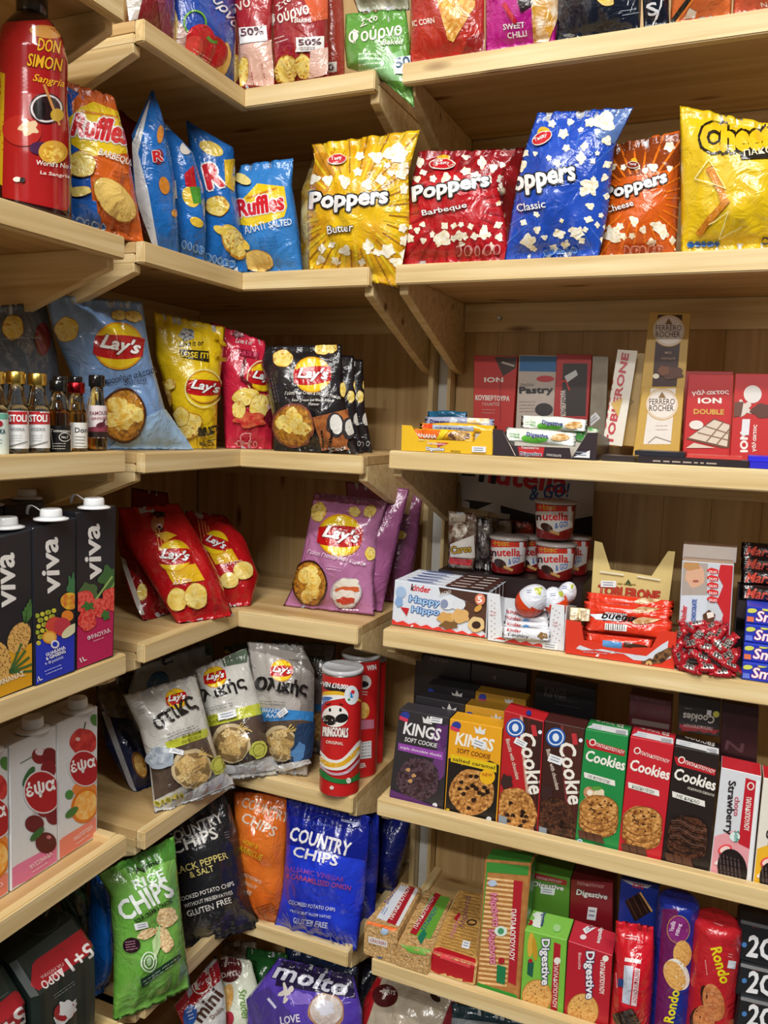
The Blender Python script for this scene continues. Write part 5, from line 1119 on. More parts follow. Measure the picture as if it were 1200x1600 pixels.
# bueno tray
def a_(a):
    top = [(915, 1000), (925, 1008), (940, 1006), (955, 1018), (972, 1016), (990, 1030), (1010, 1030), (1030, 1036), (1056, 1042)]
    a.poly([(900, 1013), (906, 1008), (925, 1015), (950, 1019), (1010, 1025), (1022, 1000), (1030, 990), (1056, 990), (1055, 1042)]+[(1030, 1036), (1010, 1033), (990, 1031), (972, 1020), (955, 1021), (940, 1014), (925, 1016), (910, 1016)], '#d8dee8')
    a.blob(1010, 1037, 12, 6, '#6a4228', -30, wob=.12); a.blob(1035, 1025, 20, 8, M('#8a6038', 'card', '#3a2418', 120), -32, wob=.08); a.blob(1014, 1036, 5, 4, '#d8b070'); a.text('f', (930, 1029), (935, 1030), 8, '#ffffff', .03); a.lines((912, 1018), (960, 1022), 1, 3, '#a8bcd8', 1)
bt_, bp_ = tray('chocolate_display_tray', 'red and silver-white tray of hazelnut bars left of the wrapped sweets', 'display box', '#de3a22', [(884, 968), (1056, 985), (1053, 1048), (883, 1020)], ('z', z4r), .10,
    [(883, 1020), (1053, 1048), (1056, 988), (1032, 985), (1024, 1000), (1018, 1012), (990, 1012), (912, 1000), (908, 972), (884, 968)], .03, art=a_, inner='#c83a26')
def buen(x, y, i):
    def f(a):
        if i == 0: a.text('bueno', (x+30, y+2), (x+84, y+5), 11, '#1a1a1a', .03, .2)
        a.poly([(x+8, y-8), (x+70, y-8), (x+60, y+3), (x+20, y)], '#dfe6f0') if i == 0 else None
        if i == 0: a.text('bueno', (x+28, y-1), (x+80, y+4), 10, '#1a1a1a', .03, .2)
        a.blob(x+98, y+2, 22, 5, M('#b08050', 'foil', '#e8d0a8', 60), -8)
        a.poly([(x+34, y+6), (x+68, y+9), (x+67, y+18), (x+33, y+15)], '#f0f0f0') if i < 4 else None
        for q in range(9): a.line([(x+36+q*3.5, y+7), (x+35.5+q*3.5, y+16)], 1.3 if q % 2 else .8, '#222222', hold=q > 0)
    return f
for i, (x, y, d, dd) in enumerate(((912, 968, .045, 'hazelnut bar with a white wavy band on top at the front of the red tray'), (912, 950, .065, 'second hazelnut bar in the red tray, barcode upward'), (915, 936, .085, 'rear hazelnut bar in the red tray below the cream display box'))):
    hbar('chocolate_bar', dd, 'chocolate', '#e03a20', x, x+138, y-4, y+(24 if i == 0 else 16), ('y', d, z4r), 6, buen(x, y, i), th=.02, lean=25)
hbar('chocolate_bar', 'hazelnut bar lying lowest in the red tray behind the cut-out front', 'chocolate', '#d83820', 914, 1020, 994, 1016, ('y', .022, z4r), 6, lambda a: (a.poly([(942, 1000), (972, 1004), (971, 1014), (941, 1010)], '#5a9ad8'), a.poly([(976, 1003), (1014, 1010), (1012, 1018), (974, 1010)], '#4a2a1c')), th=.018, lean=20)
CRM = 'cream ended hazelnut bars'
hbar('chocolate_bar', 'cream-coloured bar end poking out at the left of the red tray', 'chocolate', M('#e8dcb0', 'foil', '#8a6a40', 70), 890, 922, 950, 970, ('y', .035, z4r), 4, th=.016)
# Toblerone display
def a_(a):
    a.text('TOBLERONE', (934, 929), (1030, 939), 15, '#c03a28', .05, out='#6a2a18', ow=.01); a.poly([(976, 913), (982, 905), (988, 915)], '#3a4a2a'); a.lines((940, 910), (1010, 914), 1, 3, '#a88a40', 1.6); a.lines((950, 935), (1020, 945), 1, 3, '#b0a060', 2)
    a.poly([(980, 888), (991, 886), (992, 905), (980, 905)], '#2a1c18'); a.tagp(951, 912, 24, 10, 2)
    for q in ((938, 893, 975, 898), (996, 900, 1032, 906)): a.line([q[:2], q[2:]], 3, '#e8e0c0')
tb_, tp_ = tray('chocolate_display_box', 'cream and yellow display box with red TOBLERONE lettering and torn-open top', 'display box', '#dcc684', [(929, 845), (1055, 862), (1043, 950), (923, 936)], ('y', .12, z4r), .12,
    [(923, 940), (1043, 956), (1055, 862), (1044, 861), (1018, 900), (954, 890), (941, 848), (929, 845)], .10, art=a_, inner='#a89c94')
# small chocolate carton
def a_(a):
    a.poly([(1066, 876), (1106, 880), (1104, 948), (1064, 940)], '#b0a49c'); a.blob(1086, 900, 15, 18, '#dcae90', wob=.05); a.blob(1080, 884, 14, 7, '#c0905a', wob=.12); a.blob(1087, 908, 5, 2, '#a85a4a'); a.poly([(1062, 930), (1106, 930), (1102, 975), (1060, 970)], '#d4dce8')
    a.poly([(1126, 880), (1147, 882), (1141, 1000), (1124, 984), (1130, 960), (1120, 940), (1130, 915), (1122, 900)], '#c8242c')
    for i in range(5): a.blob(1114, 892+i*11, 9, 4.5, '#d8302c', 10, wob=.08); a.text('DUO', (1108, 895+i*11), (1120, 896+i*11), 4, '#ffffff', .03)
    a.text('kinder', (1072, 968), (1074, 946), 9, '#d82430', .03); a.text('CHOCOLATE', (1087, 970), (1089, 936), 7, '#2a5ab0', .04); a.poly([(1098, 960), (1108, 952), (1118, 960), (1114, 976), (1100, 972)], '#5a3826'); a.poly([(1104, 957), (1114, 955), (1116, 963), (1106, 966)], '#f0e8e0')
box('chocolate_carton', 'tall white and red chocolate carton picturing a child, behind the wrapped sweets', 'box', '#ccd2da', [(1066, 876), (1147, 882), (1140, 1000), (1060, 985)], ('y', .07, z4r), .05, 0, 0, a_, None, 'card', '#7a1c20', '#b89a80')
box('chocolate_carton', 'pale lid-down carton behind the tall white and red chocolate carton', 'box', '#d8cfc8', [(1068, 850), (1152, 856), (1150, 880), (1066, 874)], ('y', .12, z4r), .05, 0, 0, None, None, 'card', '#a07a60', '#a8846a')
# mars display with bars
def mars(x, y, s=1):
    def f(a): a.text('Mars', (x, y), (x+46*s, y+4), 17*s, '#d8483c', .035, .3, out='#c8a080', ow=.0)
    return f
ms_, mp_ = tray('chocolate_display_box', 'black display box of dark chocolate bars at the right frame edge', 'display box', '#2a2224', [(1156, 868), (1262, 884), (1256, 978), (1150, 960)], ('y', .085, z4r), .10,
    [(1150, 964), (1256, 982), (1258, 955), (1174, 940), (1154, 938)], .13, hf=.055, inner='#3a3234')
for i, (y, d) in enumerate(((928, .095), (903, .115), (882, .13), (862, .145))):
    hbar('chocolate_bar', ['lowest dark chocolate bar with red script in the black display box', 'second dark chocolate bar up in the black display box', 'third dark chocolate bar up in the black display box', 'top dark chocolate bar in the black display box'][i], 'chocolate', '#1c1416', 1158, 1250, y-12, y+12, ('y', d, z4r), 4, (lambda a, y=y: a.text('Mars', (1164, y+6), (1206, y+9), 15, '#c84a3c', .03, .3)), th=.02, lean=20)
# smarties tubes/boxes stack
SB = '#2238b8'
def sm(y, first):
    def f(a):
        a.text('Smarties', (1176, y+12), (1262, y+22), 15, '#f4f4f8', .035, .1, out='#c8202c', ow=.02); a.ell(1171, y-8, 9, 4, '#d8dc60'); a.poly([(1160, y-1), (1172, y), (1172, y+9), (1160, y+8)], '#e8784a' if first else '#6a80e0'); a.poly([(1186, y-12), (1198, y-10), (1197, y-6), (1186, y-8)], '#d84a8a')
    return f
for i, (y, lb) in enumerate(((1046, 'lowest blue sweets box in the stack at the right frame edge'), (1018, 'second blue sweets box up in the stack at the right frame edge'), (992, 'third blue sweets box up, just under the topmost'))):
    box('sweets_box', lb, 'box', SB, [(1158, y-13), (1266, y+3), (1264, y+30), (1156, y+13)], ('y', .012+.004*i, z4r+.0001+i*.0287) if False else ('y', .012, None), .06, 0, 0, sm(y, i % 2), None, 'card', '#1c2c98', '#2c44c8') if False else None
zb = z4r
A0 = hit((1158, 1062), 'z', z4r); hbx = (1062-1034)*depth(A0)/FPX*.98
for i, lb in enumerate(('lowest blue sweets box in the stack at the right frame edge', 'second blue sweets box up in the stack at the right frame edge', 'third blue sweets box up, just under the topmost', 'topmost blue sweets box, lying tilted forward on the stack')):
    dy = i*.010; c0 = Vector((A0.x, A0.y+dy, z4r+.0006+i*(hbx+.0006))); w = .12
    Q = [px(c0+Vector((0, 0, hbx))), px(c0+Vector((w, 0, hbx))), px(c0+Vector((w, 0, 0))), px(c0)]
    def a_(a):
        x, y = Q[3]; h = (Q[3][1]-Q[0][1])
        a.text('Smarties', (x+16, y-h*.12), (x+102, y+h*.35), h*.6, '#f4f4f8', .035, .1, out='#c8202c', ow=.02); a.ell(x+10, y-h*.72, 8, 3.6, '#d8dc60'); a.ell(x+34, y-h*.8, 8, 3, '#d8dc60'); a.poly([(x+2, y-h*.4), (x+13, y-h*.35), (x+13, y-h*.05), (x+2, y-h*.1)], '#e8784a' if i % 2 else '#6a80e0')
    o = box('sweets_box', lb, 'box', SB, Q, ('y', c0.y, c0.z), .06, 0, 0, a_, None, 'card', '#1c2c98', '#2c44c8')
# wrapped mini chocolates: one modelled, the rest copies
def candy():
    V = []; F = []; mi = []; nx, ny = 22, 8
    L_, W_2, H_ = .021, .0085, .0065
    for i in range(nx+1):
        u = -1+2*i/nx; e = abs(u)
        k = 1 if e < .62 else (.35+.65*max(0, (1-(e-.62)/.12)) if e < .74 else .35)
        hz = H_*(k if e < .74 else .12); wy = W_2*(1 if e < .62 else (.75 if e < .8 else 1.05))
        for j in range(ny):
            a = 2*math.pi*j/ny+math.pi/ny; q = 1.18
            y = max(-1, min(1, q*math.cos(a)))*wy; z = max(-1, min(1, q*math.sin(a)))*hz+(.0011*math.sin(i*2.3+j*2) if e > .7 else 0)
            V.append((u*L_, y, z))
    for i in range(nx):
        for j in range(ny):
            F.append((i*ny+j, i*ny+(j+1) % ny, (i+1)*ny+(j+1) % ny, (i+1)*ny+j)); e = abs(-1+2*(i+.5)/nx); mi.append(1 if e < .4 and j in (1, 2, 5, 6) else 0)
    F += [tuple(range(ny))[::-1], tuple(range(nx*ny, nx*ny+ny))]; mi += [0, 0]
    return link('wrapped_sweet', V, F, [M('#a81824', 'foil'), M('#c8c4be', 'sfoil', '#3a3434', 330, soft=.05)], mi, True)
cn = candy(); HEAP = 'small red and silver wrapped chocolates in the heap'
spots = [(1068, 1034, 80, 5), (1078, 1046, -25, 0), (1106, 1044, 10, 0), (1128, 1052, 12, 0), (1140, 1040, -22, 3), (1096, 1028, -25, 12), (1076, 1022, 15, 14), (1060, 1012, 75, 14), (1120, 1026, -30, 14), (1140, 1024, 40, 14), (1104, 1012, -8, 24), (1082, 1006, 22, 28), (1064, 992, 60, 26), (1124, 1008, -40, 26), (1138, 1006, 55, 24), (1092, 992, 50, 38), (1110, 994, 60, 38), (1074, 980, -30, 42), (1126, 990, 62, 36), (1090, 976, 15, 52), (1146, 1030, 70, 8), (1058, 1026, -70, 6), (1112, 980, 35, 48), (1100, 1040, -60, 10)]
for i, (x, y, r, h) in enumerate(spots):
    o = cn if i == 0 else cn.copy()
    if i: COL.objects.link(o)
    P = hit((x, y), 'y', .008+h*.0011); P.z = max(P.z, z4r+.0072); o.location = P
    o.rotation_euler = (math.radians(20+((i*53) % 50)-25), math.radians(-r), math.radians(((i*37) % 40)-20)) if h else (math.radians(10), math.radians(-r*.35), math.radians(r*.7))
    tag(o, 'small red and silver wrapped chocolate in the loose heap beside the blue boxes', 'sweet', HEAP)
# hazelnut spread cups
def cup(label, x0, x1, yt, yb, d, stack=0):
    cx = (x0+x1)/2; c = hit((cx, yb), 'y', d); k = depth(c)/FPX; r = (x1-x0)/2*k; H = (yb-yt)*k
    def f(a):
        w = x1-x0; a.L = 4
        a.poly([(x0+3, yt+9), (x1-3, yt+9), (x1-3, yt+22), (x0+3, yt+22)], '#d83a2c'); a.text('+bisc', (x0+8, yt+20), (x0+w*.55, yt+20), 9, '#d8a030', .03); a.poly([(x0+2, yt+22), (x1-2, yt+22), (x1-4, yb-16), (cx, yb-6), (x0+4, yb-16)], '#e4e2de')
        a.text('nutella', (x0+6, yt+36), (x1-10, yt+36), 12, '#d8242c', .035); a.text('n', (x0+6, yt+36), (x0+13, yt+36), 8, '#16161a', .035); a.text('& GO!', (cx+2, yt+49), (x1-10, yt+45), 9, '#2a6ac8', .02, .3)
        a.blob(cx-11, yt+47, 10, 6, '#3a2018', 30); a.line([(cx-6, yt+52), (cx+8, yt+58)], 4, '#d8a860'); a.poly([(x1-12, yt+14), (x1-6, yt+14), (x1-6, yt+34), (x1-12, yt+34)], '#e8eaf0')
    o = lathe('spread_cup', [(r*.8, 0, 0), (r*.86, .003, 0), (r*.97, H*.86, 0)], c, [M('#8a1c1c', 'gloss')], 36, label=label, cat='cup', art=f)
    lathe('lid', [(r*1.0, 0, 0), (r*1.03, .002, 0), (r*1.03, .005, 0), (r*.9, .007, 0), (r*.3, .008, 0)], c+Vector((0, 0, H*.86)), [M('#b8b0ac', 'gloss')], 36, o)
    return o
def stand(name, label, c0, c1, y0, y1, z0, z1, col):
    o = board(name, c0, c1, y0, y1, z0, z1, M(col, 'card'), None, bev=.001); tag(o, label, 'display box'); return o
cz = hit((790, 893), 'y', .22).z
P0 = hit((692, 893), 'y', .20).x; P1 = hit((915, 900), 'y', .20).x
stand('display_stand', 'dark two-step cardboard stand carrying the hazelnut spread cups', P0, P1, .17, .34, z4r+.0006, cz-.0006, '#2c1c1e')
cup('hazelnut spread and breadstick cup on the left of the front row', 763, 823, 833, 893, .20)
cup('hazelnut spread and breadstick cup on the right under the stacked one', 835, 898, 843, 903, .20)
cup('hazelnut spread and breadstick cup stacked on top of the right one', 833, 898, 777, 840, .20)
cup('hazelnut spread cup in the shade behind the gap of the front two', 800, 860, 832, 890, .27)
cup('hazelnut spread cup behind the right-hand pair', 872, 920, 832, 896, .28)
# header card
P = [hit(p, 'y', .36) for p in ((719, 722), (929, 736), (925, 850), (880, 842), (820, 838), (770, 800), (722, 792))]
V = [tuple(p) for p in P]+[(p.x, p.y+.002, p.z) for p in P]; k = len(P)
tr = [tuple(i) for i in tessellate_polygon([[Vector((p.x, p.z, 0)) for p in P]])]
ar = Art([Vector(v) for v in V], tr, P[0], L=20); ar.fin = 'flat'
ar.text('nutella', (748, 752), (884, 772), 34, '#c8242c', .035); ar.text('n', (748, 752), (774, 756), 24, '#16161a', .035); ar.text('& GO!', (828, 782), (892, 776), 22, '#2a4a8a', .02, .3)
ar.poly([(722, 780), (770, 786), (820, 800), (880, 814), (926, 806), (925, 850), (880, 842), (820, 838), (770, 800), (722, 792)], '#1c1214'); ar.poly([(722, 736), (744, 737), (743, 744), (722, 743)], '#1c1214')
tag(assemble('display_header', V, tr+[(i, (i+1) % k, k+(i+1) % k, k+i) for i in range(k)]+[tuple(i+k for i in reversed(range(k)))], [M('#c8c4c0', 'flat')], [0]*(len(tr)+k+1), False, ar, P[0]), 'grey-white cardboard header with spread logo standing behind the cups', 'sign')
# biscuit bags left of the cups
def a_(a):
    a.poly([(702, 802), (728, 804), (727, 816), (702, 814)], '#c8bca8'); a.blob(716, 828, 14, 12, M('#6a4a34', 'foil', '#d8d0c4', 90)); a.poly([(704, 850), (740, 836), (742, 872), (704, 870)], '#e0dcd4'); a.text('Caros', (706, 865), (736, 862), 11, '#c8a030', .03, out='#2a1810', ow=.05); a.poly([(704, 870), (738, 874), (736, 884), (702, 880)], '#c8242c')
bag('biscuit_bag', 'small brown and cream biscuit bag left of the spread cups', 'biscuits', M('#a89c8c', 'foil', '#5a3a2c', 50), [(700, 798), (700, 840), (700, 886)], [(745, 802), (744, 840), (740, 890)], ('y', .17, z4r), 0, 4, .03, art=a_, ext=True)
bag('biscuit_bag', 'small dark silver biscuit bag in the shade beside the left spread cup', 'biscuits', M('#3a3034', 'sfoil', '#9a948c', 60), [(742, 808), (742, 850), (742, 890)], [(766, 812), (766, 850), (764, 892)], ('y', .2, z4r), 0, 4, .03)
for i, (x0, x1, d) in enumerate(((728, 770, .25), (765, 800, .28), (796, 834, .30))):
    bag('biscuit_bag', ['crinkled silver biscuit bag showing above the left spread cup', 'crinkled silver and brown biscuit bag, middle of the back row', 'brown and red biscuit bag at the right of the back row beside the stacked cup'][i], 'biscuits', M(['#8a8680', '#6a625a', '#5a4034'][i], 'sfoil', ['#d0ccc4', '#a8a098', '#a83a34'][i], 50), [(x0, 804+i*4), (x0, 840), (x0, 880)], [(x1, 808+i*4), (x1, 840), (x1, 880)], ('y', d, z4r), 0, 6, .03)
# ================================================================ fifth shelf
def epsa(a, P, w, band, name, kind):
    a.poly([P(0, .86), P(.5, .845), P(1, .83), P(1, 1), P(0, 1)], band)
    if kind == 'cherry':
        a.ell(*P(.62, .16), w*.17, w*.17, '#8a1420'); a.ell(*P(.62, .13), w*.1, w*.08, '#e8dce0'); a.blob(*P(.85, .2), w*.16, w*.2, '#7a101c', -30); a.blob(*P(.8, .28), w*.16, w*.18, '#8a1420')
        a.line([P(.2, .15), P(.5, .14)], 1.2, '#4a6a2a'); a.blob(*P(.38, .27), w*.08, w*.24, '#2f6a34', 28); a.blob(*P(.5, .62), w*.2, w*.18, '#6a1420'); a.blob(*P(.9, .62), w*.16, w*.2, '#7a1420'); a.blob(*P(.7, .55), w*.15, w*.16, '#8a1824'); a.blob(*P(.74, .79), w*.22, w*.22, '#5a1018'); a.ell(*P(.8, .76), w*.05, w*.04, '#c87a80'); a.blob(*P(.55, .70), w*.07, w*.2, '#2f6a34', 45)
        a.line([P(.45, .54), P(.85, .58)], 1.2, '#c8b8a0')
    else:
        a.blob(*P(.64, .22), w*.34, w*.34, M('#b81c24', 'card', '#d84038', 60), wob=.03); a.line([P(.66, .13), P(.7, .08)], 2, '#3a5a2a'); a.blob(*P(.95, .1), w*.12, w*.16, '#4a8a3a', -30); a.ell(*P(.5, .18), w*.06, w*.05, '#f0c8c0')
        a.blob(*P(.68, .58), w*.32, w*.2, '#f08a3a'); a.blob(*P(.68, .70), w*.34, w*.46, '#e07a14', 20, a0=0); a.blob(*P(.69, .70), w*.28, w*.38, M('#f6a83c', 'card', '#f8cc78', 90), 20); a.blob(*P(.28, .56), w*.1, w*.12, '#4a8a3a', 20); a.blob(*P(.34, .70), w*.09, w*.2, '#4a7a34', 50); a.ell(*P(.9, .5), w*.05, w*.06, '#4a2414')
    cx, cy = P(.66, .42); a.ell(cx, cy, w*.40, w*.46, '#e8e0e0', -12); a.ell(cx, cy, w*.37, w*.43, '#b41820', -12); a.text('έψα', (cx-w*.30, cy+w*.18), (cx+w*.32, cy-w*.0), w*.36, '#ffffff', .035, .15)
    a.text(name, P(.42, .925), P(.88, .895), 6, '#f8ecec', .03); a.lines(P(.45, .95), P(.85, .925), 1, 4, '#f4dce0', 1.3)
def epsaf(x0, x1, yt, yb, band, name, kind):
    def f(a):
        w = x1-x0
        def P(u, v):
            t = yt[0]+(yt[1]-yt[0])*u; b = yb[0]+(yb[1]-yb[0])*u; return (x0+w*u, t+(b-t)*v)
        epsa(a, P, w, band, name, kind)
    return f
WH = '#e4e6e8'; l5 = ZL[4]
carton('c', 'white apple and orange juice carton with peach base, first of the white cartons', [(89, 1131), (153, 1103), (152, 1311), (91, 1343)], ('z', l5), .07, 90, WH, epsaf(90, 152, (1131, 1103), (1343, 1311), '#f08a74', 'ΜΗΛΟ ΠΟΡΤΟΚΑΛΙ', 'apple'), (121, 1109), top='#d4d6d8', caph=.017, capr=.0165)
carton('c', 'white sour cherry juice carton with pink base, middle of the white cartons', [(15, 1166), (88, 1133), (91, 1354), (17, 1388)], ('z', l5), .07, 90, WH, epsaf(16, 89, (1166, 1133), (1354, 1386), '#e880a8', 'ΒΥΣΣΙΝΑΔΑ', 'cherry') if False else epsaf(16, 90, (1166, 1133), (1388, 1354), '#e880a8', 'ΒΥΣΣΙΝΑΔΑ', 'cherry'), (51, 1140), top='#d4d6d8', caph=.017, capr=.0165)
carton('c', 'white apple and orange juice carton cut by the left frame edge', [(-62, 1200), (13, 1168), (14, 1400), (-60, 1440)], ('z', l5), .07, 90, WH, epsaf(-60, 13, (1200, 1168), (1440, 1402), '#f08a74', 'ΜΗΛΟ', 'apple'), (-24, 1174), top='#d4d6d8', caph=.017, capr=.0165)
# corner crisps
z5 = ZC[4]
bag(CB_, 'navy crisp bag with silver edge tipped on its side behind the grey rye bags', 'crisps', '#1a2448', [(158, 1110), (165, 1165), (196, 1220), (214, 1243)], [(196, 1094), (216, 1150), (232, 1200), (243, 1232)], ('x', -.11, z5), 72, 30, .05, art=lambda a: (a.blob(218, 1195, 10, 22, '#8a5a24', -20), a.blob(219, 1196, 8, 18, M('#e8c87a', 'foil', '#c89038', 90), -20), a.poly([(158, 1112), (168, 1112), (214, 1238), (206, 1238)], '#b0b4bc')), back='#a0a4aa')
bag(CB_, 'grey and steel-blue crisp bag wedged under the shelf above at the left', 'crisps', M('#9aa0a2', 'foil'), [(212, 1042), (200, 1080), (205, 1140)], [(330, 1002), (338, 1050), (340, 1140)], ('x', -.12, z5), 62, 16, .05, art=lambda a: (a.blob(247, 1070, 17, 22, '#2f6494', 20), a.text('ς', (258, 1044), (272, 1034), 14, '#202020', .03), a.poly([(318, 1000), (350, 1000), (352, 1020), (322, 1024)], '#4a5a44')), back='#a0a4aa')
bag(CB_, 'brown printed crisp bag in the dark gap beside the white cartons', 'crisps', M('#4a3626', 'foil', '#6a5a3a', 60), [(150, 1062), (150, 1100), (160, 1150)], [(212, 1050), (212, 1090), (215, 1140)], ('x', -.2, z5), 74, 10, .05)
def rye(a, K, band, word, w0, w1, wh, lg, bandtxt, bowl, badge, nut=None, sil=None, tg=None, bandc2='#5a5a20', brown=None, bowlr=(30, 34)):
    a.poly(brown, M('#4a3c34', 'foil', '#5c4c40', 20)); a.poly(band, K)
    a.lays(lg[0], lg[1], lg[2], lg[3]); a.text(word, w0, w1, wh, '#1c1a1a', .02)
    for s_, p0, p1, h in bandtxt: a.text(s_, p0, p1, h, bandc2, .02)
    bx, by = bowl; rx, ry = bowlr
    a.blob(bx, by, rx, ry, '#cdb890', -18, wob=.02); a.blob(bx+1, by+2, rx*.88, ry*.86, '#8a7048', -18)
    r = random.Random(int(bx))
    for i in range(11):
        t = r.random()*6.28; q = r.random()**.5*.6; x, y = bx+rx*q*math.cos(t), by+ry*q*math.sin(t); rt = r.uniform(-60, 60)
        c, s2 = math.cos(math.radians(rt)), math.sin(math.radians(rt)); W, H = rx*.42, ry*.2
        a.poly([(x+(u*W)*c-(v*H)*s2, y+(u*W)*s2+(v*H)*c) for u, v in ((-1, -1), (1, -1), (1, 1), (-1, 1))], M(['#e6d09a', '#d6b878', '#c8a868'][i % 3], 'foil', '#b8945a', 240), hold=i % 3 > 0)
    for i in range(6): a.line([(bx+8+i*2, by-ry*.6-i), (bx+16+i*3, by-ry*1.05+i*3)], 1.4, '#d8b868', hold=i > 0)
    a.ell(badge[0], badge[1], 12, 13, '#c8cc5a' if K == '#c2c83c' else '#3a6aa8'); a.ring(badge[0], badge[1], 9, 10, 1, '#7a7a30')
    if sil: a.poly(sil, '#d4d6d8')
    if nut: a.nutri(nut[0], nut[1], 5, 9, 9, '#e0d060', '#8a8430'); a.lines((nut[0][0], nut[0][1]+8), (nut[1][0], nut[1][1]+8), 3, 5, '#e8e8e8', 1.2)
    if tg: a.tagp(*tg)
SG = '#cfcdc6'
def a_(a):
    a.poly([(450, 1030), (490, 1030), (492, 1190), (480, 1195), (460, 1150), (470, 1100)], '#8a847e')
    rye(a, '#3a88cc', [(398, 1105), (490, 1112), (490, 1128), (480, 1126), (470, 1124), (404, 1128), (402, 1124)], 'Ολικής', (402, 1082), (477, 1090), 26, (440, 1048, 17, 5), [('ΘΑΛΑΣΣΙΝΟ', (412, 1112), (450, 1114), 6), ('ΑΛΑΤΙ', (418, 1120), (444, 1121), 6)], (440, 1160), (465, 1175), bandc2='#dfe9f4', brown=[(402, 1124), (490, 1126), (486, 1186), (430, 1200), (424, 1180)], tg=(443, 1112, 16, 9, -35), bowlr=(24, 28))
    a.poly([(462, 1130), (488, 1126), (484, 1180), (470, 1190), (455, 1186)], '#2a4668'); a.text('Ολικής', (402, 1082), (477, 1090), 26, '#1c1a1a', .02); a.lines((412, 1094), (458, 1097), 2, 4, '#6a6a6a', 1); a.blob(466, 1172, 8, 15, '#5a90c8', 10, wob=.1)
    a.poly([(425, 1192), (478, 1184), (482, 1190), (434, 1202)], '#dcdcdc')
bag(CB_, 'grey wholegrain crisp bag with blue band, standing left of the red cans', 'crisps', '#b4aea8', [(386, 1003), (396, 1070), (412, 1140), (428, 1202)], [(472, 1008), (492, 1050), (490, 1120), (482, 1190)], ('y', .035, z5), 14, 8, .06, wr=1.2, art=a_)
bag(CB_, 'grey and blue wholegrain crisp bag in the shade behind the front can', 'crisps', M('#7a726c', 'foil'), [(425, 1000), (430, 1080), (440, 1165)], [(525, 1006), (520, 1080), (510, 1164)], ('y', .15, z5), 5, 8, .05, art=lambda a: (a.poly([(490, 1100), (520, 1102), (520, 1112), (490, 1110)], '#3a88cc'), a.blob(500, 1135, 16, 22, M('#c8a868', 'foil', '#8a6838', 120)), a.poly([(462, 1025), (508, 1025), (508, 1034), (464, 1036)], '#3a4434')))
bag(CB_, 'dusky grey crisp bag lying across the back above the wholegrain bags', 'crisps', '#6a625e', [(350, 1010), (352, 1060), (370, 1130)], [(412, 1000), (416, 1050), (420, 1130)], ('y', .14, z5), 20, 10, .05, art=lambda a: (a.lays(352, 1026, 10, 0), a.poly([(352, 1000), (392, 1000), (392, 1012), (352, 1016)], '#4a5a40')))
def a_(a):
    a.poly([(345, 1025), (388, 1010), (386, 1035), (350, 1042)], '#5a6a58')
    rye(a, '#c2c83c', [(318, 1120), (408, 1098), (415, 1110), (408, 1116), (326, 1136)], 'λικής', (322, 1100), (386, 1078), 24, (336, 1058, 17, -12), [('SOUR CREAM', (330, 1122), (368, 1114), 5), ('ΜΑΥΡΟ ΠΙΠΕΡΙ', (332, 1130), (368, 1122), 5)], (362, 1160), (402, 1170), brown=[(323, 1134), (408, 1112), (426, 1180), (350, 1200), (345, 1190)], sil=[(346, 1192), (395, 1192), (426, 1180), (433, 1200), (352, 1206)], tg=(355, 1117, 26, 12, -14), bowlr=(28, 30))
    a.lines((326, 1106), (372, 1096), 2, 4, '#6a6a6a', 1)
bag(CB_, 'grey rye crisp bag with lime band slumped in the shelf corner, right of its twin', 'crisps', SG, [(304, 1046), (318, 1110), (334, 1165), (350, 1205)], [(385, 1012), (400, 1070), (420, 1140), (433, 1201)], ('y', -.015, z5), 40, 18, .065, wr=1.4, art=a_)
def a_(a):
    a.lines((215, 1112), (228, 1108), 2, 4, '#5a5a5a', .8)
    rye(a, '#c2c83c', [(258, 1160), (322, 1138), (326, 1146), (322, 1152), (262, 1172)], 'στικς', (250, 1146), (310, 1108), 26, (275, 1092, 16, -12), [('SOUR CREAM', (284, 1154), (312, 1146), 5), ('ΜΑΥΡΟ ΠΙΠΕΡΙ', (284, 1162), (314, 1153), 5)], (298, 1200), (337, 1195), brown=[(234, 1180), (262, 1172), (322, 1150), (340, 1200), (242, 1250)], sil=[(240, 1264), (344, 1206), (364, 1222), (243, 1278)], nut=((246, 1253), (282, 1239)), bowlr=(30, 30))
    a.lines((262, 1148), (308, 1132), 3, 4, '#5a5a5a', 1); a.blob(252, 1183, 20, 17, '#a8b4c0', wob=.06); a.blob(252, 1180, 16, 13, M('#c8d0d8', 'foil', '#8a96a4', 60)); a.tagp(275, 1174, 20, 9, 15)
bag(CB_, 'grey rye crisp bag with lime band leaning over the left arm of the corner shelf', 'crisps', SG, [(192, 1086), (218, 1140), (234, 1200), (242, 1278)], [(306, 1054), (320, 1110), (338, 1180), (364, 1222)], ('x', .005, z5), 64, 20, .07, wr=1.5, art=a_)
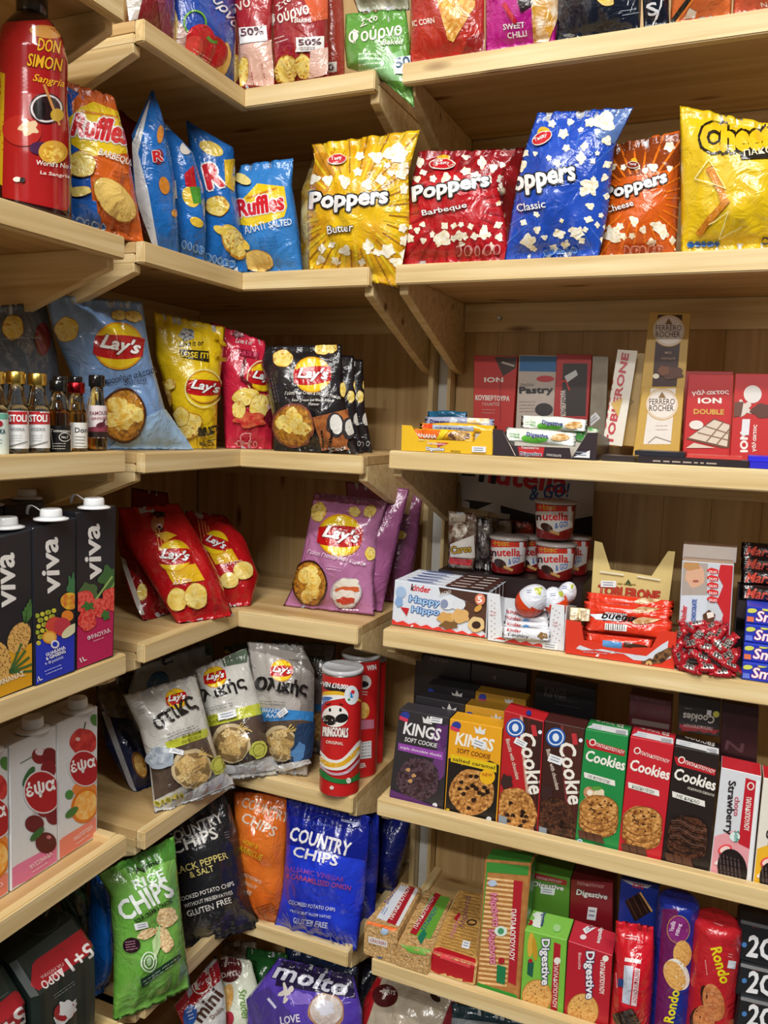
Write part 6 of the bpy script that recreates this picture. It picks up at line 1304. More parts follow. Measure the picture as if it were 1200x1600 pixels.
# pringles style cans
def can(label, x0, x1, yt, yb, place, face, art=None):
    cx = (x0+x1)/2; c = hit((cx, yb), *place[:2]); c.z = place[2] if len(place) > 2 else c.z; k = depth(c)/FPX; r = (x1-x0)/2*k; H = (yb-yt)*k*1.03
    def f(a): a.L = 4; art(a)
    o = lathe('crisp_can', [(r*.97, 0, 1), (r, .002, 1), (r, .005, 0), (r, H-.012, 0), (r, H-.009, 1)], c, [M('#c81c1e', 'card'), M('#c8c8c6', 'metal')], 44, label=label, cat='can', art=f if art else None, fin='card')
    lathe('lid', [(r*1.02, 0, 0), (r*1.05, .001, 0), (r*1.05, .007, 0), (r*.98, .0095, 0), (r*.93, .007, 0), (r*.2, .0065, 0)], c+Vector((0, 0, H-.0095)), [M('#c4c6ca', 'gloss')], 44, o)
    return o
def pring(dx, dy, s, full):
    def f(a):
        def p(x, y): return (x*s+dx, y*s+dy)
        q = lambda P: [p(*t) for t in P]
        a.poly(q([(499, 1064), (561, 1078), (561, 1092), (499, 1074)]), '#1a1416'); a.text('WIN £10,000', p(500, 1073), p(543, 1079), 9*s, '#f4f4f4', .035)
        a.swoosh(q([(499, 1082), (530, 1080), (561, 1092), (561, 1096), (530, 1086), (499, 1088)]), '#e8b828'); a.swoosh(q([(499, 1088), (530, 1086), (540, 1090), (510, 1096), (499, 1104)]), '#f0f0f0'); a.swoosh(q([(499, 1090), (520, 1090), (508, 1098), (499, 1110)]), '#3a6ab0')
        x, y = p(549, 1086); a.ell(x, y, 11*s, 15*s, '#e8eef4'); a.blob(x, y, 4*s, 5*s, '#2a8ac8', n=6); a.ell(x+2*s, y-5*s, 3*s, 3*s, '#d82838'); a.ell(x-4*s, y+7*s, 2*s, 2*s, '#3a9a4a')
        x, y = p(524, 1119); a.ell(x, y, 20*s, 17*s, '#f4f0ea'); a.blob(x-9*s, y+6*s, 11*s, 8*s, '#161214', 15); a.blob(x+10*s, y+3*s, 10*s, 7*s, '#161214', -15); a.ell(x-8*s, y-10*s, 2*s, 3*s, '#161214'); a.ell(x+8*s, y-10*s, 2*s, 3*s, '#161214'); a.line([(x-14*s, y-18*s), (x-7*s, y-20*s)], 1.5, '#161214'); a.line([(x+6*s, y-20*s), (x+12*s, y-18*s)], 1.5, '#161214')
        a.text('PRINGOOALS', p(505, 1150), p(543, 1152), 15*s, '#f4f0ea', .035, out='#7a1214', ow=.02); a.text('ORIGINAL', p(510, 1161), p(536, 1164), 5*s, '#f4e8d8', .03)
        if full:
            a.swoosh(q([(499, 1170), (515, 1185), (535, 1184), (561, 1156), (561, 1176), (540, 1200), (515, 1202), (499, 1190)]), '#f0eeea'); a.swoosh(q([(499, 1180), (515, 1190), (535, 1189), (561, 1164), (561, 1172), (538, 1195), (515, 1198), (499, 1188)]), '#e8b020'); a.swoosh(q([(499, 1192), (518, 1206), (540, 1204), (561, 1184), (561, 1188), (542, 1208), (518, 1210), (499, 1196)]), '#c8a8b8')
            a.swoosh(q([(499, 1198), (520, 1214), (545, 1216), (561, 1206), (561, 1216), (540, 1224), (515, 1220), (499, 1208)]), '#1f7a3a'); a.ell(*p(544, 1219), 3.5, 4.5, '#e8e8e0'); a.ell(*p(519, 1230), 3, 3, '#e8d8d0')
    return f
def backcan(a):
    a.text('WIN', (574, 1048), (588, 1046), 8, '#f0f0f0', .035); a.ell(570, 1066, 10, 11, '#e8e4e0'); a.blob(568, 1069, 8, 5, '#161214'); a.lines((562, 1080), (578, 1082), 2, 4, '#f0d8d0', 1.4)
    a.blob(568, 1110, 9, 13, M('#d8a040', 'card', '#f0cc70', 100)); a.poly([(560, 1125), (584, 1124), (584, 1138), (560, 1140)], '#c87a90'); a.poly([(562, 1160), (580, 1157), (580, 1184), (562, 1186)], '#e8eaec')
    for i in range(5): a.line([(564, 1162+i*5), (579, 1160+i*5)], 1.1, '#5a5a5a', hold=i > 0)
    a.text('EER', (562, 1200), (572, 1198), 7, '#f0ece8', .03)
can('red crisp can turned edge-on, rearmost of the three cans', 578, 598, 1024, 1190, ('z', z5), 0, None)
can('red crisp can showing its barcode, behind the front can', 530, 588, 1018, 1204, ('z', z5), 0, backcan)
can('red crisp can with moustached face, in front beside the shelf end', 499, 561, 1040, 1232, ('z', z5), 0, pring(0, 0, 1, True))
# ---- right: cookie boxes
z5r = ZR[4]
def kings(a, Q, nm, ca, logo, txt, bandc, bandt, cook, low=True):
    (x0, y0), (x1, y1), (x2, y2), (x3, y3) = Q
    def P(u, v): return ((x0*(1-u)+x1*u)*(1-v)+(x3*(1-u)+x2*u)*v, (y0*(1-u)+y1*u)*(1-v)+(y3*(1-u)+y2*u)*v)
    w = x1-x0
    a.ell(*P(.13, .06), w*.09, w*.08, '#283c9a'); a.poly([P(.02, .07), P(.2, .09), P(.19, .13), P(.01, .11)], '#d83a5a'); a.poly([P(.5, .10), P(.47, .03), P(.54, .06), P(.58, .0), P(.62, .06), P(.69, .03), P(.67, .10)], '#e8e8e8')
    a.text('KINGS', P(.13, .26), P(.84, .26), w*.24, txt, .035); a.text('SOFT COOKIE', P(.17, .34), P(.8, .34), w*.09, txt if ca != 'y' else '#7a3a10', .02)
    if bandc: a.poly([P(.06, .37), P(.93, .37), P(.94, .46), P(.07, .45)], bandc); a.text(bandt, P(.1, .435), P(.9, .435), w*.07, '#f0e4f0' if ca != 'y' else '#3a2410', .02)
    a.blob(*P(.5, .72), w*.43, w*.44, cook, wob=.02)
    r = random.Random(5)
    for i in range(16):
        t = r.random()*6.28; q = r.random()**.5*.8; a.blob(P(.5, .72)[0]+w*.4*q*math.cos(t), P(.5, .72)[1]+w*.4*q*math.sin(t), w*.05, w*.04, '#2a140e' if ca == 'y' else ('#c89a60' if i % 6 == 0 else '#3a2028'), n=8, wob=.15, hold=i > 0, seed=i)
    a.poly([P(.04, .955), P(.1, .95), P(.1, .985), P(.04, .985)], '#e8c0e8' if ca != 'y' else '#e8c020'); a.ell(*P(.85, .95), w*.05, w*.05, '#dfe4ea')
    return P
Q1 = [(624, 1108), (702, 1122), (692, 1268), (608, 1246)]
def a_(a):
    x = M('#2c2a30', 'card'); a.blob(690, 1150, 14, 20, '#5a2c6a', wob=.2); a.blob(690, 1190, 12, 26, '#6a3a7a', wob=.2)
    P = kings(a, Q1, 'k', 'p', 1, '#f0f0f0', '#9a4ab0', 'triple chocolate chunks', M('#2a1a20', 'card', '#5a4450', 200)); a.poly([P(0, .9), P(1, .97), P(1, 1), P(0, 1)], '#5a2a6c'); a.tagp(682, 1124, 20, 10, 8)
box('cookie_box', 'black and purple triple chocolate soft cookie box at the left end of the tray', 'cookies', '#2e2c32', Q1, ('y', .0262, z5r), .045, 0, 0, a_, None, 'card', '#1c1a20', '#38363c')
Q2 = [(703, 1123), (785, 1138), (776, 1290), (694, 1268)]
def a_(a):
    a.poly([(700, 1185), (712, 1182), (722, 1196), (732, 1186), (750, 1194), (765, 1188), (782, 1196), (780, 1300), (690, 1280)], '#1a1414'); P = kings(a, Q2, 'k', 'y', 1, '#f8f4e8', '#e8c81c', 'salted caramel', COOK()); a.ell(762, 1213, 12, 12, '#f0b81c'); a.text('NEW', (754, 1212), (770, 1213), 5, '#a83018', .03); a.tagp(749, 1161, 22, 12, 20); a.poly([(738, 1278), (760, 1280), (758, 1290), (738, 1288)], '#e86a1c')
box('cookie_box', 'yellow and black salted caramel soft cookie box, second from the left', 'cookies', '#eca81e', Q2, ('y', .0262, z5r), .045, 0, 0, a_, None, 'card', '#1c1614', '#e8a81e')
def shelfback(label, Q, d, col, art=None, D=.04, side=None, top=None, place=None): return box('cookie_box', label, 'cookies', col, Q, place or ('y', d, z5r), D, 0, 0, art, None, 'card', side, top)
def crown(x, y, s=1):
    def f(a): a.poly([(x, y), (x-4*s, y-14*s), (x+5*s, y-8*s), (x+10*s, y-20*s), (x+15*s, y-8*s), (x+24*s, y-12*s), (x+22*s, y+2)], '#c4c0bc'); a.text('KINGS', (x-24, y+14), (x+34, y+20), 13, '#c8c4c0', .03); a.ell(x-36, y-9, 6, 5, '#283c9a'); a.poly([(x-42, y-7), (x-30, y-5), (x-30, y-1), (x-42, y-2)], '#b83a5a')
    return f
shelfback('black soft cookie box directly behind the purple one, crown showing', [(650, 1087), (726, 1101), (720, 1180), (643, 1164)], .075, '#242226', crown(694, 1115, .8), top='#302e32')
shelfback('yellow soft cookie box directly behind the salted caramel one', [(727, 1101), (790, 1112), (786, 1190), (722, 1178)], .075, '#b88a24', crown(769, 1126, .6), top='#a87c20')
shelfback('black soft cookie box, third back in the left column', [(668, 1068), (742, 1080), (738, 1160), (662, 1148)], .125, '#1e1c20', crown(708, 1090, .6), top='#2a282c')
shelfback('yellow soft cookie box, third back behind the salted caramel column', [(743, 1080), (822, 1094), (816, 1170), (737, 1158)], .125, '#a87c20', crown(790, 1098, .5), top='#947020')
zt = z5r
def dimk(x, y, s, c='#6a6664'): return lambda a: a.text('KINGS', (x, y), (x+s, y+4), 11, c, .03)  # white lettering greyed, the shade at the back put into its colour
def stk(label, Q, d, col, art=None, name='cookie_box', D=.045, ):
    return box(name, label, 'cookies', col, Q, ('y', d, z5r), D, 0, 0, art, None, 'card', None, None)
stk('dark cookie box lying on top at the back left, word coloured grey for shade', [(650, 1020), (736, 1036), (730, 1140), (644, 1130)], .18, '#1c1a1e', dimk(672, 1032, 28))
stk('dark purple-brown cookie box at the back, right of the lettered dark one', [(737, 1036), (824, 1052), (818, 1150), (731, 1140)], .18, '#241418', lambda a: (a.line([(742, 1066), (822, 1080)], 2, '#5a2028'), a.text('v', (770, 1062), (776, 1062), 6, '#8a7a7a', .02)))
stk('black cookie box lying behind the brown wavy boxes, lettering dimmed in its colour for shade', [(836, 1058), (930, 1078), (924, 1180), (832, 1160)], .16, '#161416', lambda a: (a.text('KINGS', (850, 1088), (884, 1092), 16, '#4a4646', .03), a.lines((872, 1076), (915, 1084), 4, 8, '#3c3838', 1.6)))
def cookie_(a, Q, c1, c2, cook, name='Cookie'):
    (x0, y0), (x1, y1), (x2, y2), (x3, y3) = Q
    def P(u, v): return ((x0*(1-u)+x1*u)*(1-v)+(x3*(1-u)+x2*u)*v, (y0*(1-u)+y1*u)*(1-v)+(y3*(1-u)+y2*u)*v)
    w = x1-x0
    def band(o, ww, c):
        l = [P(.30+o+.16*math.sin(v*5.2+.6)*0+.45*v**1.3, v) for v in [i/10 for i in range(11)]]; r = [P(min(1, .30+o+ww+.45*v**1.3), v) for v in [i/10 for i in range(11)]]
        a.poly(l+r[::-1], c)
    band(.18, .9, c2); band(.10, .07, '#c8a08a' if c1 == '#b81c24' else '#7a3030'); band(.3, .03, '#5a2018')
    a.ell(*P(.30, .12), w*.24, w*.24, '#1f5cb0'); a.ring(*P(.30, .12), w*.2, w*.2, 2, '#e8f0fa'); a.ell(*P(.3, .12), w*.08, w*.1, '#e8f0fa'); a.ell(*P(.92, .1), w*.05, w*.05, '#e8f0fa'); a.poly([P(.68, .06), P(.8, .05), P(.86, .14), P(.74, .15)], '#c03038')
    a.text('Cookie', P(.38, .17), P(.74, .66), w*.40, '#f4efe4', .03, .15)
    a.text('Biscuits with chocolate', P(.08, .24), P(.40, .56), w*.1, '#e8d8c8', .01, .1)
    a.blob(*P(.45, .83), w*.5, w*.62, cook, -20, wob=.02)
    a.blob(*P(.16, .60), w*.16, w*.18, '#3a2220', wob=.15)
    r = random.Random(8)
    for i in range(14):
        t = r.random()*6.28; q = r.random()**.5*.8; a.blob(P(.45, .83)[0]+w*.42*q*math.cos(t), P(.45, .83)[1]+w*.52*q*math.sin(t), w*.06, w*.05, '#2a140e', n=8, wob=.2, hold=i > 0, seed=i)
    a.poly([P(.02, .9), P(.22, .9), P(.24, .97), P(.03, .97)], '#8a96a4'); return P
Q3 = [(788, 1110), (850, 1127), (840, 1308), (777, 1290)]
def a_(a):
    cookie_(a, Q3, '#b81c24', '#3a1a16', COOK()); a.tagp(814, 1160, 20, 10, 28)
    a.clip = None; a.text('Cookie', (808, 1100), (840, 1106), 6, '#f4efe4', .02, .1); a.ell(826, 1116, 4, 4, '#283c9a')
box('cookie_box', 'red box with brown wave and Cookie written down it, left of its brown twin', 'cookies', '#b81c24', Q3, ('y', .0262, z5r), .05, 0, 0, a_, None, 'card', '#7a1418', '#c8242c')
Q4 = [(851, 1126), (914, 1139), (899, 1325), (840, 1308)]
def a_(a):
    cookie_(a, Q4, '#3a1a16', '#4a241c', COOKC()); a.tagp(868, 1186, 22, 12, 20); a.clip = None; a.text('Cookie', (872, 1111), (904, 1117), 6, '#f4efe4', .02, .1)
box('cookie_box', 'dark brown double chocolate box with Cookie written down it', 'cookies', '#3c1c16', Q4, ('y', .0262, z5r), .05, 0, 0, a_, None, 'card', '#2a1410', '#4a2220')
def papad(a, Q, nut, sub, cook, cl, dark=False, extra=''):
    (x0, y0), (x1, y1), (x2, y2), (x3, y3) = Q
    def P(u, v): return ((x0*(1-u)+x1*u)*(1-v)+(x3*(1-u)+x2*u)*v, (y0*(1-u)+y1*u)*(1-v)+(y3*(1-u)+y2*u)*v)
    w = x1-x0
    if cl != '#c8202e': a.poly([P(0, .085), P(.95, .115), P(.95, .165), P(.1, .15)], '#b81c28')
    a.ell(*P(.19, .10), w*.08, w*.08, '#f0ece4'); a.ell(*P(.19, .10), w*.055, w*.055, '#b81c28'); a.text('ΠΑΠΑΔΟΠΟΥΛΟΥ', P(.27, .125), P(.93, .15), w*.085, '#f4efe6', .03)
    a.text('Cookies', P(.05, .26), P(.97, .28), w*.25, '#f4f0e8', .035)
    if extra: a.text(extra, P(.38, .315), P(.97, .325), w*.055, '#e8e0d4', .02)
    a.poly([P(.06, .36), P(.78, .375), P(.8, .42), P(.08, .405)], '#ecebe4'); a.text(sub, P(.16, .40), P(.66, .41), w*.075, '#3a4a3a', .02)
    if nut: a.blob(*P(.22, .52), w*.13, w*.14, M('#d8b088', 'card', '#a05a2a', 80)); a.blob(*P(.45, .51), w*.13, w*.12, '#e8d8b8', wob=.1); a.ell(*P(.24, .52), w*.07, w*.07, '#f2e8d4'); a.blob(*P(.38, .47), w*.12, w*.05, '#5a9a3a')
    for k in range(3): a.blob(*P(.5-.01*k, .75-.055*k), w*.46, w*.34, cook, 12, wob=.02, seed=k); a.ring(*P(.5-.01*k, .75-.055*k), w*.46, w*.34, 1.2, '#7a4a20' if not dark else '#120a08')
    r = random.Random(4)
    for i in range(22):
        t = r.random()*6.28; q = r.random()**.5*.85; a.blob(P(.48, .64)[0]+w*.4*q*math.cos(t), P(.48, .64)[1]+w*.3*q*math.sin(t), w*.025, w*.02, '#3a1c10', n=6, hold=i > 0)
    if dark:
        for i in range(7): a.line([(P(.12, .56+.03*i)), P(.3, .54+.03*i), P(.6, .58+.03*i), P(.88, .57+.03*i)], 1.3, '#6a5248' if i % 2 else '#0e0806', hold=False)
    a.poly([P(.05, .85), P(.6, .84), P(.68, .905), P(.1, .91)], '#5a3626'); 
    for u in (.22, .4): a.line([P(u, .845), P(u+.06, .905)], 1.4, '#2e1810')
    a.poly([P(.45, .92), P(.88, .93), P(.94, .965), P(.6, .95)], '#4a2e24')
    a.ell(*P(.12, .945), w*.07, w*.07, '#c8dcf0'); a.ell(*P(.12, .945), w*.04, w*.045, '#4a80c0'); return P
def toppap(a, xy0, xy1, lab):
    a.clip = None; a.k = 0
    (x0, y0), (x1, y1) = xy0, xy1
    a.text('Cookies', (x0+14, y0-13), (x1-8, y1-13), 8, '#e8e4dc', .02)
    a.poly([(x0+3, y0-10), (x1-1, y1-10), (x1-1, y1-1), (x0+2, y0-2)], '#e8eaec'); a.lines((x0+8, y0-5), (x0+30, y0-2), 2, 3, '#6a90c0', .8); a.poly([(x1-20, y1-10), (x1-4, y1-8), (x1-4, y1-2), (x1-20, y1-4)], '#b0b4b8')
Q5 = [(915, 1139), (982, 1151), (965, 1342), (897, 1322)]
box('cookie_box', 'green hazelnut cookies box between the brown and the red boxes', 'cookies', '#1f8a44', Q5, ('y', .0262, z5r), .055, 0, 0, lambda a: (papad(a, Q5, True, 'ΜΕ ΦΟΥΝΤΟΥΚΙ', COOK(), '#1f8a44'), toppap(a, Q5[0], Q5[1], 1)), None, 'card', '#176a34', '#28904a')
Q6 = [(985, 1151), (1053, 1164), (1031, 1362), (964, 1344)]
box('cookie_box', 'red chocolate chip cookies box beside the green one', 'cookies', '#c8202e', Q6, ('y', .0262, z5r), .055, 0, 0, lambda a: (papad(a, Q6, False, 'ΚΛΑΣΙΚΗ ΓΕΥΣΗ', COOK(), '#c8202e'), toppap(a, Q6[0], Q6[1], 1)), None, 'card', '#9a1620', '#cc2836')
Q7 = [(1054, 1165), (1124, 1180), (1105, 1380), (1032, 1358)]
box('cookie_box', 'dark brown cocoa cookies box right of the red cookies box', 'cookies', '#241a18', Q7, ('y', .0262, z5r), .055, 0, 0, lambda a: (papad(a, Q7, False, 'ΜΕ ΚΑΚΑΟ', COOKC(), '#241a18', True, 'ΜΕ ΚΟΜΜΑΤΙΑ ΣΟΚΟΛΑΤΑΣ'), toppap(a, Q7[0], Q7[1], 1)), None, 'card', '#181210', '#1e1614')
def straw(Q, fc, cc, word, tc):
    def f(a):
        (x0, y0), (x1, y1), (x2, y2), (x3, y3) = Q
        def P(u, v): return ((x0*(1-u)+x1*u)*(1-v)+(x3*(1-u)+x2*u)*v, (y0*(1-u)+y1*u)*(1-v)+(y3*(1-u)+y2*u)*v)
        w = x1-x0
        a.poly([P(.0, .6), P(.5, .5), P(1, .55), P(1, 1), P(0, 1)], fc); a.poly([P(.62, .04), P(.88, .05), P(.88, .62), P(.6, .6)], '#c01c2c'); a.poly([P(.88, .04), P(1, .04), P(1, 1), P(.88, 1)], '#eceff2')
        a.text('ΠΑΠΑΔΟΠΟΥΛΟΥ', P(.68, .2), P(.70, .48), w*.13, '#f4efe6', .03); a.ell(*P(.76, .1), w*.09, w*.1, '#f0ece4'); a.ell(*P(.76, .1), w*.06, w*.07, '#b81c28')
        a.text('choco', P(.40, .22), P(.42, .38), w*.14, tc, .01); a.text(word, P(.16, .10), P(.22, .56), w*.24, '#2a2024', .03); a.ell(*P(.5, .55), w*.13, w*.12, '#dff0ec'); a.text('Soft', P(.48, .5), P(.5, .6), w*.12, '#1a8a7a', .03)
        a.blob(*P(.3, .68), w*.18, w*.12, '#e84a50', -20); a.blob(*P(.3, .68), w*.13, w*.08, '#f8d8d0', -20); a.blob(*P(.28, .78), w*.22, w*.07, '#f4e4e0', -18)
        a.blob(*P(.52, .82), w*.36, w*.5, '#1a1214', -14); 
        for i in range(6): a.line([(P(.24+.09*i, .74)[0]-3, P(.24+.09*i, .72)[1]), (P(.3+.09*i, .95)[0], P(.3+.09*i, .95)[1]-abs(i-2)*3)], 2, '#5a4448', hold=i > 0)
        for i in range(4): a.line([P(.22, .76+.05*i), P(.82, .74+.05*i)], 1.4, '#0a0506', hold=i > 0)
    return f
Q8 = [(1127, 1199), (1190, 1213), (1172, 1400), (1107, 1378)]
box('cookie_box', 'pale pink choco strawberry box with white edge stripe, near the right frame edge', 'cookies', '#d8dce2', Q8, ('y', .0262, z5r), .055, 0, 0, straw(Q8, '#e8a0a8', 1, 'Strawberry', '#c02040'), None, 'card', '#8a1a24', '#c8202c')
Q9 = [(1193, 1215), (1256, 1229), (1236, 1420), (1174, 1400)]
box('cookie_box', 'yellow choco orange box cut by the right frame edge', 'cookies', '#e8e4d8', Q9, ('y', .0262, z5r), .055, 0, 0, straw(Q9, '#f0b828', 1, 'Orange', '#c86020'), None, 'card', '#c89a20', '#c8202c')
stk('red cookies box, shade painted into its colour, behind the red chocolate chip box', [(984, 1084), (1050, 1096), (1046, 1180), (980, 1170)], .11, '#4a1016', lambda a: (a.text('COOKIES', (992, 1092), (1040, 1100), 10, '#6a3a40', .02), a.poly([(988, 1122), (1046, 1132), (1045, 1140), (987, 1130)], '#6a5a54')))  # this and the dark red box below: shade painted into box and lettering
def a_(a):
    a.clip = None
    a.poly([(1062, 1131), (1124, 1141), (1124, 1152), (1061, 1142)], '#8a1a24'); a.text('Cookies', (1117, 1119), (1068, 1113), 12, '#b8b4ac', .03); a.ell(1119, 1116, 5, 5, '#a8a840'); a.text('ΠΑΠΑΔΟΠΟΥΛΟΥ', (1113, 1136), (1068, 1130), 5, '#c8a8a4', .02)
    a.poly([(1105, 1109), (1112, 1110), (1111, 1118), (1104, 1117)], '#b8bcc0'); a.lines((1070, 1106), (1084, 1108), 1, 3, '#8a8680', 1)
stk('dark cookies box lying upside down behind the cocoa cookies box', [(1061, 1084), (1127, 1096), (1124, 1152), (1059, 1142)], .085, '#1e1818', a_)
stk('dark red box, dimmed in colour for shade, behind the strawberry box', [(1128, 1096), (1186, 1106), (1182, 1200), (1124, 1190)], .09, '#2e1014', lambda a: a.text('N', (1132, 1170), (1160, 1176), 14, '#5a4044', .03))
# ================================================================ sixth shelf and below
z6 = ZC[5]; z6r = ZR[5]; z6l = ZL[5]
cr = math
bag(CB_, 'bright blue crisp bag seen side-on between the beer packs and the green rice chips', 'crisps', '#1464c0', [(142, 1372), (138, 1440), (140, 1500), (142, 1548)], [(166, 1362), (172, 1440), (172, 1500), (170, 1534)], ('x', -.10, z6), 70, 6, .06, back='#1464c0')
bag(CB_, 'dark green bag in the shade above the beer packs', 'crisps', '#2c4a30', [(96, 1385), (95, 1440), (96, 1500)], [(135, 1372), (135, 1430), (135, 1500)], ('x', -.2, z6), 80, 6, .05)
def a_(a):
    a.poly([(185, 1330), (275, 1310), (278, 1340), (200, 1365)], '#4a8a34'); a.text('Agrino', (214, 1368), (251, 1352), 12, '#1a2418', .03)
    a.text('RICE', (212, 1391), (258, 1372), 15, '#e8f4ec', .035); a.text('CHIPS', (196, 1440), (272, 1398), 32, '#f0f8f4', .035); a.text('SOUR CREAM & ONION', (213, 1442), (267, 1410), 7, '#1a2a18', .03)
    for x, y, rx, ry in ((259, 1432, 16, 15), (228, 1458, 15, 8), (254, 1466, 13, 22)): a.blob(x, y, rx, ry, M('#c8a06a', 'foil', '#f0dcb0', 220, '#e8c890'), -20, wob=.06)
    a.poly([(236, 1470), (250, 1440), (248, 1480), (240, 1500)], '#c0e0a0'); a.ell(206, 1475, 12, 12, '#2a1420'); a.lines((198, 1470), (214, 1468), 4, 4, '#c88aa0', 1.2); a.ring(232, 1501, 12, 15, 2, '#dff0d8'); a.ring(232, 1501, 8, 10, 2, '#dff0d8'); a.ell(232, 1500, 4, 6, '#a8c8a0')
    a.poly([(220, 1526), (278, 1488), (280, 1494), (220, 1540)], '#1c3a2a'); a.lines((222, 1531), (276, 1494), 2, 4, '#a8c8a8', 1); a.tagp(220, 1444, 18, 10, -12)
bag('rice_chip_bag', 'bright green rice chips bag standing on the left arm of the lower corner shelf', 'crisps', M('#68a840', 'foil', '#7cb654', 14), [(152, 1366), (172, 1400), (178, 1480), (176, 1564)], [(272, 1306), (277, 1357), (284, 1430), (292, 1489)], ('x', .0, z6), 62, 8, .07, wr=1.3, art=a_, back='#58a038')
def country(a, P, s, sub, sc, col='#e6e2da', jumbo=None):
    a.text('COUNTRY', *P[0], col, .035); a.text('CHIPS', *P[1], col, .035)
    for t, p0, p1, h in sub: a.text(t, p0, p1, h, sc, .02)
bag('potato_chip_bag', 'black pepper and salt country chips bag in the lower shelf corner', 'crisps', M('#222226', 'foil'), [(262, 1290), (274, 1340), (282, 1400), (286, 1468)], [(352, 1236), (372, 1300), (385, 1380), (402, 1426)], ('y', -.06, z6), 52, 10, .07, back='#222226', wr=1.1,
    art=lambda a: (a.text('COUNTRY', (262, 1321), (350, 1284), 17, '#dad6ce', .02), a.text('CHIPS', (272, 1336), (342, 1309), 19, '#e8e4dc', .02), a.text('BLACK PEPPER', (270, 1368), (356, 1341), 11, '#d8c878', .015), a.text('& SALT', (299, 1371), (335, 1360), 10, '#d8c878', .015), a.text('COOKED POTATO CHIPS', (282, 1408), (364, 1383), 7, '#e8e4dc', .01), a.text('WITHOUT PRESERVATIVES', (291, 1417), (362, 1396), 6, '#d8d4cc', .01), a.text('GLUTEN FREE', (296, 1430), (360, 1409), 9, '#e8e4dc', .01), a.lines((348, 1302), (356, 1300), 3, 4, '#8a8680', 1)))
bag('potato_chip_bag', 'orange honey barbecue country chips bag squeezed between the black and blue ones', 'crisps', M('#d0601a', 'foil', '#dc7428', 18), [(364, 1236), (366, 1310), (376, 1385), (404, 1430)], [(450, 1242), (450, 1310), (448, 1380), (440, 1440)], ('y', .02, z6), 12, 6, .06, back='#c85a18', wr=1.3,
    art=lambda a: (a.text('COUNTRY', (376, 1260), (448, 1286), 16, '#d8c0ac', .02), a.text('CHIPS', (376, 1283), (427, 1308), 16, '#dcc8b4', .02), a.text('HONEY &', (380, 1317), (402, 1326), 7, '#e8b828', .01), a.text('BARBECUE', (370, 1325), (408, 1343), 9, '#e8b828', .02), a.text('COOKED POTATO', (372, 1361), (408, 1380), 5, '#e8d0b8', .01), a.text('WITHOUT', (378, 1376), (400, 1388), 5, '#e8d0b8', .01), a.text('FREE', (380, 1390), (394, 1397), 6, '#e8d0b8', .01), [a.line([(398+i*7, 1418+i*2), (424+i*3, 1408+i*3)], 1.3, '#8a3c10', hold=i > 0) for i in range(5)]))
bag('potato_chip_bag', 'blue bag, colour darkened for shade, right of the blue country chips', 'crisps', '#16206a', [(585, 1262), (588, 1320), (585, 1380)], [(642, 1270), (636, 1320), (622, 1370)], ('y', .24, z6), 0, 6, .05)  # blue darkened to imitate the shade at the back
bag('potato_chip_bag', 'blue bag directly behind the jumbo country chips, a strip showing at its right', 'crisps', '#1c2ea8', [(520, 1262), (530, 1340), (520, 1420)], [(592, 1270), (592, 1340), (586, 1424)], ('y', .12, z6), 0, 6, .05, back='#1c2ea8')
bag('potato_chip_bag', 'jumbo blue balsamic vinegar country chips bag whose corner hangs over the lip', 'crisps', M('#1c34c8', 'foil', '#2440d4', 14), [(448, 1246), (446, 1330), (440, 1395), (430, 1432)], [(578, 1276), (574, 1340), (568, 1410), (558, 1484)], ('y', .02, z6), 4, 6, .07, clamp=True, back='#1c34c8', wr=1.4,
    art=lambda a: (a.poly([(447, 1246), (576, 1276), (574, 1345), (520, 1335), (446, 1318)], M('#10208c', 'foil')), a.ring(502, 1287, 18, 13, 1.3, '#3a4a9a'), a.text('Jumbo', (488, 1291), (516, 1294), 8, '#5a6ab8', .02), a.text('COUNTRY', (452, 1312), (544, 1338), 22, '#eceaf0', .03), a.text('CHIPS', (458, 1337), (526, 1353), 16, '#eceaf0', .03), a.text('BALSAMIC VINEGAR', (448, 1360), (536, 1377), 8, '#8a4ab8', .01), a.text('& CARAMELISED ONION', (449, 1371), (547, 1390), 8, '#b04a80', .01), a.text('COOKED POTATO CHIPS', (454, 1410), (524, 1422), 6, '#dfe4f8', .01), a.text('WITHOUT PRESERVATIVES', (456, 1422), (518, 1433), 4.5, '#cfd6f4', .01), a.text('GLUTEN FREE', (458, 1438), (512, 1447), 9, '#dfe4f8', .01), a.poly([(534, 1281), (562, 1287), (562, 1290), (552, 1294), (548, 1288), (534, 1285)], '#a0a8d8'), [a.line([(512+i*9, 1452+i*2), (524+i*8, 1468+i*2)], 1.4, '#5a6ee0', hold=i > 0) for i in range(5)]))
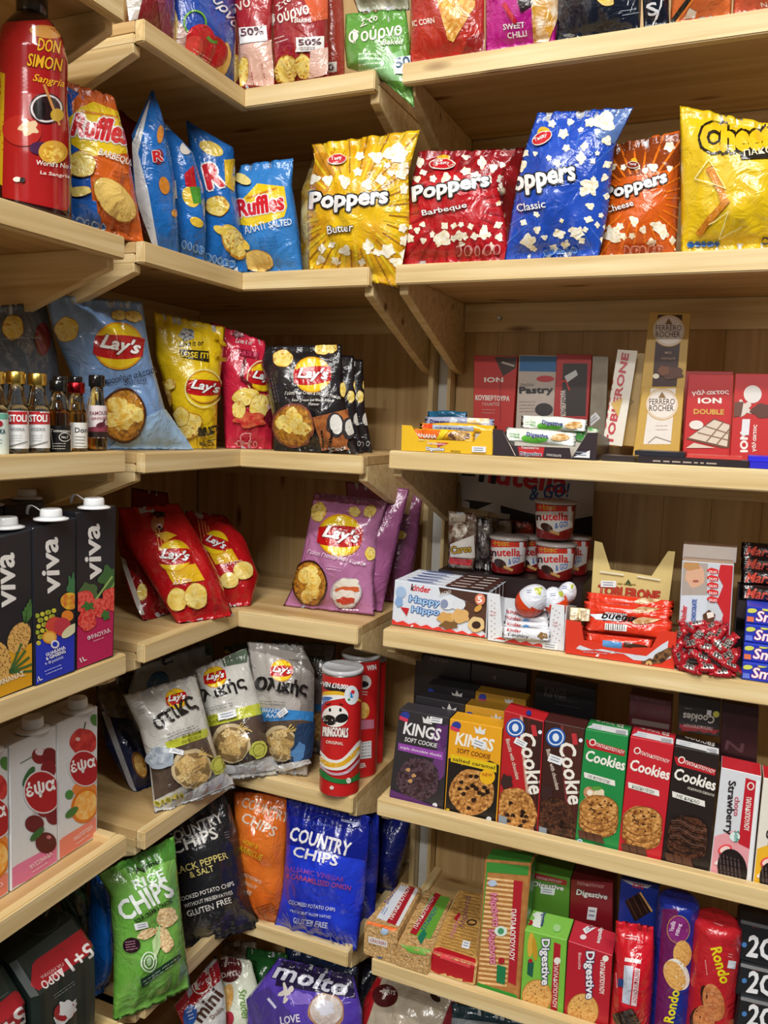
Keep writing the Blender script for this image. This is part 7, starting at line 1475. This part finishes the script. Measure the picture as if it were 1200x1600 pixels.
# beer packs in the tray of the left unit
def pack(label, cx, y0, y1, x1, zb, dz, art, wid=.20):
    """six cans held in a printed card sleeve: bevelled shoulders, cans' ends bulging at the card"""
    ch = .05; h = zf-zb+ch
    prof = [(x1, zb), (x1+.002, zb+h*.5), (x1, zb+h-ch), (x1-ch*.9, zb+h-.004), (x1-ch*1.3, zb+h), (x1-wid+ch, zb+h), (x1-wid, zb+h-ch), (x1-wid, zb)]
    V = []; n = 14; k = len(prof)
    for j in range(n+1):
        y = y0+(y1-y0)*j/n; s = .0025*abs(math.sin(math.pi*3*j/n))
        for i, (x, z) in enumerate(prof):
            e = .006 if j in (0, n) else 0
            V.append(Vector((x+(s if i < 3 else 0)-e*(i < 4), y, z-(e*.5 if 2 < i < 6 else 0))))
    F = [tuple(range(k)), tuple(range(n*k, n*k+k))[::-1]]
    for j in range(n):
        for i in range(k): F.append((j*k+i, (j+1)*k+i, (j+1)*k+(i+1) % k, j*k+(i+1) % k))
    org = Vector((x1-wid/2, (y0+y1)/2, zb)); ar = Art(V, F, org, L=5); ar.fin = 'card'; ar.maxel = .15; ar.st = .0001
    art(ar)
    sm = [False]*len(F)
    return tag(assemble('beer_pack', V, F, [M('#1c2622', 'card', '#243430', 10)], [0]*len(F), sm, ar, org), label, 'drinks pack')
xf = XL-.03; ya = hit((52, 1555), 'x', xf).y; yb = hit((151, 1490), 'x', xf).y; zf = hit((100, 1522), 'x', xf).z
zb = zf-(.125-.036)
def bigart(a):
    a.poly([(50, 1508), (56, 1500), (140, 1442), (149, 1446), (150, 1462), (138, 1492), (60, 1548), (48, 1540)], '#a41824'); a.text('ΔΩΡΟ', (96, 1512), (62, 1536), 13, '#e8dcd8', .03); a.text('ΓΙΑ ΜΠΥΡΑ', (97, 1504), (62, 1526), 5, '#e0b8b4', .02); a.text('5+1', (136, 1473), (100, 1500), 22, '#f0ecea', .035)
    a.ring(60, 1436, 33, 26, 1.2, '#5a6460'); a.text('My', (46, 1440), (84, 1430), 20, '#7a8480', .035)
    a.poly([(82, 1590), (100, 1575), (118, 1560), (116, 1576), (104, 1596), (90, 1606)], '#dfe0e0'); a.blob(100, 1580, 18, 14, '#a8202c', -30); a.blob(104, 1576, 12, 14, '#e4e6e6', -30, wob=.15); a.line([(92, 1606), (108, 1588), (118, 1566)], 3, '#dfe0e0'); a.lines((82, 1556), (124, 1526), 2, 4, '#8a9490', 1)
pack('dark green beer can multipack with a red 5+1 band, nearer the shelf end', 0, ya, yb, xf, z6l+.001, 0, bigart)
yc = ya-.008; yd = yc-.2
def smart(a):
    a.poly([(-40, 1600), (20, 1550), (38, 1542), (45, 1550), (44, 1570), (30, 1600), (-20, 1640)], '#a41824'); a.text('5+', (32, 1572), (-4, 1602), 24, '#f0ecea', .035); a.lines((0, 1560), (16, 1548), 1, 3, '#7a8480', 1)
pack('dark green beer can multipack cut off at the bottom left of the frame', 0, yd, yc, xf-.004, z6l+.001, 0, smart)
# ---- right: crackers, biscuits
def slab_pack(name, label, cat, F4, T2, col, art, place, grp=None, fin='film'):
    """a brick-shaped wrapped pack lying end-on: F4 its near end, T2 the two far corners of its top"""
    A, zs = anchor(((F4[2][0]+F4[3][0])/2, (F4[2][1]+F4[3][1])/2), place); pl = Plane(A, 0, 0)
    q = [pl.P(*pl.st(p)) for p in F4]; zt = (q[0].z+q[1].z)/2
    for i in (0, 1): q[i].z = zt
    for i in (2, 3): q[i].z = zs+.0006
    b = [hit(p, 'z', zt) for p in T2]; D = [b[0]-q[0], b[1]-q[1]]
    bm = bmesh.new(); f = [bm.verts.new(p) for p in q]; k = [bm.verts.new(p) for p in (b[0], b[1], b[1]+(q[2]-q[1]), b[0]+(q[3]-q[0]))]
    for ff in ((f[3], f[2], f[1], f[0]), tuple(k), (f[0], f[1], k[1], k[0]), (f[1], f[2], k[2], k[1]), (f[2], f[3], k[3], k[2]), (f[3], f[0], k[0], k[3])): bm.faces.new(ff)
    bmesh.ops.recalc_face_normals(bm, faces=bm.faces); bmesh.ops.bevel(bm, geom=bm.edges[:], offset=.0025, segments=2, affect='EDGES'); bm.verts.index_update()
    V = [v.co.copy() for v in bm.verts]; F = [[v.index for v in ff.verts] for ff in bm.faces]; bm.free()
    org = Vector((A.x, A.y, zs)); ar = Art(V, F, org, L=8); ar.fin = 'card'; ar.st = .00012
    art(ar); return tag(assemble(name, V, F, [col], [0]*len(F), [False]*len(F), ar, org), label, cat, grp)
CRK = M('#b88a50', 'film', '#e0bc84', 210, '#8a6030', detail=4)
def a_(a):
    a.poly([(588, 1434), (630, 1378), (640, 1380), (604, 1440)], '#dfe4ee'); a.poly([(604, 1441), (640, 1381), (651, 1384), (618, 1446)], '#b01c2a'); a.poly([(618, 1446), (651, 1384), (656, 1386), (623, 1448)], '#e8e8e8')
    a.text('ΠΑΠΑΔΟΠΟΥΛΟΥ', (613, 1438), (642, 1387), 7, '#f4eee8', .03); a.text('ΣΙΤΑΡΕΝΙΑ', (606, 1414), (624, 1384), 7, '#3a5ab0', .02); a.lines((596, 1428), (604, 1414), 2, 4, '#3a5ab0', 1)
    a.poly([(576, 1462), (606, 1470), (605, 1480), (576, 1472)], '#e8e4e0'); a.text('CRACKERS', (578, 1470), (603, 1477), 5, '#a8283a', .02); a.ell(601, 1455, 6, 5, '#a8c0dc'); a.poly([(588, 1492), (600, 1496), (598, 1502), (586, 1498)], '#4a6a9a'); a.poly([(574, 1440), (620, 1452), (620, 1456), (574, 1444)], '#e8702a')
slab_pack('cracker_pack', 'clear-wrapped wheat cracker pack with blue and white label, far left', 'crackers', [(569, 1443), (621, 1454), (618, 1509), (567, 1491)], [(626, 1377), (660, 1387)], CRK, a_, ('z', zR[5]))
def a_(a):
    a.poly([(640, 1460), (678, 1392), (706, 1399), (672, 1468)], '#6aa83c'); a.poly([(640, 1458), (680, 1395), (689, 1398), (650, 1462)], '#b01c2a'); a.text('ΠΑΠΑΔΟΠΟΥΛΟΥ', (651, 1452), (680, 1402), 6, '#f4eee8', .03); a.text('ΣΙΤΑΡΙΟΥ', (663, 1456), (685, 1420), 7, '#2a5a9a', .02); a.poly([(652, 1466), (662, 1452), (667, 1460), (658, 1477)], '#1c7a5a')
    a.poly([(625, 1474), (676, 1486), (664, 1492), (640, 1488)], '#6aa83c')
slab_pack('cracker_pack', 'clear-wrapped rye cracker pack with green label, second from the left', 'crackers', [(621, 1474), (675, 1488), (668, 1523), (617, 1511)], [(664, 1389), (708, 1399)], CRK, a_, ('z', zR[5]))
STR = M('#d0a058', 'film', '#e8c888', 200, None, vec=(.1, 1, 1), kind='wave', soft=.25)
def a_(a):
    for i in range(20): a.line([(690-3+i*2.05, 1477-i*4.6), (690+56+i*1.0, 1494-i*5.1)], 1.5, '#a87838', hold=i > 0)
    a.poly([(668, 1520), (670, 1484), (688, 1480), (742, 1498), (748, 1506), (744, 1540), (700, 1535)], '#b81824'); a.text('Μιράντα', (710, 1466), (722, 1432), 9, '#d88aa0', .02); a.text('Μιράντα', (728, 1450), (738, 1402), 11, '#8a5a6a', .02); a.poly([(709, 1436), (717, 1426), (720, 1430), (713, 1440)], '#b01c2a'); a.ring(737, 1442, 8, 5, 2, '#2a2024'); a.tagp(728, 1477, 12, 12, 14); a.poly([(690, 1492), (736, 1508), (734, 1512), (688, 1496)], '#e84a50')
slab_pack('biscuit_pack', 'Miranda biscuit pack lying flat with red twisted end, third from the left', 'biscuits', [(669, 1486), (746, 1506), (742, 1541), (668, 1520)], [(716, 1390), (754, 1396)], STR, a_, ('z', zR[5]))
Qm = [(757, 1344), (830, 1351), (811, 1566), (742, 1540)]
def a_(a):
    n = 23
    for i in range(n):
        y = 1372+i*7.4; x = 758-(y-1345)*.075; a.line([(x+3, y), (x+48, y+5)], 3.4, M('#e6b878', 'card', '#f0cc98', 120), hold=i > 0)
    a.poly([(757, 1344), (828, 1350), (826, 1368), (755, 1362)], '#3a8a34'); a.poly([(744, 1534), (812, 1556), (811, 1566), (742, 1542)], '#3c9a38'); a.poly([(756, 1362), (762, 1362), (745, 1536), (742, 1534)], '#4a9a3c')
    a.poly([(803, 1375), (817, 1377), (806, 1540), (794, 1534)], '#b01c2a'); a.text('ΠΑΠΑΔΟΠΟΥΛΟΥ', (799, 1420), (796, 1500), 8, '#f4eee8', .03)
    a.text('Μιράντα', (764, 1396), (768, 1448), 13, '#e89ab4', .03, .1, out='#b02850', ow=.04); a.text('Μιράντα', (761, 1452), (764, 1506), 13, '#e89ab4', .03, .1, out='#b02850', ow=.04); a.ell(783, 1454, 10, 8, '#dff0e4'); a.ell(783, 1454, 5, 5, '#4a9a6a'); a.poly([(777, 1506), (791, 1510), (789, 1538), (776, 1533)], '#1c7a4a'); a.ell(784, 1500, 5, 5, '#b01c2a'); a.ell(770, 1379, 7, 5, '#b8cce0')
box('biscuit_pack', 'tall standing Miranda biscuit pack with striped biscuits and green ends', 'biscuits', M('#a86e38', 'card', '#b87e44', 90), Qm, ('y', .0262, z6r), .05, 0, 2, a_, None, 'card', '#3a7a34', '#3a8a34', bev=.003)
def diges(Q, red):
    def f(a):
        (x0, y0), (x1, y1), (x2, y2), (x3, y3) = Q
        def P(u, v): return ((x0*(1-u)+x1*u)*(1-v)+(x3*(1-u)+x2*u)*v, (y0*(1-u)+y1*u)*(1-v)+(y3*(1-u)+y2*u)*v)
        w = x1-x0
        if red: a.text('ΠΑΠΑΔΟΠΟΥΛΟΥ', P(.74, .1), P(.76, .5), w*.11, '#f4eee8', .03); a.ell(*P(.85, .06), w*.07, w*.07, '#f0ece4')
        else: a.poly([P(.70, .06), P(.86, .07), P(.86, .98), P(.70, .95)], '#b01c2a'); a.text('ΠΑΠΑΔΟΠΟΥΛΟΥ', P(.73, .32), P(.75, .85), w*.10, '#f4eee8', .03); a.ell(*P(.8, .27), w*.08, w*.08, '#f0ece4')
        if not red: a.poly([P(.12, .36), P(.26, .37), P(.25, .56), P(.12, .54)], '#1c5a4a'); a.blob(*P(.16, .16), w*.07, w*.3, '#e0b040', 5); a.blob(*P(.26, .2), w*.06, w*.28, '#c89828', -5); a.ell(*P(.18, .36), w*.05, w*.05, '#b01c2a')
        else: a.text('Biscuits', P(.24, .1), P(.26, .3), w*.07, '#f4c8c8', .01)
        a.ell(*P(.38 if not red else .42, .77), w*.36, w*.40, '#b87a34'); a.ell(*P(.38 if not red else .42, .77), w*.34, w*.38, BISC())
        r = random.Random(3)
        for i in range(18):
            t = r.random()*6.28; q = r.random()**.5*.8; a.ell(P(.38, .77)[0]+w*.32*q*math.cos(t), P(.38, .77)[1]+w*.35*q*math.sin(t), 1.1, 1, '#8a5420', n=6, hold=i > 0)
        if red:
            for i in range(5): a.blob(*P(.15+i*.13, .93+.01*i), w*.05, w*.2, '#d89a54', 20-8*i, hold=i > 0)
        a.text('Digestive', P(.36, .06), P(.42, .62), w*.24, '#f4f4f4', .035, out='#1e2a5a', ow=.05)
    return f
Qd = [(820, 1453), (886, 1469), (879, 1600), (812, 1576)]
def a_(a): diges(Qd, False)(a); a.clip = None; a.poly([(828, 1424), (850, 1428), (844, 1452), (822, 1446)], '#e8f0e4'); a.text('Digestive', (846, 1424), (842, 1448), 8, '#2a3a7a', .03); a.ell(828, 1443, 5, 4, '#b01c2a'); a.blob(870, 1452, 6, 6, '#a8d890')
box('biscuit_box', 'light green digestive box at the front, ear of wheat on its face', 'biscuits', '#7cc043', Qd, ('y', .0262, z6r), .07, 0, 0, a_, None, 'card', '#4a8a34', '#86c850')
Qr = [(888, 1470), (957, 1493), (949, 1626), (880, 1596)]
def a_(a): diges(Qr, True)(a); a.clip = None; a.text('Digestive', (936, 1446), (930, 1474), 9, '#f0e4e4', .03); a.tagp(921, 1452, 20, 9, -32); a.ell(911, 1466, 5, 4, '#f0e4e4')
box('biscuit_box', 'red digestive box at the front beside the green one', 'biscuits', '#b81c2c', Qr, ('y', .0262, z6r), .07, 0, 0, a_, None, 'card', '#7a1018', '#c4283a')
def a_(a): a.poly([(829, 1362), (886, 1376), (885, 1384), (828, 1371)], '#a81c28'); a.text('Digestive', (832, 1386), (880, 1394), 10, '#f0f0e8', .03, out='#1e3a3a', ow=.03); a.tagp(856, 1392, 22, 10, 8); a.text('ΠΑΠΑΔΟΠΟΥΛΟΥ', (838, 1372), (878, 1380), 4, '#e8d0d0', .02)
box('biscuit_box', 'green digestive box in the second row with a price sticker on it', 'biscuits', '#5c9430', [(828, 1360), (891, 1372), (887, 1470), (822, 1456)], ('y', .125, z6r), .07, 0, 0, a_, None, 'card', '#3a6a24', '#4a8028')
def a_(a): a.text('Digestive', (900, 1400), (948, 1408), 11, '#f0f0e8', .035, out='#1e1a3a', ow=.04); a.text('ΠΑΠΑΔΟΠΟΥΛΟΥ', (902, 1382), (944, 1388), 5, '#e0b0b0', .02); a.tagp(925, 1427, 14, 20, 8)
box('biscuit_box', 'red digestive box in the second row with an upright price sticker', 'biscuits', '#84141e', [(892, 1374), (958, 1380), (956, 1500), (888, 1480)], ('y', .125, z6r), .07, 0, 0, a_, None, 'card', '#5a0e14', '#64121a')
def a_(a):
    a.poly([(966, 1372), (1020, 1378), (1012, 1388), (990, 1384)], '#c8ccd8'); a.poly([(976, 1408), (1000, 1394), (1018, 1424), (992, 1440)], '#2a1814')
    for i in range(3): a.line([(980+i*8, 1404-i*5), (996+i*8, 1436-i*5)], 1.4, '#5a3a2a', hold=i > 0)
    a.line([(1000, 1394), (1019, 1424)], 3, '#d8a868'); a.text('ION', (988, 1386), (1004, 1390), 8, '#c82838', .03)
box('biscuit_box', 'blue chocolate biscuit box behind the red pouch', 'biscuits', '#1c3494', [(970, 1372), (1030, 1384), (1022, 1480), (964, 1466)], ('y', .11, z6r), .06, 0, 0, a_, None, 'card', '#12206a', '#14246e')
def a_(a):
    a.poly([(977, 1496), (1002, 1500), (1001, 1506), (976, 1502)], '#e8dcdc'); a.poly([(976, 1508), (990, 1510), (984, 1570), (972, 1566)], '#c8d0e0'); a.poly([(992, 1512), (1000, 1514), (994, 1572), (986, 1570)], '#f0dce0'); a.text('ΠΑΠΑΔΟΠΟΥΛΟΥ', (992, 1516), (988, 1566), 6, '#a01c28', .02); a.lines((964, 1520), (966, 1550), 1, 3, '#f0d0d0', 1.2)
    a.poly([(958, 1584), (988, 1574), (1002, 1600), (966, 1608)], '#2a1814'); [a.line([(962+i*8, 1584-i*3), (972+i*8, 1606-i*2)], 1.5, '#6a4a34', hold=i > 0) for i in range(4)]; a.poly([(968, 1528), (976, 1530), (975, 1542), (967, 1540)], '#2a4a8a'); a.lines((980, 1462), (1006, 1466), 2, 4, '#f0d8d8', 1.2)
bag('biscuit_pack', 'glossy red foil pack of chocolate-topped biscuits right of the red digestive box', 'biscuits', '#cc1828', [(962, 1438), (960, 1500), (954, 1560), (950, 1620)], [(1021, 1448), (1022, 1510), (1018, 1570), (1012, 1636)], ('y', .0262, z6r), 0, 2, .05, art=a_, back='#a01420', ext=False)
def roll(label, x0t, x1t, yt, x0b, x1b, yb, d, col, art):
    """a cylindrical roll of sandwich biscuits standing on end"""
    c = hit(((x0b+x1b)/2, yb), 'z', z6r) if d is None else hit(((x0b+x1b)/2, yb), 'y', d); c.z = z6r+.0005
    k = depth(c)/FPX; r = (x1b-x0b)/2*k; t = hit(((x0t+x1t)/2, yt), 'y', c.y); H = t.z-c.z; rt = (x1t-x0t)/2*depth(t)/FPX
    def f(a): a.L = 6; a.st = .0001; art(a)
    return lathe('biscuit_roll', [(r*.7, 0, 0), (r, .006, 0), (r, .02, 0), (r, H-.016, 0), (r*.97, H-.006, 0), (r*.7, H, 0)], c, [M(col, 'foil')], 36, label=label, cat='biscuits', art=f, fin='foil')
def a_(a):
    a.poly([(1035, 1420), (1060, 1420), (1045, 1640), (1020, 1640)], '#6a1c5a'); a.ell(1060, 1452, 18, 22, '#c8a040'); a.ell(1060, 1452, 17, 21, '#8a2a7a'); a.text('Vanilla', (1052, 1456), (1056, 1440), 7, '#e8d0e8', .03); a.text('Filling', (1062, 1462), (1066, 1444), 7, '#e8d0e8', .03)
    a.ell(1066, 1490, 14, 21, BISC(), ); a.ell(1058, 1522, 17, 26, '#f0ece0', -24); a.ell(1054, 1524, 15, 25, BISC(), -24); a.text('Rondo', (1052, 1598), (1062, 1548), 15, '#e8d81c', .035)
roll('dark blue vanilla sandwich biscuit roll with purple oval', 1036, 1087, 1400, 1012, 1072, 1640, .06, '#1c2c8a', a_)
def a_(a):
    a.text('Rondo', (1110, 1482), (1126, 1538), 17, '#e8d81c', .035, .1); a.lines((1102, 1500), (1106, 1530), 1, 3, '#f0c8c0', 1); a.poly([(1138, 1500), (1150, 1502), (1148, 1514), (1136, 1512)], '#dfe4ee'); a.lines((1138, 1490), (1146, 1492), 2, 4, '#f0c8c0', 1)
    a.blob(1108, 1568, 10, 30, '#3a1c14', -18); a.ell(1115, 1566, 16, 30, M('#b8683a', 'foil', '#d08a54', 200), -14); a.ell(1096, 1594, 18, 22, '#3a1c14'); a.ell(1100, 1592, 17, 22, M('#b8683a', 'foil', '#d08a54', 200)); a.lines((1116, 1443), (1130, 1448), 1, 3, '#e8a0a0', 1.4)
roll('red chocolate sandwich biscuit roll right of the blue one', 1090, 1155, 1434, 1066, 1138, 1650, .06, '#b8202a', a_)
bx = hit((1150, 1560), 'y', .03)
for i, (yt, yb_, lb) in enumerate(((1560, 1608, 'black biscuit pack with a big white 2, lowest of three at the right frame edge'), (1508, 1556, 'black biscuit pack with a big white 2, middle of three at the right frame edge'), (1440, 1500, 'black biscuit pack with a big white 2, top of three at the right frame edge'))):
    lo = hit((1150, yb_), 'y', .03+.012*i).z
    def a_(a):
        a.text('2GO', (1166, yb_-6), (1240, yb_+6), 34, '#eceef0', .035); a.ell(1163, yb_-24, 4, 4, '#4a80c0'); a.text('ΠΑΠΑΔΟΠΟΥΛΟΥ', (1176, yt+9), (1240, yt+18), 6, '#a83a44', .02)
    z00 = z6r if i == 0 else lo
    box('biscuit_pack', lb, 'biscuits', '#16181c', [(1154, yt-2), (1254, yt+22), (1248, yb_+22), (1146, yb_-2)], ('y', .03+.012*i, z00), .06, 0, 0, a_, None, 'card', '#101214', '#202428', bev=.004)
# ================================================================ bottom shelf
z7 = ZC[6]
def low(label, name, cat, col, L, R, d, axis='y', yaw=0, lean=15, th=.05, art=None, back=None): return bag(name, label, cat, col, L, R, (axis, d, z7), yaw, lean, th, 1.3, art, None, 'foil', back, ext=False)
low('dark green and clear bag showing just below the inner corner of the lip', 'snack_bag', 'snack', M('#5a4a38', 'film', '#8a8070', 40), [(350, 1470), (340, 1520), (340, 1560)], [(400, 1470), (405, 1520), (400, 1560)], .12, art=None)
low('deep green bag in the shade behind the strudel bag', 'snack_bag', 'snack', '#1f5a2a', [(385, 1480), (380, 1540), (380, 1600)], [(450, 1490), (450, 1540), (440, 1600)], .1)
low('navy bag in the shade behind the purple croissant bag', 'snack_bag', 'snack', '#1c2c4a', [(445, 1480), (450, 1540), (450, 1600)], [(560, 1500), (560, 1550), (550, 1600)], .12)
def a_(a):
    a.poly([(268, 1580), (280, 1560), (340, 1500), (346, 1530), (300, 1575), (286, 1602)], '#a81820'); a.ell(315, 1535, 15, 19, '#f0e8e0', 20); a.ell(315, 1535, 13, 17, '#b01820', 20); a.text('7', (306, 1548), (318, 1538), 22, '#f4eee8', .035); a.text('DAYS', (320, 1530), (327, 1548), 7, '#f4eee8', .03); a.text('mini', (314, 1598), (348, 1556), 20, '#4a2c20', .035); a.ell(297, 1586, 10, 16, '#2a5ab0', 10); a.lines((292, 1582), (302, 1578), 3, 5, '#dfe8f4', 1.6); a.text('Double', (332, 1592), (348, 1576), 7, '#7a5a40', .01)
low('red and white mini croissant bag under the left arm of the corner shelf', 'croissant_bag', 'snack', '#dcdcd8', [(272, 1572), (285, 1600), (300, 1660)], [(338, 1492), (352, 1550), (356, 1640)], -.02, 'x', 60, 20, .05, a_)
def a_(a):
    a.ell(358, 1513, 20, 22, '#5a1c20'); a.text('7', (350, 1512), (362, 1508), 16, '#d8c8c0', .03); a.text('DAYS', (348, 1528), (372, 1524), 8, '#d8c8c0', .03); a.text('Strudel', (372, 1546), (378, 1592), 12, '#6a9a3a', .01, .2); a.blob(356, 1560, 9, 24, M('#d8a050', 'foil', '#e8c080', 80), 10); a.blob(359, 1590, 7, 10, '#b03040'); a.lines((386, 1560), (388, 1590), 1, 3, '#8ab060', 1)
low('cream strudel bag with dark red round emblem, left of the purple bag', 'croissant_bag', 'snack', '#dfe4d0', [(345, 1492), (345, 1550), (345, 1650)], [(392, 1500), (405, 1550), (412, 1650)], .02, 'y', 20, 18, .05, a_)
def a_(a):
    a.poly([(440, 1500), (550, 1520), (556, 1560), (430, 1540)], '#241c44'); a.text('molto', (426, 1527), (540, 1558), 26, '#c8c8d8', .035, .2, out='#14102a', ow=.03); a.blob(449, 1552, 10, 12, '#d8d0c8', wob=.45, lobes=5); a.blob(470, 1560, 20, 10, '#8a70d0', 10, wob=.15)
    a.blob(510, 1580, 28, 28, '#b88a6a', wob=.03); a.blob(510, 1578, 25, 24, M('#c8b8b0', 'foil', '#e0d8d4', 60)); a.blob(508, 1574, 14, 12, '#dcdce8', wob=.1); a.poly([(386, 1562), (420, 1542), (470, 1600), (400, 1610)], '#4a3a8a'); a.line([(420, 1560), (432, 1575)], 4, '#c8c8e0'); a.text('LOVE', (440, 1600), (470, 1596), 12, '#d8d0e8', .03)
low('purple croissant bag with big white lettering under the front of the corner shelf', 'croissant_bag', 'snack', M('#4a349c', 'foil', '#5c46b0', 16), [(436, 1496), (386, 1560), (384, 1660)], [(552, 1524), (566, 1580), (566, 1660)], .01, 'y', 5, 14, .06, a_)
def a_(a):
    a.poly([(590, 1510), (600, 1520), (560, 1640), (540, 1640)], '#a01820'); a.ell(602, 1556, 20, 18, '#4a1418'); a.text('7', (596, 1562), (610, 1560), 14, '#c8b8b0', .03); a.text('DAYS', (598, 1552), (618, 1556), 7, '#c8b8b0', .03); a.blob(640, 1536, 9, 6, '#2a1814'); a.blob(680, 1560, 9, 5, '#2a1814', 40); a.blob(660, 1540, 30, 10, '#8a3a34', 14); a.poly([(690, 1600), (706, 1560), (712, 1568), (700, 1640), (686, 1640)], '#7a1a24')
low('cream and red cocoa croissant bag below the left end of the right unit', 'croissant_bag', 'snack', '#b0a490', [(596, 1514), (570, 1560), (552, 1660)], [(712, 1560), (706, 1600), (700, 1660)], .06, 'y', 0, 25, .06, a_)
low('blue-black bag in the gap between the purple bag and the cream and red bag', 'snack_bag', 'snack', '#141c34', [(550, 1490), (548, 1550), (550, 1620)], [(590, 1500), (585, 1550), (578, 1620)], .2)
low('dark teal bag at the bottom edge below the Miranda biscuits', 'snack_bag', 'snack', '#26404a', [(705, 1566), (705, 1600), (700, 1660)], [(890, 1600), (890, 1640), (886, 1700)], .08, 'y', 0, 20, .05, lambda a: a.poly([(706, 1590), (780, 1600), (776, 1640), (700, 1640)], '#8a9094'))

# ---------------------------------------------------------------- rows of like things
GROUPS = {'potato_chip_bag': 'crisp bags on the corner shelving', 'popcorn_bag': 'popcorn bags on the second shelf', 'tortilla_chip_bag': 'tortilla chip bags on the right top shelf',
          'cookie_box': 'cookie boxes on the fifth right shelf', 'juice_carton': 'juice cartons on the left unit', 'miniature_bottle': 'spirit miniatures on the left unit',
          'crisp_can': 'red crisp cans', 'spread_cup': 'hazelnut spread cups', 'chocolate_egg': 'foil-wrapped chocolate eggs', 'sweets_box': 'stack of blue sweets boxes', 'snack_bar': 'cereal bars in the two trays',
          'chocolate_bar': 'chocolate bars on the right unit', 'biscuit_box': 'biscuit boxes on the sixth right shelf', 'biscuit_pack': 'biscuit packs on the sixth right shelf', 'cracker_pack': 'clear-wrapped cracker packs',
          'biscuit_roll': 'rolls of sandwich biscuits', 'biscuit_bag': 'small biscuit bags beside the spread cups', 'croissant_bag': 'croissant bags on the bottom shelf', 'snack_bag': 'dim bags on the bottom shelf',
          'beer_pack': 'beer can multipacks', 'snack_bar_tray': 'cereal bar display trays', 'chocolate_display_tray': 'chocolate display trays', 'chocolate_packet': 'cooking chocolate packets', 'shelving': 'straight pine shelving units', 'chocolate_display_box': 'chocolate display boxes', 'chocolate_carton': 'cartons behind the wrapped sweets'}
for o in COL.objects:
    if o.parent is None and 'label' in o and 'group' not in o:
        g = GROUPS.get(o.name.split('.')[0])
        if g: o['group'] = g
